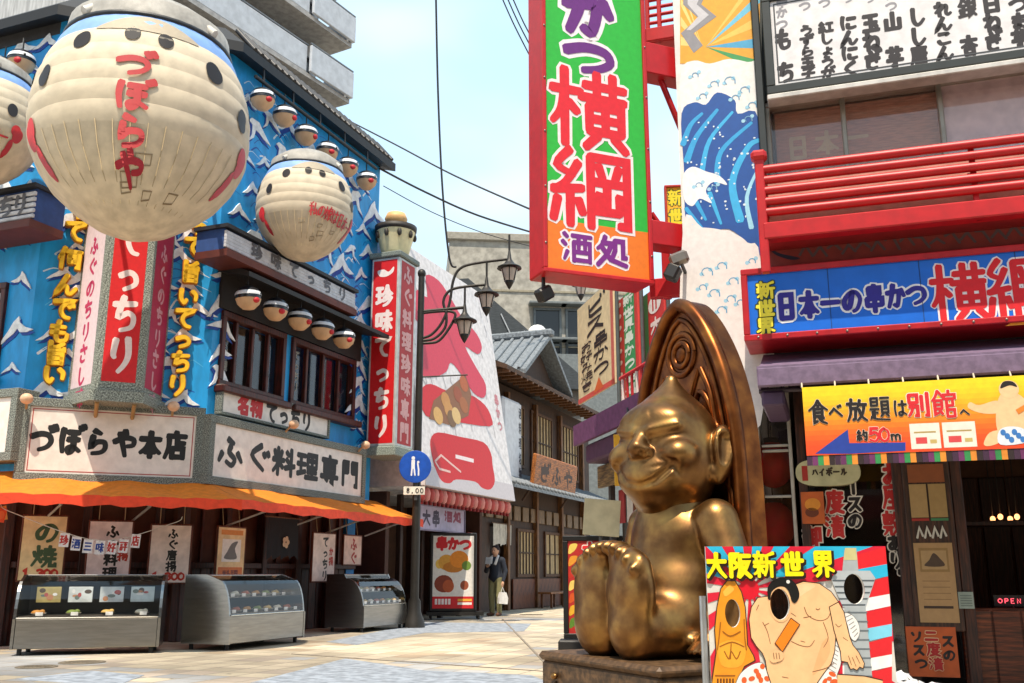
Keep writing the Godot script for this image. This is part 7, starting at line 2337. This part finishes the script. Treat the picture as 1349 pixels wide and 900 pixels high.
func make_statue() -> void:
	var z := Vector3(-0.885, 0, 0.465).normalized()
	var x := Vector3.UP.cross(z)
	var base := 0.57
	var T := Transform3D(Basis(x, Vector3.UP, z), Vector3(0.93, 0, -5.73))
	var br := bronze()
	var o := thing("bronze_statue", "seated bronze statue of a grinning pointed-headed child with soles forward, before an arched throne", "statue", T)
	# pedestal
	var pd := part(o, "pedestal", MB.new().cbox(Vector3(0, base / 2 - 0.02, -0.02), Vector3(1.17, base - 0.04, 1.14), 0.02), mat("6e5236", 0.5, 0.25, 0.6, Vector3.ONE * 1.5))
	part(pd, "plinth_top", MB.new().cbox(Vector3(0, base - 0.02, -0.02), Vector3(1.2, 0.05, 1.17), 0.02), mat("6e5236", 0.5, 0.25, 0.6, Vector3.ONE * 1.5))
	for k in 5:
		part(pd, "relief_rib", MB.new().cbox(Vector3(-0.46 + k * 0.23, 0.27, 0.555), Vector3(0.12, 0.3, 0.02), 0.008), mat("6e5236", 0.5, 0.25, 0.6, Vector3.ONE * 1.5))
		part(pd, "relief_rib", MB.new().cbox(Vector3(0.59, 0.27, 0.42 - k * 0.22), Vector3(0.02, 0.3, 0.12), 0.008), mat("6e5236", 0.5, 0.25, 0.6, Vector3.ONE * 1.5))
	part(pd, "stud", MB.new().ball(Vector3(-0.4, 0.45, 0.57), Vector3(0.03, 0.02, 0.02), 8, 6), br)
	part(pd, "stud", MB.new().ball(Vector3(-0.4, 0.38, 0.57), Vector3(0.03, 0.02, 0.02), 8, 6), br)
	# throne back
	var tx := -0.13
	var prof := []
	for e in [[0.52, 0.0], [0.52, 0.6], [0.51, 1.1], [0.475, 1.4], [0.39, 1.68], [0.26, 1.92], [0.12, 2.08], [0.0, 2.14]]:
		prof.append(V(e[0], e[1]))
	var smooth := curve2(PackedVector2Array(prof), 4)
	var outl := PackedVector2Array()
	var innr := PackedVector2Array()
	for q in smooth:
		outl.append(V(q.x + tx, q.y))
	for i in range(smooth.size() - 2, -1, -1):
		outl.append(V(-smooth[i].x + tx, smooth[i].y))
	var cop: StandardMaterial3D = br.duplicate()
	cop.albedo_color = C("dcae94")
	var th := part(o, "throne", MB.new().prism(outl, -0.36, -0.22), cop, move(0, base, 0))
	var rim := []
	for i in smooth.size():
		rim.append(Vector3(smooth[i].x * 0.955 + tx, smooth[i].y * 0.983, -0.215))
	for i in range(smooth.size() - 2, -1, -1):
		rim.append(Vector3(-smooth[i].x * 0.955 + tx, smooth[i].y * 0.983, -0.215))
	part(th, "rim", MB.new().tube(rim, 0.045, 8), cop)
	var inner := []
	for p in rim:
		inner.append(Vector3((p.x - tx) * 0.8 + tx, p.y * 0.955, -0.22))
	part(th, "inner_rim", MB.new().tube(inner, 0.02, 6), cop)
	for rad in [0.13, 0.075]:
		var ring := []
		for k in 25:
			ring.append(Vector3(tx + cos(TAU * k / 24) * rad, 1.78 + sin(TAU * k / 24) * rad, -0.22))
		part(th, "ring", MB.new().tube(ring, 0.022, 7), cop)
	part(th, "boss", MB.new().ball(Vector3(tx, 1.78, -0.22), Vector3(0.05, 0.05, 0.025), 12, 8), cop)
	for s in [-1.0, 1.0]:
		for cv in [[[0.16, 1.66], [0.08, 1.5], [0.02, 1.25], [0.0, 1.0]], [[0.18, 1.66], [0.26, 1.5], [0.3, 1.3], [0.38, 1.25], [0.42, 1.1], [0.36, 0.98], [0.42, 0.85], [0.38, 0.5]], [[0.05, 1.3], [0.16, 1.52], [0.28, 1.36], [0.24, 1.2]]]:
			var pts := []
			for e in cv:
				pts.append(Vector3(tx + s * e[0], e[1], -0.22))
			part(th, "tracery", MB.new().tube(curve3(pts, 5), 0.02, 6), cop)
	# body
	var b := Body.new()
	b.egg(Vector3(0, 0.42, -0.04), Vector3(0.315, 0.44, 0.26), 0.05)
	b.egg(Vector3(0, 0.3, 0.04), Vector3(0.325, 0.29, 0.28), 0.1)
	b.egg(Vector3(0, 0.66, -0.02), Vector3(0.29, 0.2, 0.21), 0.1)
	b.cap(Vector3(0, 0.75, -0.02), Vector3(0, 0.9, -0.02), 0.2, 0.2, 0.08)
	for s in [-1.0, 1.0]:
		b.cap(Vector3(s * 0.32, 0.73, -0.06), Vector3(s * 0.455, 0.44, -0.06), 0.125, 0.11, 0.025)
		b.cap(Vector3(s * 0.455, 0.44, -0.06), Vector3(s * 0.47, 0.19, 0.05), 0.108, 0.075, 0.03)
		b.egg(Vector3(s * 0.455, 0.12, 0.11), Vector3(0.06, 0.045, 0.085), 0.04)
		for k in 4:
			b.cap(Vector3(s * (0.415 + 0.027 * k), 0.11, 0.17), Vector3(s * (0.41 + 0.03 * k), 0.055, 0.235 + 0.012 * sin(k * 1.2)), 0.017, 0.014, 0.012)
		b.cap(Vector3(s * 0.42, 0.13, 0.1), Vector3(s * 0.37, 0.1, 0.18), 0.02, 0.016, 0.015)
		b.cap(Vector3(s * 0.19, 0.18, -0.05), Vector3(s * 0.185, 0.165, 0.34), 0.19, 0.155, 0.06)
		b.egg(Vector3(s * 0.172, 0.35, 0.42), Vector3(0.188, 0.235, 0.095), 0.05 if s < 0 else 0.012)
		b.egg(Vector3(s * 0.165, 0.17, 0.41), Vector3(0.172, 0.18, 0.11), 0.06 if s < 0 else 0.03)
		b.cap(Vector3(s * 0.07, 0.535, 0.43), Vector3(s * 0.27, 0.5, 0.43), 0.05, 0.045, 0.05)
		for k in 5:
			b.egg(Vector3(s * (0.035 + 0.064 * k), 0.585 - 0.0075 * k * k, 0.44), Vector3(0.032, 0.045, 0.075), 0.01)
	b.cut(Vector3(0, 0.8, 0.22), Vector3(0, 0.5, 0.31), 0.012, 0.004)
	b.cut(Vector3(-0.2, 0.56, 0.24), Vector3(0.2, 0.56, 0.24), 0.01, 0.01)
	b.cut(Vector3(0, 0.02, 0.5), Vector3(0, 0.55, 0.5), 0.012, 0.012)
	inst(o, "body", b.mesh(Vector3(-0.64, -0.03, -0.36), Vector3(0.64, 0.97, 0.54), 0.0125), br, move(0, base, 0))
	# head
	var h := Body.new()
	h.egg(Vector3(0, 1.2, -0.02), Vector3(0.29, 0.27, 0.29), 0.05)
	h.egg(Vector3(0, 1.03, 0.03), Vector3(0.285, 0.25, 0.25), 0.12)
	h.cap(Vector3(0, 1.4, -0.03), Vector3(0, 1.58, -0.05), 0.12, 0.035, 0.16)
	h.egg(Vector3(0, 1.3, 0.17), Vector3(0.21, 0.1, 0.11), 0.08)
	h.cap(Vector3(0, 0.75, -0.02), Vector3(0, 0.9, -0.02), 0.2, 0.2, 0.08)
	h.egg(Vector3(0, 0.985, 0.2), Vector3(0.21, 0.14, 0.14), 0.06)
	for s in [-1.0, 1.0]:
		h.egg(Vector3(s * 0.175, 1.1, 0.18), Vector3(0.11, 0.095, 0.115), 0.03)
		h.egg(Vector3(s * 0.045, 1.115, 0.315), Vector3(0.042, 0.034, 0.04), 0.02)
		h.egg(Vector3(s * 0.335, 1.13, -0.05), Vector3(0.062, 0.15, 0.1), 0.02)
		h.egg(Vector3(s * 0.305, 0.995, -0.01), Vector3(0.045, 0.06, 0.055), 0.03)
		h.cap(Vector3(s * 0.05, 1.24, 0.285), Vector3(s * 0.2, 1.265, 0.22), 0.026, 0.018, 0.03)
	h.cap(Vector3(0, 1.22, 0.28), Vector3(0, 1.135, 0.34), 0.034, 0.052, 0.03)
	h.egg(Vector3(0, 0.86, 0.18), Vector3(0.1, 0.07, 0.085), 0.05)
	for s in [-1.0, 1.0]:
		h.cut(Vector3(s * 0.06, 1.185, 0.31), Vector3(s * 0.13, 1.195, 0.3), 0.01, 0.02)
		h.cut(Vector3(s * 0.13, 1.195, 0.3), Vector3(s * 0.225, 1.225, 0.225), 0.02, 0.012)
		h.cut(Vector3(s * 0.025, 1.4, 0.265), Vector3(s * 0.075, 1.3, 0.3), 0.012, 0.013)
		h.cut(Vector3(s * 0.08, 1.11, 0.335), Vector3(s * 0.2, 1.04, 0.28), 0.016, 0.024)
		h.cut(Vector3(s * 0.2, 1.04, 0.28), Vector3(s * 0.23, 0.96, 0.235), 0.024, 0.012)
		h.cut(Vector3(0, 0.92, 0.345), Vector3(s * 0.1, 0.945, 0.33), 0.026, 0.026)
		h.cut(Vector3(s * 0.1, 0.945, 0.33), Vector3(s * 0.185, 1.03, 0.275), 0.026, 0.02)
		h.cut(Vector3(0, 1.02, 0.365), Vector3(s * 0.1, 1.03, 0.335), 0.014, 0.014)
		h.cut(Vector3(s * 0.1, 1.03, 0.335), Vector3(s * 0.19, 1.04, 0.275), 0.014, 0.012)
		h.cut(Vector3(s * 0.395, 1.19, 0.005), Vector3(s * 0.385, 1.07, 0.025), 0.055, 0.038)
		h.cut(Vector3(s * 0.05, 1.09, 0.35), Vector3(s * 0.05, 1.1, 0.36), 0.014, 0.014)
	inst(o, "head", h.mesh(Vector3(-0.43, 0.74, -0.36), Vector3(0.43, 1.64, 0.43), 0.0085), br, Transform3D(Basis(Vector3.UP, 0.36), Vector3(0, base, 0)))

func make_photo_board() -> void:
	var p := at_depth(930, 740, 4.55)
	var F := upright(Vector3(p.x, 0, p.z), 1.0, 0.045)
	var W := on(F, 1168, 740).x
	var H := on(F, 1050, 720).y
	var o := thing("photo_board", "painted photo board of a wrestler and a tower with three face holes", "photo board", F)
	var q := func(px: float, py: float) -> Vector2:
		return on(F, px, py, 0.0)
	var Q := func(a: Array) -> Array:
		var out := []
		for e in a: out.append(on(F, e[0], e[1], 0.0))
		return out
	var P := func(a: Array) -> PackedVector2Array:
		var out := PackedVector2Array()
		for e in a: out.append(on(F, e[0], e[1], 0.0))
		return out
	var sc := W / 238.0
	var holes := []
	var slabs := [0.0]
	for e in [[965, 808, 10, 18], [1027, 796, 13, 20], [1125, 776, 13.5, 19.5]]:
		var c: Vector2 = q.call(e[0], e[1])
		var pts := PackedVector2Array()
		for k in 22:
			pts.append(c + V(cos(TAU * k / 22) * e[2], sin(TAU * k / 22) * e[3]) * sc)
		holes.append(pts)
		slabs.append(c.x)
	slabs.append(W)
	var full := PackedVector2Array([V(0, 0.03), V(W, 0.03), V(W, H), V(0, H)])
	var bk := Print.new(self)
	bk.holes = holes; bk.slabs = slabs
	bk.poly(full, C("d8d4cc"), 0)
	printed(o, "front_face", bk)
	var bk2 := Print.new(self)
	bk2.holes = holes; bk2.slabs = slabs
	bk2.poly(full, C("b8a888"), 0)
	printed(o, "back_face", bk2, move(0, 0, -0.02))
	var ed := MB.new()
	for ring in holes + [full]:
		for i in ring.size():
			var a: Vector2 = ring[i]
			var b: Vector2 = ring[(i + 1) % ring.size()]
			ed.quad(Vector3(a.x, a.y, -0.02), Vector3(a.x, a.y, 0), Vector3(b.x, b.y, 0), Vector3(b.x, b.y, -0.02))
	part(o, "edge", ed, mat("e9e4da", 0.6))
	var pr := Print.new(self)
	pr.holes = holes; pr.slabs = slabs
	var board := full
	var clip := func(pts: PackedVector2Array, col: Color, layer: float) -> void:
		for piece in Geometry2D.intersect_polygons(pts, board):
			pr.poly(piece, col, layer)
	# sky and stripes
	clip.call(P.call([[920, 715], [1175, 710], [1175, 760], [920, 760]]), C("2fb8e0"), 0.3)
	var sun: Vector2 = q.call(987, 776)
	for k in 14:
		var a := TAU * k / 14 + 0.1
		clip.call(PackedVector2Array([sun, sun + V(cos(a), sin(a)) * 1.6, sun + V(cos(a + 0.22), sin(a + 0.22)) * 1.6]), C("d81f3c"), 0.6)
	for k in 6:
		var y := 722 + k * 40
		clip.call(P.call([[1110, y + 14], [1175, y - 4], [1175, y + 20], [1110, y + 32]]), C("e0242e"), 0.9)
		clip.call(P.call([[1110, y + 32], [1175, y + 20], [1175, y + 36], [1110, y + 50]]), C(["2fb8e0", "eef0f0", "7fd0ea", "f4f2ee", "f2d8a8", "eee6dc"][k]), 0.9)
	pr.oval(q.call(987, 776).x, q.call(987, 776).y, 13 * sc, 14 * sc, C("d8142c"), 1.2)
	# tower
	clip.call(P.call([[1108, 768], [1112, 725], [1128, 722], [1132, 768]]), C("a9b0b4"), 1.4)
	clip.call(P.call([[1111, 738], [1113, 722], [1127, 722], [1129, 738]]), C("c9c08a"), 1.7)
	clip.call(P.call([[1094, 762], [1103, 752], [1146, 752], [1153, 762], [1140, 800], [1110, 800]]), C("b6bdc2"), 2.0)
	for k in 5:
		clip.call(P.call([[1096 + k * 3, 764 + k * 8], [1152 - k * 3, 764 + k * 8], [1151 - k * 3, 766 + k * 8], [1097 + k * 3, 766 + k * 8]]), C("5a6268"), 2.4)
	clip.call(P.call([[1112, 800], [1140, 800], [1150, 905], [1112, 905]]), C("aab2b6"), 2.0)
	for k in 8:
		clip.call(P.call([[1116 + k, 806 + k * 12], [1142 + k, 806 + k * 12], [1142 + k, 808 + k * 12], [1116 + k, 808 + k * 12]]), C("6a7278"), 2.4)
	# golden figure, then the wrestler; traced on a finer grid
	var Z := func(a: Array) -> PackedVector2Array:
		var out := PackedVector2Array()
		for e in a: out.append(on(F, 930 + e[0] / 5.0, 720 + e[1] / 5.0, 0.0))
		return out
	var rounded := func(a: Array) -> PackedVector2Array:
		var p0: PackedVector2Array = Z.call(a)
		p0.append(p0[0])
		return curve2(p0, 3)
	var dark := C("4a2c1a")
	clip.call(Z.call([[30, 905], [62, 700], [52, 550], [68, 400], [94, 275], [136, 222], [194, 222], [238, 300], [262, 400], [273, 550], [278, 650], [318, 720], [328, 755], [255, 795], [210, 905]]), dark, 1.3)
	clip.call(Z.call([[40, 905], [70, 700], [60, 550], [75, 400], [100, 280], [140, 230], [190, 230], [230, 300], [255, 400], [265, 550], [270, 650], [310, 720], [318, 750], [250, 788], [200, 905]]), C("e8961f"), 1.6)
	clip.call(rounded.call([[75, 680], [90, 640], [170, 615], [240, 640], [262, 700], [235, 780], [170, 800], [100, 780]]), C("f0a832"), 2.0)
	clip.call(rounded.call([[110, 300], [150, 260], [185, 280], [160, 310], [125, 330]]), C("f4b84a"), 2.0)
	for e in [[[90, 660], [170, 630], [250, 660]], [[165, 640], [160, 740]], [[120, 690], [150, 740], [165, 690], [200, 740], [225, 690]], [[110, 560], [160, 590], [225, 560]], [[60, 850], [190, 850]], [[95, 500], [85, 600], [75, 680]], [[250, 480], [255, 600], [265, 680]]]:
		pr.line(curve2(Z.call(e), 4), 1.3 * sc, C("9a5a14"), 2.6)
	for k in 6:
		clip.call(Z.call([[72 + k * 20, 870], [82 + k * 20, 870], [82 + k * 20, 905], [72 + k * 20, 905]]), C("5a2c10"), 2.5)
	var skin := C("f3c08c")
	# rope and apron in white with orange flowers
	for e in [[[895, 430], [955, 445], [1000, 500], [1012, 570], [985, 625], [950, 600], [930, 520]], [[190, 905], [225, 835], [295, 780], [370, 765], [405, 830], [430, 905]], [[715, 905], [790, 805], [838, 700], [828, 595], [880, 650], [890, 760], [858, 860], [862, 905]]]:
		clip.call(rounded.call(e), C("6a6a6a"), 2.7)
		var m0: PackedVector2Array = Z.call(e)
		var cen := Vector2.ZERO
		for v in m0: cen += v / m0.size()
		for i in m0.size(): m0[i] = cen + (m0[i] - cen) * 0.95
		m0.append(m0[0])
		clip.call(curve2(m0, 3), C("f1efea"), 3.0)
	for e in [[330, 820], [370, 790], [300, 870], [360, 880], [250, 880], [400, 870], [345, 850], [810, 870], [780, 890], [830, 840], [840, 890]]:
		var c: Vector2 = on(F, 930 + e[0] / 5.0, 720 + e[1] / 5.0)
		pr.oval(c.x, c.y, rng.randf_range(3, 5.5) * sc, rng.randf_range(2.5, 4) * sc, C("e0602c"), 3.4 + rng.randf() * 0.2, rng.randf() * 3)
	for k in 8:
		var t := k / 7.0
		pr.line(Z.call([[lerpf(905, 985, t), lerpf(440, 620, t)], [lerpf(945, 1008, t), lerpf(425, 590, t)]]), 0.8 * sc, C("8a8a8a"), 3.4)
		pr.line(Z.call([[lerpf(838, 800, t), lerpf(610, 800, t)], [lerpf(878, 850, t), lerpf(640, 830, t)]]), 0.8 * sc, C("8a8a8a"), 3.4)
	var body := [[405, 330], [340, 340], [300, 400], [285, 480], [298, 600], [332, 655], [372, 702], [392, 750], [402, 820], [430, 905], [722, 905], [768, 838], [820, 770], [842, 690], [850, 590], [880, 450], [872, 372], [820, 300], [742, 246], [640, 234], [560, 262], [550, 400], [500, 475], [440, 440]]
	var arm := [[812, 400], [868, 370], [902, 430], [922, 520], [942, 600], [962, 650], [1002, 700], [1037, 770], [1030, 800], [1008, 790], [990, 812], [968, 800], [950, 806], [930, 760], [890, 752], [885, 690], [868, 640], [842, 550]]
	for e in [[body, 3.6], [arm, 4.4]]:
		var p0: PackedVector2Array = Z.call(e[0])
		for piece in Geometry2D.offset_polygon(p0, 1.1 * sc):
			clip.call(piece, C("3a2418"), e[1])
		clip.call(p0, skin, e[1] + 0.3)
	clip.call(rounded.call([[560, 280], [640, 245], [720, 260], [660, 300], [590, 340]]), C("f7cb9c"), 4.1)
	clip.call(rounded.call([[760, 640], [800, 600], [815, 690], [770, 780], [700, 850], [720, 760]]), C("ebb27c"), 4.1)
	for e in [[[645, 400], [670, 455], [740, 488], [800, 470], [825, 405]], [[560, 625], [620, 652], [680, 658], [712, 618]], [[770, 500], [802, 600], [772, 664]], [[372, 500], [402, 560], [422, 640]], [[420, 742], [470, 762], [502, 712]], [[432, 700], [480, 690]], [[500, 858], [540, 866]], [[640, 470], [690, 460]], [[700, 825], [790, 800], [840, 765]], [[345, 385], [330, 420]], [[560, 440], [590, 460]], [[722, 410], [735, 418], [748, 408]], [[385, 520], [412, 505]], [[622, 622], [650, 630]]]:
		pr.line(curve2(Z.call(e), 4), 1.0 * sc, C("7a4a2c"), 4.2, 0.3)
	for e in [[[900, 600], [930, 620]], [[960, 730], [985, 790]], [[985, 720], [1010, 770]], [[935, 720], [955, 780]], [[850, 510], [870, 530], [890, 515]]]:
		pr.line(curve2(Z.call(e), 4), 0.9 * sc, C("7a4a2c"), 4.9, 0.3)
	pr.oval(q.call(1027, 795).x, q.call(1027, 795).y, 15 * sc, 24 * sc, skin, 4.9)
	clip.call(rounded.call([[405, 345], [402, 280], [425, 235], [480, 205], [545, 212], [590, 250], [612, 310], [602, 352], [580, 374], [560, 355], [545, 300], [515, 268], [470, 268], [430, 300], [420, 352]]), C("15110f"), 5.3)
	pr.oval(q.call(1037.5, 766.5).x, q.call(1037.5, 766.5).y, 2.4 * sc, 2.4 * sc, C("e8e4e0"), 5.7)
	clip.call(Z.call([[448, 640], [556, 468], [618, 514], [502, 698]]), C("5a2c10"), 5.2)
	clip.call(Z.call([[455, 635], [557, 476], [610, 515], [500, 690]]), C("f08418"), 5.5)
	clip.call(rounded.call([[420, 700], [460, 680], [505, 700], [500, 745], [440, 765], [415, 740]]), skin, 5.8)
	for k in 3:
		pr.line(Z.call([[440 + k * 18, 700], [446 + k * 18, 740]]), 0.9 * sc, C("7a4a2c"), 6.1)
	clip.call(Z.call([[862, 840], [1040, 852], [1160, 880], [1160, 905], [862, 905]]), skin, 5.0)
	pr.line(Z.call([[862, 840], [1040, 852], [1160, 880]]), 1.2 * sc, C("3a2418"), 5.3)
	# title
	var xs := [943, 974, 1006, 1043, 1083]
	for k in 5:
		var c: Vector2 = q.call(xs[k], 745 - k * 0.3)
		pr.glyph("大阪新世界"[k], c.x + 2 * sc, c.y - 2 * sc, 30 * sc, 34 * sc, 0.25, C("2a1a10"), 6.6)
		pr.glyph("大阪新世界"[k], c.x, c.y, 30 * sc, 34 * sc, 0.15, C("f7e312"), 8.2)
	printed(o, "painting", pr, move(0, 0, 0.001), 0.35)
	# what stands behind: a prop and two feet
	for x in [0.12, W - 0.12]:
		part(o, "strut", MB.new().tube([Vector3(x, H * 0.35, -0.035), Vector3(x, 0.015, -0.36)], 0.015, 6), wood("8a7350"))
		part(o, "foot", MB.new().cbox(Vector3(x, 0.015, -0.16), Vector3(0.05, 0.03, 0.5), 0.006), wood("8a7350"))
	part(o, "side_tube", MB.new().tube([Vector3(-0.02, 0.0, -0.02), Vector3(-0.02, H - 0.22, -0.02)], 0.016, 8), mat("b8bcc0", 0.3, 0.8))

func make_person() -> void:
	var o := thing("person", "person in a dark navy jacket and olive trousers standing outside the stall", "person", Transform3D(Basis(Vector3.UP, -0.5), Vector3(-0.4, 0, -24.6)))
	var b := Body.new()
	var navy := C("1d2230")
	var olive := C("85805a")
	var skin := C("c99a7c")
	var hair := C("2a1c16")
	var shoe := C("5a3a2a")
	for s in [-1.0, 1.0]:
		b.cap(Vector3(s * 0.09, 0.86, 0), Vector3(s * 0.1, 0.47, 0.02), 0.105, 0.08, 0.04, olive)
		b.cap(Vector3(s * 0.1, 0.47, 0.02), Vector3(s * 0.1, 0.11, -0.01), 0.08, 0.06, 0.02, olive)
		b.cap(Vector3(s * 0.1, 0.05, -0.03), Vector3(s * 0.13, 0.04, 0.15), 0.05, 0.04, 0.02, shoe)
	b.egg(Vector3(0, 0.92, 0), Vector3(0.18, 0.14, 0.13), 0.05, navy)
	b.cap(Vector3(0, 0.95, 0), Vector3(0, 1.26, 0.0), 0.155, 0.16, 0.06, navy)
	b.cap(Vector3(-0.16, 1.33, 0), Vector3(0.16, 1.33, 0), 0.075, 0.075, 0.06, navy)
	b.cap(Vector3(0.19, 1.32, 0), Vector3(0.26, 1.06, -0.02), 0.066, 0.054, 0.03, navy)
	b.cap(Vector3(0.26, 1.06, -0.02), Vector3(0.25, 0.84, 0.07), 0.054, 0.04, 0.02, navy)
	b.cap(Vector3(-0.19, 1.32, 0), Vector3(-0.26, 1.07, 0.02), 0.066, 0.054, 0.03, navy)
	b.cap(Vector3(-0.26, 1.07, 0.02), Vector3(-0.13, 1.16, 0.2), 0.054, 0.04, 0.02, navy)
	b.egg(Vector3(0.25, 0.77, 0.09), Vector3(0.03, 0.055, 0.04), 0.02, skin)
	b.egg(Vector3(-0.09, 1.19, 0.25), Vector3(0.045, 0.035, 0.045), 0.02, skin)
	for k in 4:
		b.cap(Vector3(0.25, 0.735, 0.065 + k * 0.019), Vector3(0.245, 0.675 + 0.006 * absf(k - 1.5), 0.07 + k * 0.019), 0.0095, 0.008, 0.006, skin)
		b.cap(Vector3(-0.065, 1.17 + k * 0.018, 0.28), Vector3(-0.02, 1.175 + k * 0.018, 0.305), 0.0095, 0.008, 0.006, skin)
	b.cap(Vector3(0.24, 0.78, 0.12), Vector3(0.225, 0.73, 0.14), 0.011, 0.009, 0.008, skin)
	b.cap(Vector3(-0.1, 1.21, 0.27), Vector3(-0.07, 1.255, 0.285), 0.011, 0.009, 0.008, skin)
	b.cap(Vector3(0, 1.36, 0.0), Vector3(0, 1.46, 0.02), 0.055, 0.05, 0.03, skin)
	b.egg(Vector3(0, 1.55, 0.035), Vector3(0.078, 0.11, 0.092), 0.02, skin)
	b.egg(Vector3(0, 1.535, 0.13), Vector3(0.014, 0.022, 0.018), 0.01, skin)
	for s in [-1.0, 1.0]:
		b.egg(Vector3(s * 0.08, 1.54, 0.02), Vector3(0.012, 0.03, 0.02), 0.01, skin)
		b.egg(Vector3(s * 0.03, 1.562, 0.117), Vector3(0.013, 0.007, 0.008), 0.005, hair)
	b.egg(Vector3(0, 1.5, 0.122), Vector3(0.024, 0.007, 0.008), 0.005, C("8a4a40"))
	b.egg(Vector3(0, 1.6, 0.0), Vector3(0.093, 0.095, 0.1), 0.02, hair)
	b.egg(Vector3(0, 1.53, -0.05), Vector3(0.085, 0.1, 0.06), 0.03, hair)
	var m := StandardMaterial3D.new()
	m.vertex_color_use_as_albedo = true
	m.roughness = 0.8
	inst(o, "body", b.mesh(Vector3(-0.36, -0.03, -0.2), Vector3(0.36, 1.73, 0.36), 0.011, true), m)
	part(o, "scarf", MB.new().tube(curve3([Vector3(-0.1, 1.2, 0.17), Vector3(-0.09, 1.36, 0.12), Vector3(-0.05, 1.43, 0.0), Vector3(0.04, 1.43, -0.03), Vector3(0.09, 1.38, 0.08), Vector3(0.07, 1.22, 0.17)], 4), 0.035, 7), mat("d8d2cc", 0.9))
	var bg := thing("tote_bag", "white carrier bag hanging from the standing person's hand", "bag", o.transform * Transform3D(Basis(), Vector3(0.25, 0.0, 0.1)))
	part(bg, "sack", MB.new().prism(PackedVector2Array([V(-0.12, 0.3), V(0.11, 0.28), V(0.13, 0.42), V(0.08, 0.56), V(-0.07, 0.57), V(-0.11, 0.44)]), -0.05, 0.05), mat("e6e2dc", 0.6), Transform3D(Basis(Vector3.UP, 1.0), Vector3.ZERO))
	for s in [-1.0, 1.0]:
		part(bg, "handle", MB.new().tube([Vector3(s * 0.03, 0.55, -s * 0.045), Vector3(0, 0.68, 0)], 0.008, 5), mat("e6e2dc", 0.6))
	var pp := thing("folded_paper", "white folded paper held up by the standing person", "paper", o.transform * Transform3D(Basis(), Vector3(-0.07, 1.2, 0.32)))
	part(pp, "sheet", MB.new().box(Vector3(0, 0.12, 0), Vector3(0.11, 0.17, 0.006)).box(Vector3(0.1, 0.12, 0.02), Vector3(0.09, 0.17, 0.006)), mat("e9e8e6", 0.8), Transform3D(Basis(Vector3.RIGHT, -0.3), Vector3.ZERO))
